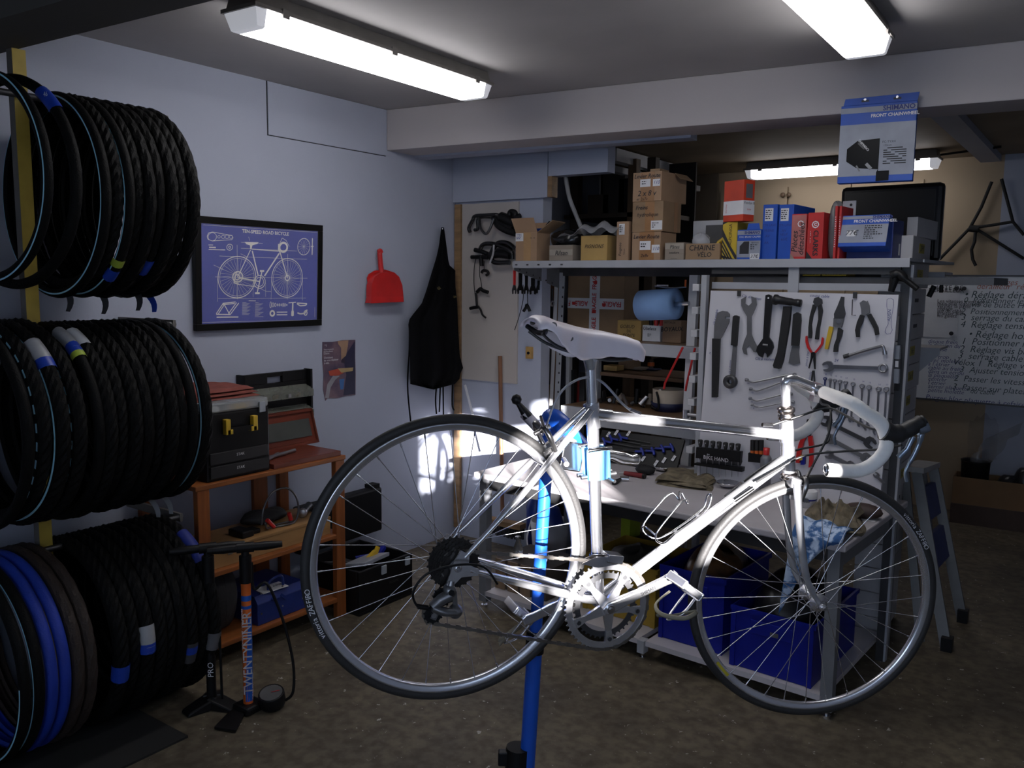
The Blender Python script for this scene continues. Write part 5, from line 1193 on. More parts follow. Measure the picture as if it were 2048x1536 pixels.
leanpost('post', (1403, 550), (1388, 950), 3.60, .026, .03, RACKG)
leanpost('post', (1806, 530), (1752, 1290), 3.66, .03, .03, DSTEEL); leanpost('post', (1822, 530), (1766, 1290), 3.665, .012, .03, RACKG)
for uu in (U0 + .02,): obj('back_post', MB().box(RP(uu, 4.40, 0), RU * .04, RN * .03, UZ * (ZT - .012)), RACKG, rack)
# gusset carrying the overhanging shelf end
gp = [RP(U0 + .004, VS + .002, ZT - .036), RP(U0 + .004, VP, ZT - .036), RP(U0 + .004, VP, ZT - .145), RP(U0 + .004, VS + .002, ZT - .05)]
obj('gusset', MB().prism(gp, RU * .004), M('gusset_grey', (.15, .155, .165), .5), rack)
for k in range(6): obj('gusset_hole', MB().disc(RP(U0 + .0085, VS + .05 + .06 * k, ZT - .046 - .014 * k), RU, .005, .001, 8), INK, rack)
def lip(py0a, py0b, pya, pyb, v, xa, xb, shelf):
    a0 = W(xa, py0a, ('v', v)); a1 = W(xa, pya, ('v', v)); b0_ = W(xb, py0b, ('v', v)); b1_ = W(xb, pyb, ('v', v))
    z1 = (a0.z + b0_.z) / 2; z0 = (a1.z + b1_.z) / 2; ua, ub = a0.dot(RU), b0_.dot(RU)
    obj('shelf_lip', MB().box(RP(ua, v, z0), RU * (ub - ua), RN * .025, UZ * (z1 - z0)), RACKG, rack, 'grey shelf beam')
    obj('shelf_board', MB().box(RP(ua, v + .025, z1 - .016), RU * (ub - ua), RN * .55, UZ * .016), wood('chipboard', (.22, .13, .07), .7, 5), rack)
    return z1
xq = 1122
ZM = lip(669, 704, 691, 729, 3.84, xq, 1403, True); ZLs = lip(806, 850, 843, 882, 3.84, xq, 1403, True)
# ladder of white rungs between the two posts
for k in range(9):
    py = 575 + k * 45.5 if k < 6 else 575 + k * 46
    c0 = W(1401 - k * 1.9, py, ('v', 3.74)); obj('rung', MB().cb(c0, RU * .017, RN * .05, UZ * .017), WHITE, rack, bevel=.003)
# crossbars behind the tool board
for py0, py1 in ((566, 583), (534, 549)):
    a_ = W(1424, py0, ('v', 3.64)); b2 = W(1800, py1, ('v', 3.64)); obj('crossbar', MB().box(RP(a_.dot(RU), 3.64, b2.z), RU * (b2.dot(RU) - a_.dot(RU)), RN * .02, UZ * .03), RACKG if py0 > 550 else DSTEEL, rack)
a_ = W(1575, 585, ('v', 3.632)); obj('upright', MB().box(RP(a_.dot(RU), 3.632, a_.z - .01), RU * .045, RN * .012, UZ * (ZT - .036 - a_.z + .01)), RACKG, rack)
a_ = W(1128, 545, ('v', 3.98)); obj('front_beam', MB().box(RP(U0 + .04, 4.03, ZT - .075), RU * (U1 - U0 - .26), RN * .02, UZ * .05), DSTEEL, rack)
# wrenches hanging along the gusset
def flatwrench(label, pts_top, pts_bot, wd, mat, head='open', grip=None, v=None, cat='wrench', group='wrenches on the shelf gusset'):
    pass
GP = ('u', U0 - .004)
for k, (x, yb, hw, red) in enumerate(((1029, 588, .019, 1), (1041, 588, .028, 0), (1053, 588, .022, 0), (1066, 589, .032, 0), (1078, 587, .026, 0))):
    pb2 = W(x, yb, GP); vv = pb2.dot(RN); zt_ = ZT - .045 - .1 * (vv - VS) / (VP - VS)
    t = thing('cone_wrench', ['red-handled cone wrench, first under the shelf gusset', 'black cone wrench second under the shelf gusset', 'slim black cone wrench third under the shelf gusset', 'wide black cone wrench fourth under the shelf gusset', 'black cone wrench fifth under the shelf gusset'][k], 'wrench', pb2, 'wrenches under the shelf gusset')
    o0 = RP(U0 - .006, vv, 0)
    def q2(dv, z): return RP(U0 - .008, vv + dv, z)
    zb_ = pb2.z; h = hw
    obj('head', MB().prism([q2(-h * .45, zb_ + .05), q2(h * .45, zb_ + .05), q2(h, zb_ + .022), q2(h * .8, zb_), q2(h * .42, zb_ + .002), q2(h * .4, zb_ + .02), q2(-h * .4, zb_ + .02), q2(-h * .42, zb_ + .002), q2(-h * .8, zb_), q2(-h, zb_ + .022)], RU * .004), BLACK if k else DSTEEL, t)
    obj('handle', MB().prism([q2(-h * .45, zb_ + .048), q2(h * .45, zb_ + .048), q2(h * .5, zt_), q2(-h * .5, zt_)], RU * .005), RED if red else BLACK, t)
for k, (x, y, r) in enumerate(((1084, 592, .016), (1093, 600, .018), (1104, 607, .018))):
    c0 = W(x, y, GP); vv = c0.dot(RN); t = thing('ring_wrench', ['nearest', 'middle', 'farthest'][k] + ' dark ring wrench hanging by the rack post', 'wrench', c0 - UZ * r, 'ring wrenches by the rack post')
    obj('ring', MB().lathe([(r, -.005), (r, .005), (r * .6, .005), (r * .6, -.005)], c0, RU, 16, closed=True), STEEL if k == 2 else DSTEEL, t)
    obj('shank', MB().bar(c0 + UZ * r * .9, V((c0.x, c0.y, ZT - .06 - .1 * (vv - VS) / (VP - VS))), .012, .005, RU), DSTEEL, t)
# ================================================================ cartons: boxes from measured front faces
class Bx:
    def __init__(s, name, label, cat, rect, v, mat, back=None, depth=.2, z0=None, yaw=0, group=None, parent=None, lidless=False, bev=.002, tilt=0):
        x0, y0, x1, y1 = rect; ym = (y0 + y1) / 2
        O = W(x0, y1, ('v', v)) if not isinstance(v, tuple) else W(x0, y1, v)
        R = Matrix.Rotation(math.radians(yaw), 3, 'Z'); s.U = R @ RU; s.N = R @ RN
        if z0 is not None: O = V((O.x, O.y, z0))
        P = W(x1, ym, (s.N, O)); s.w = (P - O).dot(s.U); T = W((x0 + x1) / 2, y0, (s.N, O)); s.h = T.z - O.z
        if back:
            Q = W(back, ym, (s.U, O + s.U * s.w)); depth = max(.02, (Q - O).dot(s.N))
        s.d = depth; s.O = O; s.Z = UZ
        if tilt:
            T_ = Matrix.Rotation(math.radians(tilt), 3, s.U); s.Z = T_ @ UZ; s.N = T_ @ s.N
        if lidless:
            t = .004; m = MB(); U, N, Z = s.U, s.N, s.Z
            m.box(O, U * s.w, N * s.d, Z * t); m.box(O, U * s.w, N * t, Z * s.h); m.box(O + N * (s.d - t), U * s.w, N * t, Z * s.h); m.box(O, U * t, N * s.d, Z * s.h); m.box(O + U * (s.w - t), U * t, N * s.d, Z * s.h)
        else: m = MB().box(O, s.U * s.w, s.N * s.d, s.Z * s.h)
        s.o = obj(name, m, mat, parent, label, cat if parent is None else None, group, bevel=bev)
    def p(s, fu, fv, o=.0008): return s.O + s.U * (fu * s.w) + s.Z * (fv * s.h) - s.N * o
    def text(s, t, fu, fv, size, mat=INK, ang=0, shear=0, bold=0, o=.0022, squeeze=1):
        a = math.radians(ang); u = s.U * math.cos(a) + s.Z * math.sin(a); v = s.Z * math.cos(a) - s.U * math.sin(a)
        text(s.o, t, s.p(fu, fv, o), u, v, size, mat, shear=shear, bold=bold, squeeze=squeeze); return s
    def patch(s, a, b, c, d, mat, name='label', o=.0008, th=.0006):
        obj(name, MB().box(s.p(a, b, o), s.U * ((c - a) * s.w), s.Z * ((d - b) * s.h), s.N * th), mat, s.o); return s
    def poly(s, pts, mat, name='print', o=.001): obj(name, MB().prism([s.p(x, y, o) for x, y in pts], s.N * .0004), mat, s.o); return s
    def side(s, a, b, c, d, mat, name='label', o=.0008):
        q = s.O + s.U * (s.w + o) ; obj(name, MB().box(q + s.N * (a * s.d) + s.Z * (b * s.h), s.N * ((c - a) * s.d), s.Z * ((d - b) * s.h), -s.U * .0006), mat, s.o); return s
    def stext(s, t, fu, fv, size, mat=INK): text(s.o, t, s.O + s.U * (s.w + .002) + s.N * (fu * s.d) + s.Z * (fv * s.h), s.N, s.Z, size, mat); return s
    def lines(s, a, b, c, d, n, mat=INK, seed=1, th=.0008):
        lh = (d - b) * s.h / n; m = MB(); rnd = random.Random(seed)
        for i in range(n):
            z = b * s.h + lh * (i + .5); x = a * s.w; e = c * s.w * rnd.uniform(.75, 1)
            while x < e:
                l = min(rnd.uniform(.004, .012), e - x); q = s.O + s.U * x + s.Z * z - s.N * .0023
                m.add([q, q + s.U * l, q + s.U * l + s.Z * lh * .45, q + s.Z * lh * .45], [(0, 1, 2, 3)]); x += l + .003
        obj('small_print', m, mat, s.o, kind='stuff'); return s
SB = {}
def sbox(*a, **k): return Bx(*a, z0=k.pop('z0', ZT), v=k.pop('v', VS + .015), **k)
# 1 open carton
b = sbox('open_carton', 'open brown carton at the left end of the top shelf', 'carton', (1031, 465, 1074, 517), mat=CARD, back=1100, lidless=True)
b.patch(.0, .70, .36, .98, WHITEP).lines(.05, .75, .3, .95, 4, INKB); b.patch(.38, .0, .72, 1, M('pale_tape', (.40, .24, .11), .4), 'tape').text('32 - 56', .8, .80, .012)
fl_ = b.O + UZ * b.h
obj('flap', MB().prism([fl_, fl_ + b.U * b.w, fl_ + b.U * (b.w - .012) - b.N * .02 + UZ * .075, fl_ - b.U * .018 - b.N * .02 + UZ * .075], b.N * .003), CARD, b.o)
fr2 = fl_ + b.U * b.w
obj('flap', MB().prism([fr2, fr2 + b.N * b.d, fr2 + b.N * b.d + b.U * .10 + UZ * .055, fr2 + b.U * .10 + UZ * .06], UZ * -.003), CARD2, b.o)
fb2 = fl_ + b.N * b.d
obj('flap', MB().prism([fb2, fb2 + b.U * b.w, fb2 + b.U * (b.w + .01) + b.N * .03 + UZ * .06, fb2 - b.U * .01 + b.N * .03 + UZ * .06], b.N * .003), CARD, b.o)
t = thing('blue_lever_set', 'blue and black part sticking out of the open carton', 'bicycle part', b.O + b.U * (b.w * .5) + b.N * .1 + UZ * .03)
c0 = b.O + b.U * (b.w * .62) + b.N * .08 + UZ * b.h
obj('blue_body', MB().cb(c0 + UZ * .012, b.U * .05, b.N * .02, UZ * .012), BLUEC, t); obj('tube', MB().tube([c0 + b.U * .02, c0 + b.U * .08 + UZ * .055], .010, 10), BLKG, t); obj('wheel', MB().lathe([(.012, -.008), (.016, 0), (.012, .008), (.005, .0)], c0 - b.U * .01 - UZ * .004, b.N, 12, closed=True), BLACK, t); obj('stem', MB().bar(c0 - UZ * .005, c0 - UZ * (b.h - .03), .02, .02), BLACK, t)
# 2 Rilsan box and the black bag in it
b = sbox('parts_box', 'low worn grey box with a paper strip under the black bag', 'box', (1098, 490, 1146, 517), mat=CARDG, back=1162, lidless=True)
b.text('Rilsan', .52, .48, .034, INK, shear=.2, bold=.0004); b.patch(.02, .35, .98, .72, M('paper_strip', (.34, .30, .25), .6), 'paper_strip', th=.0004)
m = MB(); c0 = b.O + b.U * (b.w * .4) + b.N * .08 + UZ * (b.h + .03)
m.grid(lambda i, j: c0 + b.U * (.10 * math.cos(i * 6.283) * math.sin(j * 3.1416)) + b.N * (.07 * math.sin(i * 6.283) * math.sin(j * 3.1416)) + UZ * (-.052 * math.cos(j * 3.1416) + .012 * math.sin(i * 17 + j * 8) * math.sin(j * 3.14)), 24, 10)
obj('black_plastic_bag', m, BLKG, None, 'shiny black plastic bag lying beside the open carton', 'bag')
# 4 pignons with a clear sheet over
b = sbox('parts_box', 'yellowed box marked PIGNONS', 'box', (1161, 471, 1215, 517), mat=CARDY, back=1233, lidless=True)
b.text('PIGNONS', .5, .56, .026, INK, shear=.3)
FILM = M('milky_film', (.50, .51, .55), .25, alpha=.55, var=.1)
m = MB(); c0 = b.O + b.U * (b.w * .35) + b.N * (b.d * .5) + UZ * b.h
m.grid(lambda i, j: c0 + b.U * (-.17 + .36 * i) + b.N * (-.09 + .2 * j) + UZ * (.012 + .05 * math.sin(i * 2.6) * math.sin(j * 2.8 + .2) + .014 * math.sin(i * 19 + j * 5) - .07 * max(0, .3 - i)), 30, 14)
obj('plastic_sheet', m, FILM, None, 'crumpled milky plastic sheet over the PIGNONS box', 'plastic sheet')
# 5 poignees
b = sbox('parts_box', 'narrow upright carton marked Poignée', 'carton', (1232, 443, 1257, 517), mat=CARD, back=1263)
b.patch(.2, .66, .66, .94, WHITEP).lines(.25, .70, .6, .9, 4, INK).text('Poignée', .34, .28, .021, INK, 90, .2).text('Vieux', .68, .22, .013, INK, 90, .2)
# 6 stack of three
b = sbox('parts_carton', 'carton marked Levier Route 2x8v, lowest of the stack of three', 'carton', (1263, 464, 1321, 517), mat=CARD, back=1352, group='stacked brake lever cartons')
b.patch(.26, .0, .78, 1, TAPE, 'tape', .0004, .0003).text('Levier Route', .5, .83, .027, INK, shear=.25, bold=.0003).patch(.28, .36, .66, .68, WHITEP).patch(.70, .26, .97, .54, WHITEP).text('110', .84, .4, .024, INKB, shear=.3).text('2x8v', .46, .16, .022, INK, shear=.2).lines(.32, .42, .62, .6, 2, INK)
z_ = ZT + b.h + .001
b = sbox('parts_carton', 'carton marked Freins hydrolique, middle of the stack of three', 'carton', (1264, 403, 1326, 463), mat=CARD2, back=1362, z0=z_, group='stacked brake lever cartons')
b.patch(.42, .0, .72, 1, TAPE, 'tape', .0004, .0003).text('Freins', .30, .80, .027, INK, shear=.25, bold=.0003).text('hydrolique', .5, .56, .027, INK, shear=.25).patch(.62, .06, .98, .36, WHITEP).lines(.66, .1, .95, .3, 3, INK).lines(.08, .12, .36, .3, 3, CARD2, 4).side(.62, 0, .8, 1, TAPE, 'tape')
z_ += b.h + .001
b = sbox('parts_carton', 'carton marked Levier Route 2x8v et 2x7v, top of the stack of three', 'carton', (1265, 344, 1323, 404), mat=CARD, back=1373, z0=z_, group='stacked brake lever cartons')
b.patch(.28, .0, .76, 1, TAPE, 'tape', .0004, .0003).text('Levier Route', .5, .86, .027, INK, shear=.25, bold=.0003).patch(.26, .5, .62, .76, WHITEP).patch(.70, .5, .95, .74, WHITEP).text('110', .825, .62, .023, INKB, shear=.3).text('2 x 8 v', .5, .27, .036, INK, shear=.2, bold=.0003).text('et 2x7v', .34, .08, .020, INK, shear=.2).lines(.32, .55, .58, .7, 2, INK)
fl_ = b.O + UZ * b.h; obj('flap', MB().box(fl_ + b.U * (b.w * .6), b.U * .05, b.N * .09, UZ * .012), CARD2, b.o); obj('flap', MB().prism([fl_ + b.U * b.w + b.N * (b.d * .5), fl_ + b.U * b.w + b.N * b.d, fl_ + b.U * (b.w + .035) + b.N * b.d - UZ * .03, fl_ + b.U * (b.w + .035) + b.N * (b.d * .5) - UZ * .03], UZ * .003), CARD2, b.o)
# 7, 8
b = sbox('parts_box', 'small grey box marked Pâtes', 'box', (1329, 485, 1368, 517), mat=CARDG, depth=.2, lidless=True)
b.text('Pâtes', .52, .74, .024, INK, shear=.2).text('soudure', .5, .42, .016, INK, shear=.2).text('.......', .5, .14, .022).patch(.02, .62, .98, .95, M('paper_strip', (.34, .30, .25), .6), 'paper_strip', th=.0004)
b = sbox('parts_box', 'wide low box marked CHAINE VÉLO', 'box', (1370, 487, 1440, 519), mat=CARD2, depth=.2, lidless=True)
b.text('CHAINE', .48, .72, .036, INK, shear=.1, bold=.0002).text('VÉLO', .56, .30, .030, INK, shear=.1, bold=.0002)
c0 = b.O + UZ * .02
m = MB(); q = c0 + b.U * (b.w * .28) + b.N * .06 + UZ * (b.h * .9)
m.grid(lambda i, j: q + b.U * (.045 * math.cos(i * 6.283) * math.sin(j * 3.14)) + b.N * (.03 * math.sin(i * 6.283) * math.sin(j * 3.14)) + UZ * (-.035 * math.cos(j * 3.14) + .006 * math.sin(i * 23)), 18, 8)
obj('parts_bag', m, FILM, None, 'clear parts bag with a bar code label in the CHAINE VÉLO box', 'bag')
obj('yellow_part', MB().tube(catmull([c0 + b.U * (b.w * .72) + b.N * .05 + UZ * .02, c0 + b.U * (b.w * .84) + b.N * .05 + UZ * .06, c0 + b.U * (b.w * .95) + b.N * .05 + UZ * .075], 4), [.012] * 5 + [.009] * 4, 8), YELLOW, None, 'bent yellow part sticking out of the CHAINE VÉLO box', 'bicycle part')
g2 = Bx('grey_box', 'pale grey box behind the CHAINE VÉLO box', 'box', (1384, 441, 1446, 517), VS + .26, WHITEP, depth=.12, z0=ZT)
Bx('dark_box', 'dark grey box between the grey box and the chain box', 'box', (1409, 450, 1444, 517), VS + .225, M('dark_grey_card', (.09, .09, .095), .6), depth=.03, z0=ZT, yaw=-6)
# 9, 10
b9 = b = sbox('spoke_box', 'yellow box with black diagonal stripes', 'box', (1443, 444, 1474, 517), mat=M('yellow_carton', (.52, .36, .02), .45), depth=.19)
b.text('ALPCINGA', .56, .66, .020, INK, 90)
for k in range(5): b.poly([(0.0, .05 + .13 * k), (0, .11 + .13 * k), (.86 - .16 * k + .1, 0), (.80 - .16 * k, 0)][::1] if k < 1 else [(0, .13 * k - .05), (0, .13 * k + .02), (min(1, .16 * k + .12), 0), (min(1, .16 * k), 0)], INK, 'stripe')
b.poly([(0, .62), (0, .82), (.55, .38), (1, .1), (1, 0), (.92, 0)], INK, 'stripe'); b.poly([(0, .93), (0, 1), (.35, 1)], INK, 'stripe')
b = sbox('brake_caliper_box', 'small blue and grey disc brake caliper box priced 37€', 'box', (1473, 459, 1521, 517), mat=BLUEC, depth=.07, v=VS + .004)
GP_ = M('grey_print', (.27, .29, .35), .5)
b.patch(.0, .06, 1, .62, GP_, 'grey_panel').patch(.0, .82, 1, .96, GP_, 'grey_band').text('SHIMANO', .64, .89, .016, INKB, bold=.0005).text('DISC BRAKE CALIPER', .55, .75, .0105, INKW).poly([(.12, .18), (.12, .44), (.3, .60), (.52, .60), (.52, .18)], INK, 'window').text('BR-M375', .78, .55, .009).lines(.58, .3, .95, .5, 3, INK).patch(.58, -.0, .97, .19, WHITEP, 'price_tag', .003).text('37€', .77, .09, .022, INK, shear=.2, o=.0045)
q = b.O + UZ * b.h; obj('hang_tab', MB().prism([q + b.U * (b.w * .4), q + b.U * (b.w * .95), q + b.U * (b.w * .9) + UZ * .026, q + b.U * (b.w * .45) + UZ * .026], b.N * .002), BLUEC, b.o)
# 11 red box on top of the striped box
tz = max(b9.O.z + b9.h, g2.O.z + g2.h) + .001
b = Bx('hub_box', 'red and white box standing on the yellow striped box', 'box', (1446, 361, 1487, 442), VS + .02, M('orange_red_carton', (.55, .05, .02), .45), back=1509, z0=b9.O.z + b9.h + .001, yaw=-18)
b.patch(0, .16, 1, .50, WHITEP, 'white_band').side(0, .16, 1, .50, WHITEP, 'white_band').text('sturmey', .15, .32, .012, REDC, 90).stext('Vendue 8', .5, .44, .018, INK).stext('SRAM', .5, .28, .010, REDC).side(.2, .56, .8, .9, M('box_window', (.12, .12, .13), .3), 'window')
# 12 blue boxes
b = sbox('brake_box', 'left of the two upright blue boxes on the top shelf', 'box', (1522, 409, 1553, 517), mat=BLUEC, depth=.24, group='upright blue boxes')
b.patch(.15, .70, .72, .93, WHITEP).lines(.2, .72, .68, .9, 5, INK).text('ETR LAVE', .5, .62, .014, INKB).text('FREINE', .5, .52, .014, INKB).text('AV', .4, .42, .016, INKB).text('AR', .35, .3, .016, INKB)
b = sbox('brake_box', 'right of the two upright blue boxes, marked 65€', 'box', (1554, 409, 1586, 517), mat=BLUEC, back=1628, group='upright blue boxes')
b.patch(.12, .70, .66, .93, WHITEP).lines(.16, .72, .62, .9, 5, INK).text('ETR LAVE', .45, .62, .014, INKB).text('AV', .4, .52, .016, INKB).text('NEUF', .4, .45, .014, INKB).text('65€', .45, .36, .018, INKB)
# 13 red boxes
PKR = M('washed_red_carton', (.42, .14, .13), .5)
b = sbox('parts_box', 'faded red box with handwriting pièces détachées', 'box', (1580, 428, 1612, 517), mat=REDC, depth=.16, v=VS + .004)
b.patch(.03, .05, .97, .98, PKR, 'tracing_sheet').text('Pièces', .28, .38, .036, INK, 90, .2, .0003).text('détachées', .72, .44, .034, INK, 90, .2, .0003).poly([(0, 0), (0, .12), (.3, .0)], CARDG, 'corner_print')
obj('ring_logo', MB().lathe([(.010, 0), (.014, 0)], b.p(.62, .78, .0018), -b.N, 8), INKW, b.o)
b = sbox('parts_box', 'bright red box with a white octagon logo', 'box', (1612, 425, 1646, 517), mat=REDC, depth=.16, v=VS + .004)
obj('ring_logo', MB().lathe([(.011, 0), (.0155, 0)], b.p(.5, .74, .0018), -b.N, 8), INKW, b.o); b.text('C', .5, .74, .016, INKW, bold=.001).text('CLARKS', .55, .34, .030, INK, -90, bold=.0006).lines(.2, .3, .26, .6, 8, INKW).poly([(0, 0), (0, .17), (.38, .0)], INK, 'corner_print')
m = MB(); c0 = b.O + b.U * (b.w + .035) + b.N * .05 + UZ * .12
m.grid(lambda i, j: c0 + b.U * (.03 * math.cos(i * 6.283) * math.sin(j * 3.14) ** .5) + b.N * (.03 * math.sin(i * 6.283) * math.sin(j * 3.14) ** .5) + UZ * (-.118 * math.cos(j * 3.14) + .004 * math.sin(i * 20)), 16, 12)
obj('cable_bag', m, M('smoky_film', (.16, .16, .17), .2, alpha=.8), None, 'smoky plastic bag squeezed beside the octagon box', 'bag')
# 15 slim red boxes and white card
b = sbox('slim_box', 'first slim red box before the white card', 'box', (1665, 412, 1673, 518), mat=REDC, depth=.15, v=VS + .002, group='slim red boxes'); b.lines(.3, .2, .7, .8, 14, INKW)
b = sbox('slim_box', 'second slim red box against the tilted chainwheel box', 'box', (1673.6, 412, 1681, 518), mat=REDC, depth=.15, v=VS + .002, group='slim red boxes'); b.lines(.3, .2, .7, .8, 14, INKW)
wc = Bx('hang_card', 'white hang card with a hole behind the slim red boxes', 'card', (1679, 402, 1709, 517), VS + .17, WHITEP, depth=.004, z0=ZT, yaw=-8)
obj('hole', MB().disc(wc.p(.65, .93, .001), -wc.N, .006, .0008, 10), INK, wc.o)
# 16 chainwheel boxes lying and leaning
body = sbox('chainwheel_carton', 'dark blue carton under the tilted chainwheel box', 'carton', (1692, 440, 1786, 517), mat=M('navy_carton', (.015, .03, .16), .5), depth=.15, v=VS + .07)
body.side(.6, .1, .72, .4, WHITEP)
b = Bx('chainwheel_box', 'blue and grey chainwheel box priced 77€ tilted on the shelf', 'box', (1675, 426, 1773, 494), VS - .01, BLUEC, depth=.075, z0=ZT + .048, yaw=0, tilt=-16)
b.patch(0, .12, 1, .70, GP_, 'grey_panel').patch(0, .87, 1, .965, GP_, 'grey_band').text('SHIMANO', .86, .915, .017, INKB, bold=.0006).text('FRONT CHAINWHEEL', .72, .79, .017, INKW, bold=.0003).patch(.16, .32, .36, .52, WHITEP, 'price_tag', .002).text('77€', .26, .42, .030, INK, shear=.2, o=.004).lines(.52, .2, .9, .66, 7, INK, 3)
# 17 black monitor behind
mo = thing('flat_television', 'black flat television standing behind the boxes on the shelf', 'television', W(1785, 500, ('v', 4.30)))
p0 = W(1682, 372, ('v', 4.30)); p1 = W(1888, 366, ('v', 4.30)); zt2 = (p0.z + p1.z) / 2
obj('casing', MB().box(RP(p0.dot(RU), 4.30, ZT), RU * (p1 - p0).dot(RU), RN * .06, UZ * (zt2 - ZT)), BLKG, mo, bevel=.02)
obj('screen', MB().box(RP(p0.dot(RU) + .03, 4.296, ZT + .03), RU * ((p1 - p0).dot(RU) - .06), RN * .004, UZ * (zt2 - ZT - .06)), M('dark_screen', (.006, .006, .007), .3), mo)
# big box hanging on the beam
bn_ = V((-bd.y, bd.x, 0)); bq = b0 - bn_ * .03
HP = (bn_, b0 - bn_ * .055)
h0 = W(1677, 366, HP); h1 = W(1824, 362, HP); h2 = W(1680, 213, HP); h3 = W(1836, 200, HP)
hb2 = thing('chainwheel_box', 'large blue and grey chainwheel box hanging from the beam', 'box', (h0 + h1) / 2)
HU = ((h1 - h0) + (h3 - h2)); HU.z = 0; HU.normalize(); HW = ((h1 - h0).length + (h3 - h2).length) / 2; HH = (h2.z + h3.z) / 2 - (h0.z + h1.z) / 2; HN = V((-HU.y, HU.x, 0))
hz0 = (h0.z + h1.z) / 2; HO = V((h0.x, h0.y, hz0)) * .5 + V((h2.x, h2.y, hz0)) * .5
obj('body', MB().box(HO, HU * HW, HN * .045, UZ * HH), BLUEC, hb2, bevel=.002)
def hp2(x, y, o=.001): return HO + HU * (x * HW) + UZ * (y * HH) - HN * o
def hpatch(a, b_, c, d, mt, nm, o=.001): obj(nm, MB().box(hp2(a, b_, o), HU * ((c - a) * HW), UZ * ((d - b_) * HH), HN * .0006), mt, hb2)
hpatch(0, .085, 1, .75, GP_, 'grey_panel'); hpatch(0, .895, 1, .965, GP_, 'grey_band')
obj('header_card', MB().prism([hp2(.03, 1, 0), hp2(1.0, 1, 0), hp2(1.02, 1.10, 0), hp2(.05, 1.085, 0)], HN * .003), BLUEC, hb2)
for x in (.32, .74): obj('hang_slot', MB().box(hp2(x - .05, 1.03), HU * (.1 * HW), UZ * .008, HN * .001), M('dark_slot', (.03, .03, .04), .5), hb2); obj('screw', MB().tube([hp2(x, 1.055, .012), hp2(x, 1.055, -.06)], .005, 8), STEEL, hb2)
text(hb2, 'SHIMANO', hp2(.77, .93, .0025), HU, UZ, .026, INKB, bold=.0006); text(hb2, 'FRONT CHAINWHEEL', hp2(.72, .845, .0025), HU, UZ, .0175, INKW, bold=.0005)
text(hb2, 'FC-TY301', hp2(.67, .505, .0025), HU, UZ, .012, INK); text(hb2, '170mm', hp2(.65, .46, .0025), HU, UZ, .010, INK)
obj('window', MB().prism([hp2(*q, .0022) for q in ((.11, .28), (.11, .44), (.25, .54), (.545, .555), (.545, .14), (.69, .14), (.69, .015), (.52, .01), (.52, .125), (.54, .16), (.25, .19))], HN * .0004), M('box_window_dark', (.004, .004, .005), .35, spec=.1), hb2)
obj('crank_seen', MB().bar(hp2(.27, .52, .004), hp2(.36, .44, .004), .016, .001, HN), M('dark_crank', (.03, .03, .032), .3, .5), hb2); text(hb2, 'SHIMANO', hp2(.335, .475, .0052), (HU * .66 - UZ * .75), (HU * .75 + UZ * .66), .013, INKW)
obj('crank_arm', MB().bar(hp2(.25, .22, .004), hp2(.30, .145, .004), .006, .001, HN).bar(hp2(.38, .24, .004), hp2(.45, .17, .004), .012, .001, HN), M('crank_grey', (.16, .16, .17), .3, .5), hb2)
lm = MB()
for r in range(8):
    for k in range(6):
        if (r * 7 + k * 3) % 5: q = hp2(.60 + .05 * k, .42 - .028 * r, .0024); lm.add([q, q + HU * .014, q + HU * .014 + UZ * .004, q + UZ * .004], [(0, 1, 2, 3)])
obj('small_print', lm, INK, hb2, kind='stuff')
# ================================================================ workbench
BV0, BV1, BZ = 3.0, 3.82, .67
BU0 = W(942, 945, ('z', BZ)).dot(RU); BU1 = W(1695, 1089, ('z', BZ)).dot(RU)
WTOP = M('bench_top', (.50, .47, .49), .45, var=.07, sc=5)
bench = thing('workbench', 'long grey-white workbench with steel legs and a low shelf', 'workbench', RP((BU0 + BU1) / 2, 3.4, 0))
obj('top', MB().box(RP(BU0, BV0, BZ - .028), RU * (BU1 - BU0), RN * (BV1 - BV0), UZ * .028), WTOP, bench, 'pale laminate bench top', bevel=.006)
obj('apron_rail', MB().box(RP(BU0 + .05, BV0 + .04, BZ - .085), RU * (BU1 - BU0 - .1), RN * .03, UZ * .055), DSTEEL, bench)
obj('end_rail', MB().box(RP(BU1 - .06, BV0 + .06, BZ - .10), RU * .03, RN * (BV1 - BV0 - .1), UZ * .06), M('leg_grey', (.17, .175, .19), .5), bench)
UM = W(1257, 1335, ('z', 0)).dot(RU)
for u in (BU0 + .045, BU1 - .045):
    for v in (BV0 + .035, BV1 - .08):
        obj('leg', MB().box(RP(u - .022, v - .015, .03), RU * .044, RN * .04, UZ * (BZ - .06)), M('leg_grey', (.17, .175, .19), .5), bench)
        obj('foot', MB().disc(RP(u, v, 0), UZ, .016, .012, 10).tube([RP(u, v, .01), RP(u, v, .04)], .006, 8), CHROME, bench)
for v in (BV0 + .03, BV1 - .08):
    obj('middle_bracket', MB().box(RP(UM - .016, v - .02, .03), RU * .032, RN * .04, UZ * .055), RACKG, bench); obj('foot', MB().disc(RP(UM, v, 0), UZ, .014, .01, 10).tube([RP(UM, v, .008), RP(UM, v, .035)], .005, 8), CHROME, bench)
LZ = .085
obj('low_shelf', MB().box(RP(BU0 + .06, BV0 + .02, LZ - .022), RU * (UM - BU0 - .078), RN * (BV1 - BV0 - .08), UZ * .022), WTOP, bench); obj('low_shelf', MB().box(RP(UM + .018, BV0 + .02, LZ - .022), RU * (BU1 - UM - .08), RN * (BV1 - BV0 - .08), UZ * .022), WTOP, bench)
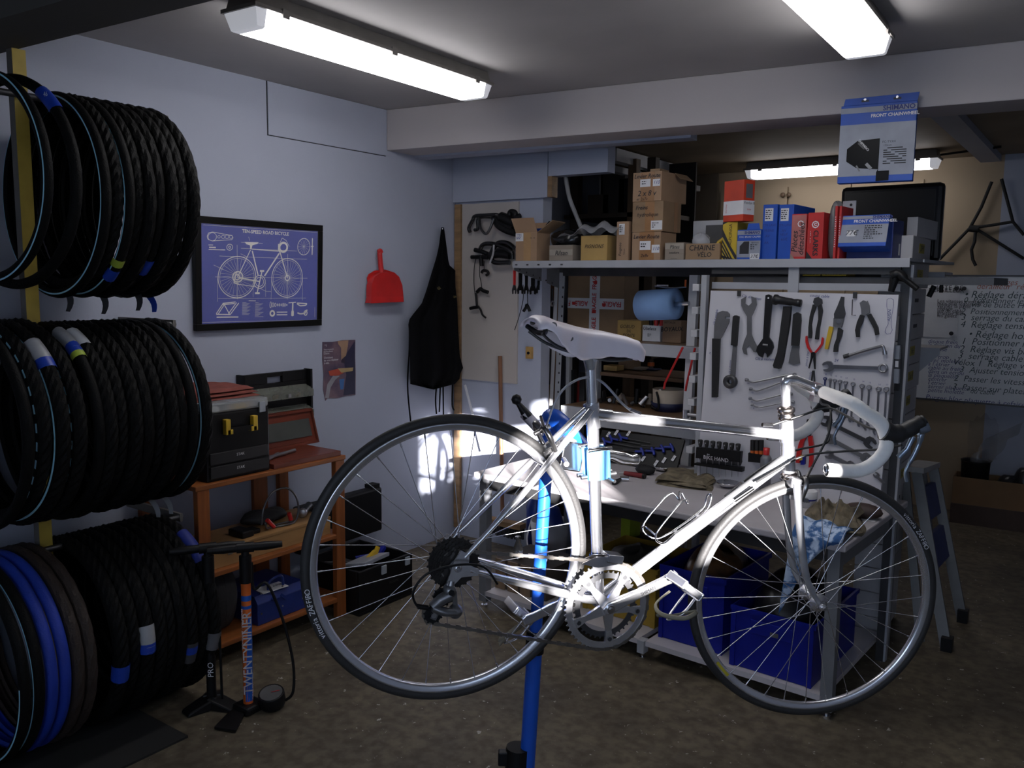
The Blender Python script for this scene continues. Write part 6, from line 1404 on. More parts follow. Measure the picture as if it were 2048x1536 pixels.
# ================================================================ tool board
def pc(x, y): return (1380 + .27348 * x, 540 + .27348 * y)
VBD = 3.575
tbp = [W(*pc(*q), ('v', VBD)) for q in ((152, 150), (1526, 182), (1395, 1560), (48, 1560))]
tbp[2].z = tbp[3].z = BZ + .002
board = obj('tool_board', MB().prism(tbp, RN * .015), M('white_board', (.60, .59, .63), .45, var=.05, sc=3), None, 'white tool board with hanging tools above the bench', 'tool board')
def UZof(x, y): p = W(*pc(x, y), ('v', VBD - .004)); return p.dot(RU), p.z
def T3(u, z, o): return RP(u, VBD - .001 - o, z)
def flat(m, pts, th, o=.003):
    m.prism([T3(u, z, o) for u, z in pts], -RN * th); return m
def fpx(m, pts, th, o=.003): return flat(m, [UZof(*p) for p in pts], th, o)
def ring2(m, c, ro, ri, th, o=.003, n=18):
    m.lathe([(ro, 0), (ro, th), (ri, th), (ri, 0)], T3(c[0], c[1], o), -RN, n, closed=True); return m
def openhead(m, c, ang, r, th, o=.003):
    P = [(-1.0, .42), (-.75, .85), (-.1, 1.02), (.5, .95), (.95, .62), (.9, .36), (.1, .42), (-.15, .2), (-.15, -.2), (.1, -.42), (.9, -.36), (.95, -.62), (.5, -.95), (-.1, -1.02), (-.75, -.85), (-1.0, -.42)]
    a = math.radians(ang); return flat(m, [(c[0] + r * (x * math.cos(a) - y * math.sin(a)), c[1] + r * (x * math.sin(a) + y * math.cos(a))) for x, y in P], th, o)
def shank(m, a, b, wa, wb, th, o=.004):
    d = (b[0] - a[0], b[1] - a[1]); L = math.hypot(*d); n = (-d[1] / L, d[0] / L)
    return flat(m, [(a[0] + n[0] * wa, a[1] + n[1] * wa), (b[0] + n[0] * wb, b[1] + n[1] * wb), (b[0] - n[0] * wb, b[1] - n[1] * wb), (a[0] - n[0] * wa, a[1] - n[1] * wa)], th, o)
def tool(name, label, cat='wrench', at=(0, 0), group=None):
    u, z = UZof(*at); return thing(name, label, cat, T3(u, z, 0), group)
GREYT = M('tool_grey', (.20, .20, .21), .45, .6); DKT = M('tool_black', (.018, .018, .02), .4, .3); SIL = M('tool_chrome', (.36, .36, .38), .3, .9); GRIP = M('grip_black', (.012, .012, .013), .6)
# pedal wrench
t = tool('pedal_wrench', 'grey pedal wrench with a long black handle, leftmost on the tool board', at=(185, 930))
obj('head', fpx(MB(), [(205, 312), (240, 298), (275, 303), (293, 322), (292, 342), (262, 340), (262, 356), (292, 358), (290, 382), (262, 440), (226, 502), (178, 500), (182, 400)], .006), GREYT, t); obj('handle', fpx(MB(), [(170, 500), (226, 502), (207, 930), (166, 930)], .012), GRIP, t, bevel=.003)
# freewheel spanner
t = tool('headset_socket', 'black handled bar with a round socket end beside the pedal wrench', at=(300, 840))
obj('handle', fpx(MB(), [(322, 340), (338, 330), (365, 340), (348, 555), (308, 548)], .014), GRIP, t, bevel=.004); obj('shank', fpx(MB(), [(318, 552), (346, 552), (332, 800), (296, 790)], .007), GREYT, t)
c0 = UZof(302, 815); obj('socket', ring2(MB(), c0, .0095 * 3.2 * .3 * 10 * .34, .010, .02), DSTEEL, t)
# headset spanner
t = tool('headset_spanner', 'grey double open-ended headset spanner under blue handwriting', at=(440, 620))
obj('blade', fpx(MB(), [(376, 215), (410, 195), (405, 245), (432, 262), (455, 240), (450, 192), (485, 205), (490, 255), (468, 310), (452, 340), (452, 470), (470, 515), (492, 560), (485, 602), (468, 600), (440, 548), (412, 570), (420, 620), (395, 610), (384, 575), (398, 520), (420, 470), (420, 340), (395, 300), (378, 260)], .005), GREYT, t)
# adjustable wrench
t = tool('adjustable_wrench', 'black adjustable wrench hanging head down', at=(550, 640))
m = fpx(MB(), [(558, 185), (580, 178), (602, 188), (605, 230), (582, 490), (610, 530), (616, 565), (598, 610), (570, 640), (565, 612), (545, 598), (535, 640), (508, 625), (490, 590), (498, 558), (540, 500)], .010); obj('body', m, DKT, t, bevel=.002); obj('hanging_hole', MB().disc(T3(*UZof(580, 205), .0135), -RN, .0035, .001, 10), INKW, t); obj('worm', MB().tube([T3(*UZof(540, 545), .012), T3(*UZof(575, 550), .012)], .005, 10), STEEL, t)
# hammer
t = tool('hammer', 'black rubber mallet style hammer with a dark handle', 'hammer', at=(640, 715))
obj('handle', fpx(MB(), [(694, 265), (748, 265), (735, 400), (690, 660), (668, 722), (625, 715), (618, 695), (650, 600)], .02), GRIP, t, bevel=.006)
u0, z0 = UZof(640, 215); u1, z1 = UZof(812, 240); obj('head', MB().lathe([(.001, 0), (.022, .001), (.023, .012), (.018, .022), (.016, .05), (.016, .075), (.0135, .085), (.016, .10), (.016, .118), (.001, .119)], T3(u0 - .006, z0, .026), RU * (u1 - u0) + UZ * (z1 - z0), 18), DKT, t)
# chain wear scraper
t = tool('scraper', 'black handled flat scraper between the hammer and the cable cutter', 'scraper', at=(760, 690))
obj('handle', fpx(MB(), [(762, 325), (790, 308), (815, 322), (818, 370), (802, 555), (748, 552), (758, 380)], .014), GRIP, t, bevel=.004); obj('blade', fpx(MB(), [(748, 556), (804, 556), (798, 600), (806, 682), (760, 694), (722, 680), (735, 610)], .003), GREYT, t)
# cable cutter
t = tool('cable_cutter', 'black cable cutter with curved handles under the words coupe cable', 'cutter', at=(915, 505))
for s_, pts in (('l', [(905, 250), (928, 268), (905, 330), (893, 400), (897, 460), (893, 500), (872, 498), (873, 420), (882, 340)]), ('r', [(940, 265), (965, 250), (975, 300), (965, 360), (952, 430), (945, 508), (920, 505), (928, 440), (945, 360), (945, 300)])): obj('handle', fpx(MB(), pts, .013), GRIP, t, bevel=.003)
obj('jaw', fpx(MB(), [(905, 235), (915, 205), (940, 198), (968, 215), (972, 245), (950, 268), (925, 268)], .010), DSTEEL, t)
# red pliers
t = tool('needle_nose_pliers', 'red handled needle nose pliers hanging jaws down', 'pliers', at=(900, 720))
for pts in ([(850, 485), (860, 480), (866, 520), (880, 565), (900, 600), (888, 605), (862, 570), (850, 525)], [(970, 490), (982, 500), (978, 540), (955, 575), (925, 605), (915, 600), (940, 570), (962, 540)]): obj('handle', fpx(MB(), pts, .010), RED, t, bevel=.002)
obj('jaw', fpx(MB(), [(890, 602), (912, 598), (900, 640), (875, 720), (870, 715), (885, 650)], .008), DKT, t); obj('jaw', fpx(MB(), [(905, 600), (920, 602), (922, 650), (920, 725), (914, 722), (905, 660)], .008), DKT, t)
# aviation snips
t = tool('tin_snips', 'tin snips with one yellow and one black handle', 'snips', at=(1060, 600))
obj('jaw', fpx(MB(), [(1110, 195), (1130, 198), (1128, 260), (1140, 320), (1128, 355), (1060, 355), (1058, 320), (1085, 260)], .010), DSTEEL, t); obj('pivot', MB().disc(T3(*UZof(1095, 375), .012), -RN, .009, .006, 12), STEEL, t); obj('body', fpx(MB(), [(1055, 350), (1130, 352), (1112, 420), (1050, 415)], .009), GREYT, t)
obj('handle', fpx(MB(), [(1025, 410), (1052, 418), (1048, 450), (1015, 580), (992, 575), (1005, 500)], .014), YELLOW, t, bevel=.003); obj('handle', fpx(MB(), [(1090, 420), (1122, 440), (1115, 480), (1088, 545), (1085, 598), (1055, 598), (1060, 550), (1078, 500)], .014), GRIP, t, bevel=.003)
# crimping pliers
t = tool('circlip_pliers', 'open pliers with two spread black handles on the right of the board', 'pliers', at=(1290, 490))
obj('jaw', fpx(MB(), [(1245, 240), (1270, 222), (1298, 232), (1300, 225), (1315, 262), (1318, 310), (1290, 330), (1258, 325), (1255, 285)], .009), GREYT, t)
obj('handle', fpx(MB(), [(1252, 325), (1278, 335), (1268, 380), (1245, 430), (1245, 490), (1222, 490), (1214, 440), (1228, 380)], .014), GRIP, t, bevel=.003); obj('handle', fpx(MB(), [(1300, 330), (1325, 318), (1350, 360), (1380, 420), (1386, 470), (1362, 478), (1352, 430), (1325, 380)], .014), GRIP, t, bevel=.003)
# hooks and hex key
t = tool('hex_key', 'thin long hex key hanging beside the pliers', 'hex key', at=(1190, 330))
obj('rod', MB().tube([T3(*UZof(*q), .006) for q in ((1190, 215), (1186, 330), (1214, 331))], .0018, 6), DSTEEL, t)
for i, q in enumerate(((360, 175), (1208, 188))):
    u, z = UZof(*q); obj('board_clip', MB().box(T3(u - .007, z - .01, 0), RU * .014, -RN * .010, UZ * .024), DSTEEL, None, ['left', 'right'][i] + ' steel clip on the top edge of the tool board', 'clip', 'board clips')
# L socket wrench, combination wrench 24
t = tool('angled_socket_wrench', 'chrome angled socket wrench above the big combination wrench', at=(1290, 640))
obj('rod', MB().tube(catmull([T3(*UZof(*q), .010) for q in ((1145, 632), (1270, 592), (1380, 562), (1410, 556), (1422, 575), (1428, 612))], 4), .0062, 10), SIL, t)
obj('socket_end', MB().tube([T3(*UZof(1128, 634), .010), T3(*UZof(1168, 622), .010)], .0088, 10), DSTEEL, t); obj('socket_end', MB().tube([T3(*UZof(1426, 592), .010), T3(*UZof(1430, 618), .010)], .0095, 10), SIL, t)
def combo(label, po, pr, ro, rr, wd, th=.006, mat=SIL, group=None, ang=None, cat='wrench', name='combination_wrench'):
    a, b2 = UZof(*po), UZof(*pr); t = thing(name, label, cat, T3(min(a[0], b2[0]), min(a[1], b2[1]), 0), group)
    d = math.degrees(math.atan2(a[1] - b2[1], a[0] - b2[0]))
    obj('open_end', openhead(MB(), a, d if ang is None else ang, ro, th), mat, t); obj('ring_end', ring2(MB(), b2, rr, rr * .62, th * 1.3), mat, t)
    L = math.hypot(a[0] - b2[0], a[1] - b2[1]); e = ((a[0] - b2[0]) / L, (a[1] - b2[1]) / L)
    obj('shank', shank(MB(), (a[0] - e[0] * ro * .8, a[1] - e[1] * ro * .8), (b2[0] + e[0] * rr * .9, b2[1] + e[1] * rr * .9), wd, wd * .85, th * .7), mat, t); return t
combo('big combination wrench lying level on the tool board, marked 24', (1012, 705), (1416, 718), .022, .019, .008, .009, ang=195)
heads = [(990, 795, 1.3), (1028, 803, 1.5), (1062, 808, 1.6), (1100, 815, 1.75), (1140, 823, 1.9), (1195, 833, 2.1), (1262, 848, 2.35), (1312, 857, 2.45), (1382, 870, 2.8), (1437, 872, 2.9)]
SZN = ['8', '9', '10', '11', '12', '13', '14', '15', '16', '17']
for i, (x, y, s_) in enumerate(heads):
    L = 175 + i * 17; dx = -.055 * L
    combo(('blue ' if i == 0 else '') + 'combination wrench in the graded row, %s from the left' % ORD[i], (x + dx, y + L), (x, y), .0045 * s_ ** .9 + .003, .0036 * s_ ** .9 + .0025, .0024 + .0006 * s_, .005, mat=M('wrench_blue', (.02, .03, .16), .35, .5) if i == 0 else SIL, group='graded combination wrenches', ang=-75)
    text(board, SZN[i], T3(*UZof(x + 3, y - 32), .0015), RU, UZ, .010, INKB)
for i, (pa, pb2, r) in enumerate((((1000, 1105), (1318, 1262), .023), ((1030, 1235), (1290, 1375), .021), ((1020, 1350), (1175, 1428), .018))):
    a, b2 = UZof(*pa), UZof(*pb2); t = thing('open_wrench', ['upper', 'middle', 'lower'][i] + ' slanted double open-ended wrench behind the handlebar', 'wrench', T3(a[0], b2[1], 0), 'slanted open-ended wrenches')
    d = math.degrees(math.atan2(b2[1] - a[1], b2[0] - a[0])); mt = [DSTEEL, GREYT, SIL][i]
    obj('open_end', openhead(MB(), a, d + 195, r, .007), mt, t); obj('open_end', openhead(MB(), b2, d - 15, r, .007), mt, t); obj('shank', shank(MB(), a, b2, .008, .008, .006), mt, t)
obj('slanted_wrench', openhead(shank(MB(), UZof(1360, 1500), UZof(1420, 1560), .005, .005, .005), UZof(1365, 1500), 140, .012, .005), SIL, None, 'small wrench low on the right edge of the board', 'wrench')
for i, (pa, pb2) in enumerate((((420, 803), (770, 765)), ((450, 870), (760, 800)), ((445, 938), (745, 905)), ((460, 985), (760, 965)))):
    a = T3(*UZof(*pa), .010); b2 = T3(*UZof(*pb2), .010); t = thing('offset_ring_wrench', ['top', 'second', 'third', 'lowest'][i] + ' of the four offset ring wrenches', 'wrench', a, 'offset ring wrenches')
    d = (b2 - a).normalized(); up = d.cross(RN); up = -up if up.z < 0 else up
    obj('shank', MB().tube(catmull([a, a + d * .022 - up * .012, a + d * .05 - up * .012, b2 - d * .05 - up * .0, b2 - d * .022 + up * .002, b2], 4), .0042 - .0004 * i, 8), SIL, t)
    for c_ in (a, b2): obj('ring_end', MB().lathe([(.009 - .0007 * i, -.004), (.009 - .0007 * i, .004), (.0055, .004), (.0055, -.004)], c_, (up + RN * .7), 14, closed=True), SIL, t)
    text(board, ['', '12', '10', '8'][i] or '14', T3(*UZof(pa[0] + 5, pa[1] + 26), .0015), RU, UZ, .010, INKB)
# water pump pliers
t = tool('water_pump_pliers', 'red handled water pump pliers hanging behind the head tube', 'pliers', at=(845, 1440))
obj('jaw', fpx(MB(), [(862, 1090), (905, 1088), (908, 1140), (895, 1180), (880, 1220), (830, 1215), (838, 1165), (855, 1130)], .012), DKT, t)
obj('handle', fpx(MB(), [(830, 1210), (860, 1215), (838, 1260), (820, 1330), (808, 1410), (780, 1405), (788, 1330), (805, 1260)], .014), RED, t, bevel=.003); obj('handle', fpx(MB(), [(870, 1215), (898, 1210), (910, 1280), (908, 1350), (905, 1440), (875, 1440), (880, 1360), (878, 1290)], .014), RED, t, bevel=.003)
t = tool('tweezers', 'thin dark pliers standing above the stem', 'pliers', at=(900, 820)); obj('arm', fpx(MB(), [(896, 735), (904, 735), (896, 820), (884, 820)], .006), DSTEEL, t); obj('arm', fpx(MB(), [(904, 735), (912, 735), (918, 820), (908, 820)], .006), DSTEEL, t)
# screwdriver rack
t = tool('screwdriver_rack', 'black wall rack holding a row of black screwdrivers', 'tool rack', at=(220, 1470))
u0, z1 = UZof(62, 1290); u1, z0 = UZof(385, 1400)
obj('upper_plate', fpx(MB(), [(60, 1292), (388, 1325), (380, 1402), (55, 1370)], .02), BLACK, t); obj('lower_plate', fpx(MB(), [(55, 1405), (402, 1438), (398, 1470), (50, 1418)], .03), BLACK, t); obj('back_plate', fpx(MB(), [(62, 1360), (385, 1395), (372, 1430), (85, 1410)], .004), DSTEEL, t)
text(t, 'BIKE HAND', T3(*UZof(205, 1376), .026), RU, UZ, .024, INKW); text(t, 'BM', T3(*UZof(150, 1345), .026), RU, UZ, .010, INKW)
for k in range(7):
    x = 85 + 46 * k; y = 1245 + 5 * k; tt = thing('screwdriver', ORD[k] + ' black screwdriver in the black wall rack', 'screwdriver', T3(*UZof(x, y + 270), .012), 'screwdrivers in the rack')
    a = T3(*UZof(x, y + 45), .016); b2 = T3(*UZof(x, y - 8), .016)
    obj('handle', MB().tube([a, a.lerp(b2, .3), b2.lerp(a, .1), b2], [.006, .009, .012, .008], 10), GRIP, tt); obj('shaft', MB().tube([T3(*UZof(x - 4, y + 270 - k * 6), .012), a], .0016, 6), STEEL, tt); text(tt, '346568T'[k], T3(*UZof(x, y + 12), .0285), RU, UZ, .010, INKW)
# orange screwdriver holder and spray can
t = tool('bit_holder', 'black pouch with orange and black screwdrivers by the down tube', 'tool holder', at=(500, 1400))
obj('pouch', fpx(MB(), [(446, 1330), (556, 1345), (552, 1405), (444, 1395)], .03), BLACK, t)
for k in range(3):
    a = T3(*UZof(468 + 32 * k, 1340), .02); b2 = T3(*UZof(470 + 32 * k, 1240), .02); tt = thing('screwdriver', ['left', 'middle', 'right'][k] + ' orange and black screwdriver in the pouch', 'screwdriver', a, 'screwdrivers in the pouch'); obj('handle', MB().tube([b2.lerp(a, .75), b2], .010, 10), GRIP, tt); obj('collar', MB().tube([a - UZ * .01, b2.lerp(a, .75)], .009, 10), ORANGE, tt)
sc_ = thing('spray_can', 'small spray can with a red cap standing on the bench behind the down tube', 'can', RP(UZof(595, 1340)[0], VBD - .06, BZ))
zt3 = UZof(600, 1280)[1]; cu = UZof(595, 1340)[0]
obj('can', MB().lathe([(.001, 0), (.024, 0), (.024, zt3 - BZ - .05), (.014, zt3 - BZ - .035), (.001, zt3 - BZ - .035)], RP(cu, VBD - .06, BZ), UZ, 18), M('can_grey', (.22, .22, .24), .4, .4), sc_); obj('cap', MB().lathe([(.013, 0), (.014, .03), (.001, .032)], RP(cu, VBD - .06, zt3 - .035), UZ, 14), RED, sc_)
# blue and yellow screwdrivers low on the board
tt = tool('screwdriver', 'yellow and blue screwdriver between the red plier handles', 'screwdriver', at=(838, 1440)); obj('handle', fpx(MB(), [(820, 1360), (850, 1360), (848, 1420), (818, 1420)], .016), BLUEP, tt, bevel=.003); obj('collar', fpx(MB(), [(812, 1355), (832, 1350), (832, 1385), (812, 1390)], .018), YELLOW, tt)
# spirit level
lv = thing('spirit_level', 'short grey spirit level hanging at the right edge of the board', 'level', W(*pc(1500, 830), ('v', 3.61)))
a = W(*pc(1496, 550), ('v', 3.61)); b2 = W(*pc(1486, 828), ('v', 3.61)); w_ = W(*pc(1530, 690), ('v', 3.61)).dot(RU) - W(*pc(1491, 690), ('v', 3.61)).dot(RU); m_ = a.lerp(b2, .36); n_ = a.lerp(b2, .62)
obj('bar', MB().box(m_, RU * w_, RN * .02, a - m_).box(b2, RU * w_, RN * .02, n_ - b2), M('level_grey', (.34, .36, .40), .4, .5), lv); obj('vial_frame', MB().box(n_, RU * w_, RN * .02, m_ - n_), DSTEEL, lv); obj('vial', MB().box(n_.lerp(m_, .2) - RN * .002 + RU * w_ * .25, RU * w_ * .6, RN * .01, (m_ - n_) * .6), WHITEP, lv); obj('strap', MB().box(b2 - UZ * .03 + RU * .004, RU * w_ * .7, RN * .02, UZ * .03), BLACK, lv)
# drawn outline and hand lettering on the board
om = MB(); op = [(1440, 215), (1465, 205), (1488, 218), (1488, 260), (1475, 330), (1470, 400), (1478, 440), (1465, 465), (1440, 470), (1425, 455), (1430, 430), (1448, 395), (1445, 320), (1438, 260)]
for i in range(len(op)): shank(om, UZof(*op[i]), UZof(*op[(i + 1) % len(op)]), .0006, .0006, .0004, .0012)
obj('drawn_outline', om, INKB, board, 'outline of a tool drawn in blue pen')
for s_, q, sz, ang in (('ALIGN.', (1457, 330), .016, 90), ('Clé direction', (448, 200), .017, -8), ('Clé à molette', (548, 652), .017, 0), ('clé à pédale', (185, 345), .015, 78), ('clé à écrous', (290, 710), .013, 88), ('coupe cable', (945, 190), .017, -2), ('pince à bec', (855, 650), .014, 86), ('brucelle', (875, 780), .013, 80), ('24', (1068, 662), .016, 0), ('16', (145, 610), .012, 80)):
    a_ = math.radians(ang); text(board, s_, T3(*UZof(*q), .0015), RU * math.cos(a_) + UZ * math.sin(a_), UZ * math.cos(a_) - RU * math.sin(a_), sz, INKB, shear=.25)
# black glove-like drill hung at the top right, yellow boxes under the shelf
t = thing('black_grinder', 'black pistol-shaped tool hanging under the right end of the shelf', 'tool', W(1815, 590, ('v', 3.60)))
obj('body', MB().tube(catmull([W(*q, ('v', 3.60)) for q in ((1784, 552), (1798, 548), (1812, 560), (1835, 578))], 4), [.022] * 4 + [.018] * 4 + [.011] * 5, 10), BLACK, t); obj('grip', MB().tube([W(1790, 555, ('v', 3.60)), W(1782, 583, ('v', 3.60))], [.018, .012], 10), BLACK, t)
ZC2 = W(1650, 565, ('v', 3.75)).z
for i, (x0, x1) in enumerate(((1605, 1641), (1644, 1693))):
    bb_ = Bx('yellow_box', ['narrow', 'wide'][i] + ' yellow printed box under the top shelf', 'box', (x0, 537, x1, 552), 3.69, M('yellow_carton', (.52, .36, .02), .45), depth=.12, z0=None, group='yellow boxes under the shelf'); bb_.text('RETROSHIFT', .5, .3, .016, INK)
shl = MB().box(RP(UZof(250, 50)[0], 3.665, W(1650, 553, ('v', 3.69)).z - .03), RU * 1.05, RN * .3, UZ * .028); obj('under_shelf', shl, DSTEEL, rack)
# ================================================================ inside the rack
b = Bx('fragile_carton', 'big brown carton crossed with FRAGILE tape inside the rack', 'carton', (1134, 546, 1248, 668), 4.18, CARD2, depth=.16, z0=ZM + .001)
b.patch(.40, .0, .58, 1, WHITEP, 'tape', .0008).patch(0, .43, 1, .60, WHITEP, 'tape', .0006)
for k, fv in enumerate((.13, .52, .90)): b.text('FRAGILE', .49, fv, .040, M('red_ink', (.5, .03, .03), .6), 90, bold=.0008, o=.003, squeeze=.8)
for fu, s_ in ((.26, 'AGILE'), (.80, 'FRAGILE'), (.04, 'F')): b.text(s_, fu, .515, .042, M('red_ink', (.5, .03, .03), .6), 180, bold=.0008, o=.003, squeeze=.8)
for fu, fv in ((.12, .52), (.66, .51), (.49, .40), (.50, .86)): b.poly([(fu - .03, fv - .035), (fu + .03, fv - .035), (fu + .034, fv + .015), (fu - .034, fv + .015)], M('red_ink', (.5, .03, .03), .6), 'glass_symbol', .0025)
b = Bx('parts_box', 'yellow box marked GOBUD DE FONTE on the middle shelf', 'box', (1234, 641, 1282, 686), 4.02, CARDY, depth=.15, z0=ZM + .001); b.text('GOBUD', .42, .68, .026, INK, shear=.2).text('DE', .5, .45, .022, INK).text('FONTE', .5, .24, .024, INK, shear=.2)
b = Bx('parts_box', 'white box marked Useless on the middle shelf', 'box', (1284, 651, 1321, 689), 4.01, WHITEP, depth=.12, z0=ZM + .001, lidless=True); b.text('Useless', .40, .80, .026, INK, shear=.2, bold=.0003).lines(.3, .28, .55, .5, 5, INK)
for k in range(3): q = b.O + b.U * (b.w * (.3 + .2 * k)) + b.N * .05 + UZ * .01; obj('red_grip', MB().tube([q, q + UZ * (b.h + .02) + b.U * .012 * (k - 1)], .012, 8), [BLACK, RED, RED][k], None, ['black', 'first red', 'second red'][k] + ' grip standing in the Useless box', 'grip', 'grips in the white box')
b = Bx('parts_box', 'brown box marked BOYAUX on the middle shelf', 'box', (1324, 641, 1362, 691), 4.01, CARD, back=1373, z0=ZM + .001); b.text('BOYAUX', .5, .60, .032, INK, 4, .15, .0004).text('BOYAUX', .4, .9, .016, INK)
# blue paper roll on its holder
VR = 3.86
ra = W(1283, 611, ('v', VR)); rb = W(1352, 608, ('v', VR - .015)); rr_ = (W(1300, 577, ('v', VR)).z - W(1300, 638, ('v', VR)).z) / 2
axr = (rb - ra).normalized(); Lr = (rb - ra).length
prl = thing('paper_roll', 'blue paper towel roll on a steel holder', 'paper roll', ra - UZ * rr_)
obj('paper', MB().lathe([(.022, 0), (rr_, 0), (rr_, Lr), (.022, Lr)], ra, axr, 40, closed=True), M('blue_paper', (.20, .34, .60), .85, var=.05, bump=.05), prl, 'blue paper')
obj('core', MB().tube([ra - axr * .03, rb + axr * .075], .0115, 14), CHROME, None, 'chrome bar through the paper roll', 'holder')
obj('roll_wire', MB().tube(catmull([W(*q, ('v', VR)) for q in ((1310, 572), (1340, 576), (1372, 574))], 4), .004, 6).cb(W(1325, 571, ('v', VR)), RU * .03, RN * .006, UZ * .004), CHROME, None, 'bent chrome wire above the paper roll', 'wire')
obj('orange_tag', MB().cb(W(1371, 567, ('v', VR)), RU * .004, RN * .002, UZ * .018), ORANGE, None, 'small orange tag hanging by the paper roll', 'tag')
# lower compartment clutter
for i, (rc, v, mt, lb) in enumerate((((1206, 731, 1233, 769), 4.15, CARDY, 'small yellow box in the compartment above the low beam'), ((1236, 716, 1268, 745), 4.3, CARD2, 'brown box in the shade below the middle shelf'), ((1262, 735, 1284, 760), 4.3, CARDG, 'grey box in the shade behind the top tube'), ((1280, 738, 1310, 765), 4.35, M('navy_card', (.02, .03, .10), .5), 'dark blue box in the shade below the middle shelf'))):
    Bx('stored_box', lb, 'box', rc, v, mt, depth=.08, z0=ZLs + .18)
obj('inner_ledge', MB().box(RP(W(1200, 770, ('v', 4.1)).dot(RU), 4.1, ZLs + .155), RU * .52, RN * .38, UZ * .02), wood('chipboard', (.22, .13, .07), .7, 5), rack)
obj('orange_reel', MB().disc(W(1302, 732, ('v', 4.33)), UZ, .02, .02, 12), ORANGE, None, 'small orange reel on the dark blue box', 'reel')
random.seed(11)
for k in range(14):
    px = 1200 + 9 * k; hgt = (.0, .05, .0, .08, .03)[k % 5]; pz_ = W(px, 795, ('v', 4.05 + .02 * (k % 3))); s_ = random.uniform(.010, .02)
    mt = [DSTEEL, BLACK, STEEL, DKT, CARDG, BLACK, SIL][k % 7]
    obj('loose_part', MB().tube([V((pz_.x, pz_.y, ZLs + s_)), V((pz_.x, pz_.y, ZLs + s_)) + V((random.uniform(-.03, .03), random.uniform(-.03, .03), random.uniform(0, .02) + hgt))], [s_, s_ * .7], 8), mt, None, '%s loose metal part on the low rack shelf, %s from the left' % (['dark', 'black', 'steel'][k % 3], (ORD + ['twelfth', 'thirteenth', 'fourteenth'])[k]), 'part', 'loose parts on the low shelf')
# bucket with tape and red cable loop
bc = W(1345, 838, ('v', 3.86)); bu, bv = bc.dot(RU), 4.08
bz0 = ZLs; r0 = .055
bk2 = thing('bucket', 'dark blue bucket with a broad cream rim on the rack', 'bucket', RP(bu, bv, bz0))
ztp = W(1340, 778, ('v', bv)).z; zmd = W(1340, 808, ('v', bv)).z; rt = (W(1367, 790, ('v', bv)).dot(RU) - W(1309, 790, ('v', bv)).dot(RU)) / 2; bu = (W(1367, 790, ('v', bv)).dot(RU) + W(1309, 790, ('v', bv)).dot(RU)) / 2
obj('lower_body', MB().lathe([(.001, 0), (rt * .85, 0), (rt * 1.1, zmd - bz0 + .01), (rt * 1.0, zmd - bz0 + .01), (rt * .8, .01), (.001, .01)], RP(bu, bv, bz0), UZ, 26), M('navy_plastic', (.015, .02, .07), .5), bk2); obj('rim', MB().lathe([(rt * .96, zmd - bz0 - .005), (rt, ztp - bz0), (rt * .97, ztp - bz0), (rt * .93, zmd - bz0 - .005)], RP(bu, bv, bz0), UZ, 28), M('cream_plastic', (.46, .39, .31), .6), bk2, 'cream tape rim')
obj('bucket_handle', MB().tube(catmull([RP(bu - rt * .3, bv - rt * 1.02, ztp - .01), RP(bu - .01, bv - rt * 1.1, ztp - .05), RP(bu - .01, bv - rt * 1.1, zmd - .02), RP(bu - .05, bv - rt * 1.05, zmd - .01)], 5), .006, 8), BLACK, bk2)
for i, (a_, b2) in enumerate((((1366, 694), (1330, 766)), ((1390, 696), (1373, 770)))):
    obj('red_cable', MB().tube([W(*a_, ('v', 3.82)), W(*b2, ('v', 3.82)), W(b2[0] - 2, b2[1] + 12, ('v', 3.82))], .006, 8), RED, None, ['left', 'right'][i] + ' red rubber loop hanging from the middle shelf', 'strap', 'red loops')
obj('grease_gun', MB().tube([W(1368, 828, ('v', 3.8)), W(1398, 832, ('v', 3.8))], .011, 10).tube([W(1372, 820, ('v', 3.8)), W(1372, 836, ('v', 3.8))], .016, 10), STEEL, None, 'grey metal cylinder on the rack post', 'cylinder')
# black allen key tray leaning at the bench back
AT = [W(*q, ('v', 3.84)) for q in ((1196, 862), (1362, 880), (1352, 933), (1180, 910))]
tray = thing('hex_key_tray', 'black tray of blue handled hex keys leaning at the back of the bench', 'tool tray', RP(W(1270, 925, ('v', 3.7)).dot(RU), 3.72, BZ))
ta = W(1186, 922, ('z', BZ)); tb_ = W(1352, 946, ('z', BZ)); tu = (tb_ - ta); tu.z = 0; tl = tu.length; tu.normalize(); tn = V((-tu.y, tu.x, 0)); tv = (tn * .55 + UZ * .83).normalized(); tth = .165
obj('panel', MB().box(ta + UZ * .012, tu * tl, tv * tth, tu.cross(tv) * -.015), BLACK, tray)
def tpnt(a_, b_, o=.004): return ta + UZ * .012 + tu * (tl * a_) + tv * (tth * b_) + tu.cross(tv) * o
HKB = M('hex_blue', (.015, .03, .26), .4)
for i, (a_, b_, up) in enumerate(((.16, .72, 1), (.27, .80, 1), (.09, .60, 1), (.58, .42, 0), (.70, .48, 0), (.80, .60, 0), (.90, .68, 0))):
    tt = thing('hex_key', '%s blue T-handled hex key in the black tray' % ORD[i], 'hex key', tpnt(a_, b_ - .3), 'blue hex keys in the tray')
    s_ = .09 if up else -.09
    obj('handle', MB().tube([tpnt(a_ - .035, b_ + .10, .012), tpnt(a_, b_, .012), tpnt(a_ + .02, b_ - .12, .012)], .007, 8).tube([tpnt(a_, b_, .012), tpnt(a_ + s_, b_ - .02, .012)], .006, 8), HKB, tt); obj('shaft', MB().tube([tpnt(a_ + s_, b_ - .02, .01), tpnt(a_ + s_ * 4, b_ - .06, .01)], .0025, 6), DSTEEL, tt)
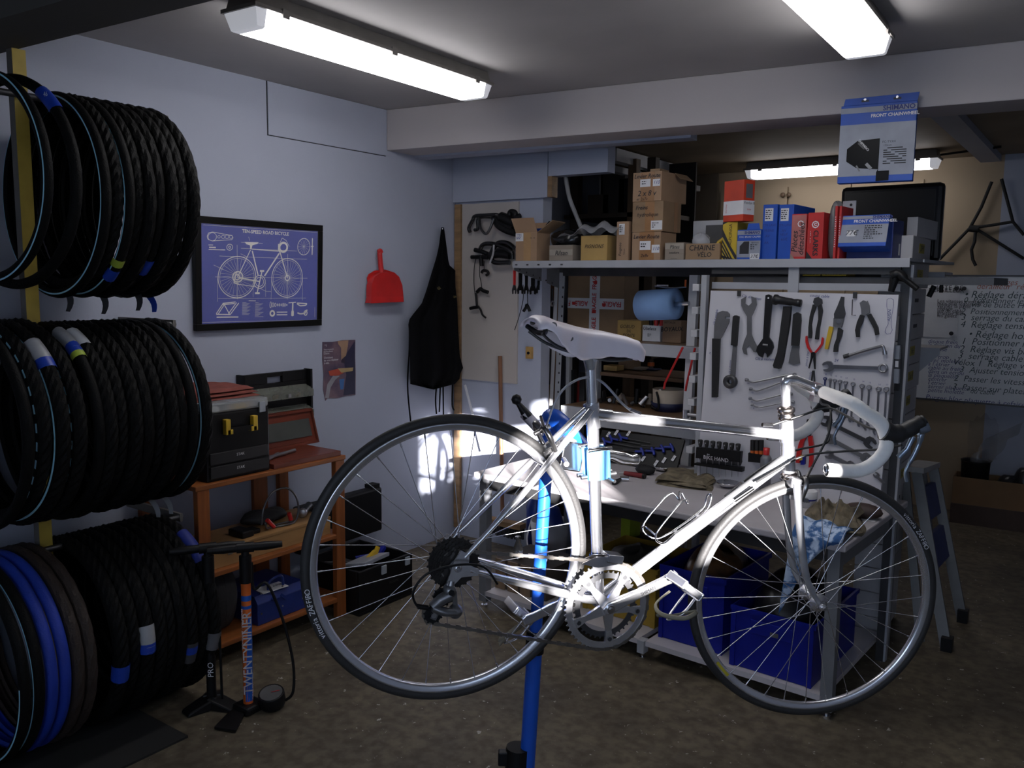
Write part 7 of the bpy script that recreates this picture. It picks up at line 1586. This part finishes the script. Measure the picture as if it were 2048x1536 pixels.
for a_, b_, s_ in ((.10, .86, '2.5'), (.19, .95, '2'), (.34, .97, '3'), (.60, .22, '4'), (.76, .14, '5'), (.84, .26, '6'), (.94, .36, '8')):
    q = tpnt(a_, b_, .005); d_ = (tv * .9 + tu * .3).normalized(); e_ = d_.cross(tu.cross(tv)).normalized(); obj('size_label', MB().box(q - d_ * .015 - e_ * .007, d_ * .03, e_ * .014, tu.cross(tv) * .0006), WHITEP, tray); text(tray, s_, tpnt(a_, b_, .0068), d_, -e_, .012, INK)
# things lying on the bench
def zb_(px, py, h=0): return W(px, py, ('z', BZ + h))
t = thing('utility_knife', 'red and black screwdriver grip lying on the bench', 'tool', zb_(1264, 956)); a_, b2 = zb_(1249, 946, .012), zb_(1286, 952, .012)
obj('grip', MB().tube([a_, a_.lerp(b2, .5), b2], [.010, .011, .012], 10), M('dark_red_rubber', (.22, .02, .025), .5), t); obj('shaft', MB().tube([zb_(1238, 946, .01), a_], .003, 6), STEEL, t); obj('end', MB().tube([b2, b2.lerp(a_, -.12)], .013, 10), BLACK, t)
t = thing('ratchet', 'small chrome ratchet with a black grip lying on the bench', 'ratchet', zb_(1245, 962)); obj('head', MB().tube([zb_(1240, 957, .012), zb_(1258, 958, .012)], [.010, .012], 12), CHROME, t); obj('grip', MB().tube([zb_(1240, 959, .010), zb_(1228, 966, .010)], [.008, .012], 10), BLACK, t)
m = MB(); q = zb_(1290, 948); m.grid(lambda i, j: q + V((.05 * math.cos(i * 6.283) * math.sin(j * 3.14), .035 * math.sin(i * 6.283) * math.sin(j * 3.14), .022 - .022 * math.cos(j * 3.14) + .004 * math.sin(i * 31 + j * 9))), 20, 8)
obj('black_glove', m, M('black_fabric', (.015, .015, .017), .8, bump=.2), None, 'crumpled black glove beside the magnetic dish on the bench', 'glove')
for i, (px, py, r) in enumerate(((1328, 942, .052), (1455, 975, .05))):
    q = zb_(px, py); obj('magnetic_dish', MB().lathe([(.001, .004), (r * .6, .004), (r, .022), (r, .026), (r * .93, .024), (r * .55, .010), (.001, .010)], q, UZ, 32), CHROME, None, ['shallow steel dish left of the brown rag', 'shallow steel dish right of the brown rag'][i], 'dish', 'steel dishes')
RAG = M('oily_rag', (.16, .125, .085), .9, var=.5, sc=22, bump=.25, bsc=160, col2=(.24, .20, .13))
a_, b2, c_ = zb_(1308, 968), zb_(1425, 985), zb_(1330, 945)
cloth('rag', a_, (b2 - a_) * .95, (c_ - a_) * 1.15, .035, 7, RAG, 'folded brown oily rag on the middle of the bench', 21, .012, 'rag', wob=.12)
a_, b2, c_ = zb_(1600, 1062), zb_(1722, 1075), zb_(1622, 1018)
cloth('rag', a_, (b2 - a_), (c_ - a_), .05, 15, M('olive_rag', (.13, .11, .075), .9, var=.5, sc=20, bump=.25, bsc=160, col2=(.22, .18, .12)), 'crumpled olive rag at the right end of the bench', 31, .022, 'rag', wob=.2)
# blue patterned cloth hanging over the bench edge
BLC = M('blue_check_cloth', (.08, .24, .60), .85, var=.5, sc=34, bump=.15, col2=(.50, .62, .80))
for n_ in BLC.node_tree.nodes:
    if n_.type == 'VALTORGB': n_.color_ramp.elements[0].position = .44; n_.color_ramp.elements[1].position = .56
ea, eb = zb_(1580, 1072, .004), zb_(1688, 1088, .004); fe = RP(0, BV0 - .012, 0).dot(RN)
m = MB()
def bcl(i, j):
    p = ea.lerp(eb, i); u = p.dot(RU)
    L0 = .10; L1 = .30 * (1 - i) ** 1.6 + .015
    if j < .4: v = BV0 + .12 * (1 - j / .4); z = BZ + .02 + .035 * math.sin(j / .4 * 3.0) * (1 - .3 * i) + .006 * math.sin(i * 14 + j * 6); return RP(u, v + .02 * math.sin(i * 4), z)
    q_ = (j - .4) / .6; return RP(u - .03 * q_, BV0 - .012 - .012 * math.sin(i * 11 + q_ * 2) * q_ - .004, BZ + .012 - L1 * q_)
m.grid(bcl, 26, 24); ob = obj('blue_cloth', m, BLC, None, 'blue and white patterned cloth draped over the bench edge', 'cloth'); sd2 = ob.modifiers.new('s', 'SOLIDIFY'); sd2.thickness = .002
t = thing('paint_pot', 'small white pot with a blue band among the rags', 'pot', zb_(1610, 1012)); obj('pot', MB().lathe([(.001, 0), (.04, 0), (.043, .065), (.038, .068), (.036, .01), (.001, .01)], zb_(1612, 1012), UZ, 22), WHITEP, t); obj('band', MB().lathe([(.0416, .03), (.0424, .036)], zb_(1612, 1012), UZ, 22), BLUEP, t)
text(t, 'Jetta', zb_(1612, 1012) + (CAM - zb_(1612, 1012)).normalized() * .047 + UZ * .018, CX, UZ, .016, INK)
t = thing('glue_gun', 'dark brown power tool with a red strip lying on papers', 'tool', zb_(1735, 1030)); q = zb_(1726, 1026, .02)
m = MB(); m.grid(lambda i, j: q + RU * (.075 * math.cos(i * 6.283) * math.sin(j * 3.14)) + RN * (.04 * math.sin(i * 6.283) * math.sin(j * 3.14)) + UZ * (.01 - .03 * math.cos(j * 3.14)), 18, 8); obj('body', m, M('brown_plastic', (.05, .03, .025), .6), t); obj('strip', MB().bar(zb_(1678, 1010, .022), zb_(1706, 1012, .022), .014, .01), RED, t); obj('tip', MB().tube([zb_(1742, 1026, .012), zb_(1757, 1006, .012)], [.008, .004], 8), STEEL, t)
for i, (qs) in enumerate((((1655, 1020), (1700, 1035), (1720, 1018), (1672, 1004)), ((1690, 1034), (1750, 1044), (1768, 1024), (1712, 1014)))):
    ps = [zb_(*q_, .001 + .001 * i) for q_ in qs]; ob = obj('paper_sheet', MB().prism(ps, UZ * .0008), WHITEP, None, ['left', 'right'][i] + ' white paper sheet under the brown power tool', 'paper', 'papers on the bench')
# ================================================================ under the bench
def crate(name, label, rect, v, back, mat, z0, hold=True, dark=None, depth=None):
    b = Bx(name, label, 'crate', rect, v, mat, back=back, depth=depth or .3, z0=z0, lidless=True, bev=.004)
    obj('rim', MB().box(b.p(-.01, .93, .008), b.U * (b.w * 1.02), b.N * .008, UZ * (b.h * .07)).box(b.p(1, .93, .008) , b.U * .008, b.N * (b.d + .016), UZ * (b.h * .07)), mat, b.o)
    obj('handle_panel', MB().box(b.p(.25, .62, .006), b.U * (b.w * .5), b.N * .006, UZ * (b.h * .22)), mat, b.o, bevel=.003)
    for f_ in (.0, .94): obj('corner_rib', MB().box(b.p(f_, .0, .006), b.U * (b.w * .06), b.N * .006, UZ * (b.h * .93)), mat, b.o)
    return b
YC = M('yellow_crate', (.36, .22, .025), .5, var=.12, sc=5)
yb = crate('yellow_crate', 'yellow storage crate on the low shelf behind the chainring', (1165, 1122, 1312, 1280), 3.16, None, YC, LZ + .001, depth=.36)
bA = crate('blue_crate', 'blue crate beside the yellow crate on the low shelf', (1316, 1142, 1448, 1318), 3.10, None, BLUEP, LZ + .001, depth=.45)
bB = crate('blue_crate', 'larger blue crate seen through the front wheel', (1456, 1228, 1626, 1402), 3.05, None, BLUEP, LZ + .001, depth=.5)
bB.patch(.50, .66, .60, .73, M('grey_label', (.10, .10, .10), .6), 'label', .014)
for b, lb, s_ in ((yb, 'dark jumble filling the yellow crate', 3), (bA, 'orange and clear packaging in the left blue crate', 4), (bB, 'black bags heaped in the larger blue crate', 5)):
    rnd = random.Random(s_); m = MB(); q = b.O + b.U * (b.w * .5) + b.N * (b.d * .5)
    hh = {3: 1.0, 4: 1.12, 5: 1.35}[s_]
    m.grid(lambda i, j, b=b, q=q, hh=hh, s_=s_: q + b.U * (b.w * .46 * math.cos(i * 6.283) * math.sin(j * 3.14) ** .6) + b.N * (b.d * .46 * math.sin(i * 6.283) * math.sin(j * 3.14) ** .6) + UZ * (b.h * hh * (.5 - .48 * math.cos(j * 3.14)) + .02 + .016 * math.sin(i * 23 + s_) * math.sin(j * 11)), 30, 16)
    obj({3: 'parts_heap', 4: 'packaging_heap', 5: 'bag_heap'}[s_], m, {3: M('dark_heap', (.03, .026, .02), .7), 4: M('pack_heap', (.09, .06, .04), .35, var=.7, sc=14, col2=(.20, .09, .03)), 5: M('bag_heap', (.009, .009, .010), .35)}[s_], None, lb, 'contents')
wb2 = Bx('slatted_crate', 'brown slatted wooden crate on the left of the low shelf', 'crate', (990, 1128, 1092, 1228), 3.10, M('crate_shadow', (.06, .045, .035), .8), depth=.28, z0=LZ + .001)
for k in range(4): obj('slat', MB().box(wb2.p(.02 + .25 * k, 0, .008), wb2.U * (wb2.w * .19), wb2.N * .008, UZ * wb2.h), wood('crate_wood', (.26, .17, .10), .7, 5, .6, 'z'), wb2.o)
wz = wb2.O.z + wb2.h
GLS = M('clear_glass', (.85, .88, .88), .05, trans=.95, var=0)
t = thing('glass_bottle', 'clear glass bottle with a metal cap on the slatted crate', 'bottle', wb2.p(.32, 1)); q = wb2.O + wb2.U * (wb2.w * .30) + wb2.N * .06 + UZ * (wb2.h + .001)
obj('glass', MB().lathe([(.001, 0), (.024, 0), (.025, .05), (.011, .085), (.011, .10)], q, UZ, 18), GLS, t); obj('cap', MB().lathe([(.012, .098), (.015, .10), (.015, .108), (.001, .109)], q, UZ, 14), STEEL, t)
q = wb2.O + wb2.U * (wb2.w * .72) + wb2.N * .08 + UZ * (wb2.h + .001)
t = thing('glass_jar', 'clear jar with crumpled white paper on the slatted crate', 'jar', q); obj('glass', MB().lathe([(.001, 0), (.032, 0), (.033, .05), (.029, .055)], q, UZ, 18), GLS, t); obj('paper', MB().ball(q + UZ * .06, .026, 10, (1.3, 1, .8)), WHITEP, t)
# white bucket with blue inside, on the floor behind
q = V((W(1100, 1095, ('v', 3.7)).x, W(1100, 1095, ('v', 3.7)).y, 0)); zz = W(1100, 1040, ('v', 3.7)).z; rz = .11
t = thing('white_bucket', 'white translucent bucket with blue water can behind the stand post', 'bucket', q)
obj('shell', MB().lathe([(.001, 0), (rz * .8, 0), (rz, zz), (rz * .96, zz), (rz * .78, .008), (.001, .008)], q, UZ, 26), M('milk_plastic', (.42, .42, .45), .4), t); obj('handle', MB().tube(catmull([q + V((-rz, -.02, zz - .01)), q + V((-rz - .005, -.06, zz - .12)), q + V((-.02, -rz - .03, zz - .2))], 6), .005, 8), WHITEP, t)
obj('blue_can', MB().lathe([(.001, 0), (.075, 0), (.075, zz - .03), (.05, zz + .06), (.03, zz + .07), (.001, zz + .07)], q + UZ * .01, UZ, 20), M('can_blue', (.012, .035, .22), .4), None, 'dark blue plastic can standing in the white bucket', 'can')
obj('blue_jug', MB().lathe([(.001, 0), (.05, 0), (.055, .22), (.03, .27), (.02, .30), (.001, .30)], RP(W(1065, 1020, ('v', 3.75)).dot(RU), 3.78, LZ + .001 + .0), UZ, 18), M('can_blue', (.012, .035, .22), .4), None, 'dark blue jug with a pale nozzle under the bench end', 'jug')
gq = Bx('lime_box', 'lime green box end under the middle of the bench', 'box', (1241, 1034, 1260, 1075), 3.55, M('lime_card', (.28, .36, .02), .5), depth=.1, z0=None)
obj('lime_stand', MB().box(gq.O - UZ * (gq.O.z - LZ - .001), gq.U * (gq.w * 2.2), gq.N * .15, UZ * (gq.O.z - LZ - .002)), BLACK, None, 'black box carrying the lime green box under the bench', 'box')
# ================================================================ column of label bins at the right end of the rack
XD = -.735
def DX(px, py): return W(px, py, ('x', XD))
BIN = M('bin_card', (.47, .46, .47), .6, var=.08, sc=4)
STK = M('yellow_note', (.46, .38, .06), .6)
ed = [(1838, 480, 1870, 480), (1834, 536, 1868, 535), (1828, 589, 1863, 587), (1822, 643, 1858, 639), (1818, 696, 1855, 691), (1812, 750, 1851, 742), (1807, 804, 1846, 795), (1800, 855, 1842, 846), (1793, 909, 1836, 897), (1788, 962, 1832, 949), (1782, 1012, 1826, 998), (1775, 1065, 1820, 1050), (1770, 1118, 1814, 1102), (1764, 1168, 1808, 1152), (1758, 1218, 1803, 1200), (1752, 1272, 1797, 1252), (1748, 1318, 1790, 1296)]
zs = [DX((e[0] + e[2]) / 2, (e[1] + e[3]) / 2).z for e in ed]
n = len(ed) - 1; ztop_, zbot = zs[0], 0.012; step = (ztop_ - zbot) / n
notes = {0: '20PM', 1: 'H2', 4: '18x3', 5: '20x18', 6: '2.00x8', 9: 'FIXE'}
Y0 = DX(1812, 750).y; Y1 = DX(1851, 742).y
for k in range(n):
    z1_ = ztop_ - k * step; z0_ = z1_ - step + .003; y0_ = 3.87; y1_ = 4.27
    xf = -.757 + .047 * ((z0_ + z1_) / 2) / 1.85 + .003 * (k % 2)
    b_ = obj('storage_bin', MB().aab(xf - .12, y0_, z0_, xf, y1_, z1_), BIN, None, 'white card storage bin, %s from the top of the bin column' % (ORD + ['twelfth', 'thirteenth', 'fourteenth', 'fifteenth', 'sixteenth'])[k], 'bin', 'bins in the end column', bevel=.004)
    if k in notes:
        obj('yellow_note', MB().aab(xf, y0_ + .13, z0_ + step * .35, xf + .001, y0_ + .25, z0_ + step * .72), STK, b_); text(b_, notes[k], (xf + .002, y0_ + .19, z0_ + step * .53), (0, 1, 0), UZ, .038, INK, shear=.2)
    else: obj('finger_hole', MB().aab(xf - .001, y0_ + .15, z0_ + step * .46, xf + .0008, y0_ + .23, z0_ + step * .60), INK, b_)
gb = Bx('grey_carton', 'pale grey carton on top of the bin column behind the blue carton', 'carton', (1812, 434, 1835, 480), ('y', 4.0), BIN, depth=.35, z0=ztop_ + .001)
# bracket shelves sticking out on the far side of the bins
for i, (px, py, ps) in enumerate(((1880, 548, 1), (1872, 700, 0))):
    p = W(px, py, ('x', XD + .01)); y_ = 4.30
    a_ = W(1868, py - 4, ('y', y_)); b2 = W(1890 if i == 0 else 1880, py - 4, ('y', y_))
    t = thing('side_bracket', ['upper', 'lower'][i] + ' grey bracket shelf sticking out behind the bins', 'bracket', V((XD, y_, a_.z - .05)), 'side bracket shelves')
    obj('plate', MB().aab(XD - .04, y_ - .0, a_.z - .01, b2.x, y_ + .22, a_.z), RACKG, t); obj('web', MB().prism([(XD - .04, y_, a_.z - .01), (b2.x, y_, a_.z - .01), (b2.x, y_, a_.z - .03), (XD - .04, y_, a_.z - (.09 if i == 0 else .16))], (0, .004, 0)), RACKG, t)
hk_ = W(1883, 572, ('y', 4.32)); obj('spring_clip', MB().tube([hk_ + UZ * .04, hk_ - UZ * .03], .008, 8).tube([hk_ + V((-.03, 0, 0)), hk_ + V((-.05, 0, -.05))], .012, 8), BLACK, None, 'black clips hanging from the upper bracket shelf', 'clip')
# ================================================================ whiteboard and papers on the far wall
YW = YF - .03
w0 = W(1850, 552, ('y', YW)); w1 = W(2048, 804, ('y', YW))
wbX0, wbX1, wbZ0, wbZ1 = w0.x - .25, w0.x + 1.9, (W(1900, 800, ('y', YW)).z), (W(1900, 553, ('y', YW)).z)
wbd = thing('whiteboard', 'large whiteboard covered in handwritten French repair notes', 'whiteboard', ((wbX0 + wbX1) / 2, YW, wbZ0))
obj('panel', MB().aab(wbX0, YW, wbZ0, wbX1, YW + .02, wbZ1), M('whiteboard_white', (.74, .75, .77), .3, var=.05, sc=2), wbd)
for o_ in ((wbX0, wbZ0 - .012, wbX1, wbZ0), (wbX0, wbZ1, wbX1, wbZ1 + .012)): obj('edge_rail', MB().aab(o_[0], YW - .006, o_[1], o_[2], YW + .02, o_[3]), DSTEEL, wbd)
def k3(x, y): return (1780 + x * 268 / 823, 340 + y * 500 / 1536)
def wt(s_, x, y, sz, mat=INKB, al='LEFT'): text(wbd, s_, W(*k3(x, y), ('y', YW - .0015)), (1, 0, 0), UZ, sz * .8, mat, al, shear=.25, squeeze=.95, bold=-.0003)
GRN = M('marker_dark', (.04, .08, .09), .5); RDM_ = M('marker_red', (.45, .12, .08), .5)
for s_, x, y, sz in (('• Réglage dérailleur AR au-', 455, 765, .085), ('0  Positionner le levier au dernier', 450, 800, .07), ('1  vis de butée H et L', 440, 825, .07), ('2  Positionnement vis tension du cable', 435, 868, .07), ('3  serrage du cable', 435, 905, .075), ('4  Réglage tension du cable', 430, 948, .08), ('• Réglage hor AV au plateau', 480, 1008, .085), ('1  Positionner le dérailleur à 1mm', 435, 1052, .08), ('2  Réglage vis butée L', 425, 1098, .08), ('3  serrage cable', 415, 1140, .08), ('Vélox 1  Réglage vis butée H en tension', 385, 1180, .075), ('3  Ajuster tension du cable', 425, 1225, .075), ('2  Passer les vitesses AR une', 390, 1278, .075), ('3  Passer sur plateau 2 et ajuster', 380, 1330, .075), ('du cable', 490, 1358, .06)):
    wt(s_, x, y, sz, GRN)
wt('H. Réglages  rapides  pour', 525, 690, .07, RDM_); wt('dérailleur  ressort', 530, 715, .07, RDM_)
for k, s_ in enumerate(('disque frein', 'la tension du', 'mousse', '2 vis', 'Pas trop', 'avec molette', 'à l étrier', 'cable au frein', 'dans un écrou', 'la plaquette', 'centrer', 'l étrier', 'serrer plaquette', 'petite molette')): wt(s_, 232, 1052 + k * 23, .052, INKB)
wt('Purger bloc plaquette à refaire', 215, 1395, .065, INKB)
p0_ = W(1862, 574, ('y', YW - .004)); p1_ = W(1914, 676, ('y', YW - .004))
pp_ = obj('pinned_sheet', MB().aab(p0_.x - .05, YW - .004, p1_.z, p1_.x, YW - .002, p0_.z), WHITEP, None, 'printed white sheet held by magnets on the whiteboard', 'paper')
text(pp_, 'NOTE DE', W(*k3(355, 725), ('y', YW - .0055)), (1, 0, 0), UZ, .045, INK); text(pp_, 'DERAILLEUR', W(*k3(345, 740), ('y', YW - .0055)), (1, 0, 0), UZ, .04, INK)
for k, s_ in enumerate(('Les vitesses montent', 'mais plus lentement', 'vérifier la patte', 'réglage', 'jeu du câble', 'graisser bien', 'les galets')): text(pp_, s_, W(*k3(290, 805 + k * 15), ('y', YW - .0055)), (1, 0, 0), UZ, .034, INK, 'LEFT')
for i, (x, y) in enumerate(((408, 728), (456, 728), (377, 1004))): obj('magnet', MB().disc(W(*k3(x, y), ('y', YW - .004)), (0, -1, 0), .014, .01, 12), INK, None, ['left', 'right', 'lower'][i] + ' round black magnet on the whiteboard', 'magnet', 'whiteboard magnets')
# ropes on the far wall
ROPE = M('black_rope', (.012, .012, .012), .8)
YR_ = YF - .04
rp = thing('knotted_rope', 'black knotted rope strung on the far wall above the whiteboard', 'rope', W(1945, 530, ('y', YR_)))
for pts in ([(305, 548), (490, 358), (560, 230), (625, 72)], [(685, 55), (755, 318), (823, 400)], [(755, 318), (620, 340), (490, 358)], [(530, 362), (640, 430), (823, 545)], [(525, 370), (520, 440), (500, 490), (508, 550), (527, 588)]):
    obj('strand', MB().tube([W(*k3(*q), ('y', YR_)) for q in pts], .011, 6), ROPE, rp)
obj('knot', MB().tube([W(*k3(488, 358), ('y', YR_)), W(*k3(545, 364), ('y', YR_))], .024, 8), ROPE, rp)
# ================================================================ step ladder
AL = M('dull_aluminium', (.13, .13, .13), .45, .5); BST = M('step_blue', (.012, .02, .12), .5)
lf1 = W(1893, 1300, ('z', 0)); lf2 = W(1925, 1243, ('z', 0))
def c6(x, y): return (1780 + x * 268 / 748, 780 + y * 550 / 1536)
lad = thing('step_ladder', 'folded metal step ladder with blue steps behind the front wheel', 'ladder', (lf1 + lf2) / 2)
dv = V((0, 1, 0))
tf1 = W(*c6(150, 460), ('y', lf1.y + .18)); tf2 = W(*c6(240, 430), ('y', lf2.y + .10))
obj('rail', MB().bar(lf1, tf1, .02, .045, (1, 0, 0)), AL, lad); obj('rail', MB().bar(lf2, tf2, .02, .045, (1, 0, 0)), AL, lad)
for f_ in (lf1, lf2): obj('rubber_foot', MB().cb(f_ + UZ * .03, (.022, 0, 0), (0, .026, 0), (0, 0, .03)), BLACK, lad)
def on(p, q, t_): return p.lerp(q, t_)
for ta_, tb2_ in ((.42, .62), (.70, .90)):
    a_, b2 = on(lf1, tf1, ta_), on(lf1, tf1, tb2_); c_, d_ = on(lf2, tf2, tb2_), on(lf2, tf2, ta_)
    obj('step', MB().prism([a_, b2, c_, d_], (-.02, 0, 0)), BST, lad, 'blue step')
ttop = tf1.lerp(tf2, .5); e_ = (tf2 - tf1)
obj('top_step', MB().box(tf1 + V((-.07, -.01, .0)), (.10, 0, 0), e_ + V((0, .02, 0)), (0, 0, .025)), M('ladder_top', (.34, .33, .32), .5), lad)
lb1 = lf1 + V((-.11, .03, 0)); lb2 = lf2 + V((-.11, .03, 0))
obj('rear_rail', MB().bar(lb1, tf1 + V((-.05, 0, 0)), .018, .035, (1, 0, 0)), AL, lad); obj('rear_rail', MB().bar(lb2, tf2 + V((-.05, 0, 0)), .018, .035, (1, 0, 0)), AL, lad)
# ================================================================ low carton with black stuff at the far right
ca0 = W(*c6(335, 735), ('z', 0)); YC_ = ca0.y
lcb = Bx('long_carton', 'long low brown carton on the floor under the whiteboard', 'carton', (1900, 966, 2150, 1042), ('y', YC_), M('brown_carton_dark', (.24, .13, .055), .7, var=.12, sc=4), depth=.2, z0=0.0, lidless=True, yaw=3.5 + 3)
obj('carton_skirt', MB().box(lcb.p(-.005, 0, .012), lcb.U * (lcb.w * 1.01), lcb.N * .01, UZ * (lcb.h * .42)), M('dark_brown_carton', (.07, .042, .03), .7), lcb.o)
q = lcb.O + lcb.U * .12 + lcb.N * .10
t = thing('wire_basket', 'black basket standing in the long carton', 'basket', q); bz1 = W(*c6(430, 395), ('y', YC_ + .1)).z
obj('basket_body', MB().lathe([(.001, .01), (.07, .01), (.088, bz1), (.092, bz1 + .01), (.084, bz1), (.066, .02), (.001, .02)], q, UZ, 22), BLACK, t)
for k in range(4):
    q = lcb.O + lcb.U * (.32 + (lcb.w - .42) * k / 3) + lcb.N * .10; m = MB(); hh = [.26, .32, .27, .3][k] + .08
    m.grid(lambda i, j, q=q, hh=hh, k=k: q + V((.08 * math.cos(i * 6.283) * math.sin(j * 3.14) ** .6, .07 * math.sin(i * 6.283) * math.sin(j * 3.14) ** .6, hh * (.5 - .49 * math.cos(j * 3.14)) + .008 + .015 * math.sin(i * 18 + k) * math.sin(j * 3.14))), 18, 12)
    obj('black_bag', m, M('bag_heap', (.009, .009, .010), .35), None, '%s black bag from the basket in the long carton' % ORD[k], 'bag', 'black bags in the long carton')
m = MB(); pa_, pz_ = W(*c6(440, 490), ('y', YC_ + .08)), W(*c6(640, 230), ('y', YC_ + .2))
wdt = V((.09, .02, .05))
m.grid(lambda i, j: pa_.lerp(pz_, i) + wdt * ((j - .5) * (1.6 + .8 * i)) + V((.01 * math.sin(i * 20 + j * 4), .02 * math.sin(j * 9 + i * 5), .014 * math.sin(i * 13))), 20, 8)
obj('plastic_wrap', m, M('clear_wrap', (.22, .22, .23), .15, alpha=.42), None, 'crumpled clear plastic wrapping rising from the long carton', 'wrap')
m = MB(); pa_, pz_ = W(*c6(440, 250), ('y', YC_ + .22)), W(*c6(600, 330), ('y', YC_ + .22))
m.grid(lambda i, j: V((pa_.x + (pz_.x - pa_.x) * i, YC_ + .2 + .04 * math.sin(i * 9 + j * 7), W(*c6(500, 390), ('y', YC_ + .2)).z + (.0 + .32 * j) * (1 - .4 * abs(i - .5)) + .014 * math.sin(i * 21 + j * 9))), 16, 14)
obj('plastic_bag', m, M('clear_wrap2', (.25, .25, .26), .12, alpha=.22), None, 'thin clear plastic bag standing behind the basket', 'bag')
obj('white_rod', MB().tube([W(*c6(640, 555), ('y', YC_ + .05)), W(*c6(712, 520), ('y', YC_ + .12))], .008, 8), WHITEP, None, 'white rod lying across the long carton', 'rod')
# dark storage shelves at the back left, seen above the top shelf
dk = thing('storage_shelves', 'dark wooden storage shelves in the gloom of the back room', 'shelves', (-2.75, 5.3, 0))
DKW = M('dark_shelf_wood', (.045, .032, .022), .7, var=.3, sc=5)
xr_ = W(1392, 400, ('y', 5.78)).x
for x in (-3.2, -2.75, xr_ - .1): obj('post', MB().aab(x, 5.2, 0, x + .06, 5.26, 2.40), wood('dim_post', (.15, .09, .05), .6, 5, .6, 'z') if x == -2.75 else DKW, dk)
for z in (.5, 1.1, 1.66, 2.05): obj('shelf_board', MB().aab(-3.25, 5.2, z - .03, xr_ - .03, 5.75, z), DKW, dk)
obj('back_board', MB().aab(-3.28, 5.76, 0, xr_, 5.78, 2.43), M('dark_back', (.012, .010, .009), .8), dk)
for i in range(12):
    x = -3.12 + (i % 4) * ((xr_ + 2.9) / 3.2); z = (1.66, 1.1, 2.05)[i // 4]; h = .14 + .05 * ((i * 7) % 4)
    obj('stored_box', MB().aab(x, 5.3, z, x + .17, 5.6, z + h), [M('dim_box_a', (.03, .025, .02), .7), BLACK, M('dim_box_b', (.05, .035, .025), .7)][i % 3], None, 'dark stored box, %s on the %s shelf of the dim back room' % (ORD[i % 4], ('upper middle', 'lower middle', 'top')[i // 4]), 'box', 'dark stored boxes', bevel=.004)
obj('white_hose', MB().tube(catmull([W(*q, ('y', 4.09)) for q in ((1130, 347), (1138, 392), (1150, 425), (1162, 455), (1166, 472))], 5), .012, 8), M('hose_grey', (.30, .30, .31), .5), None, 'grey hose hanging down behind the shelf boxes', 'hose')
flush_text()
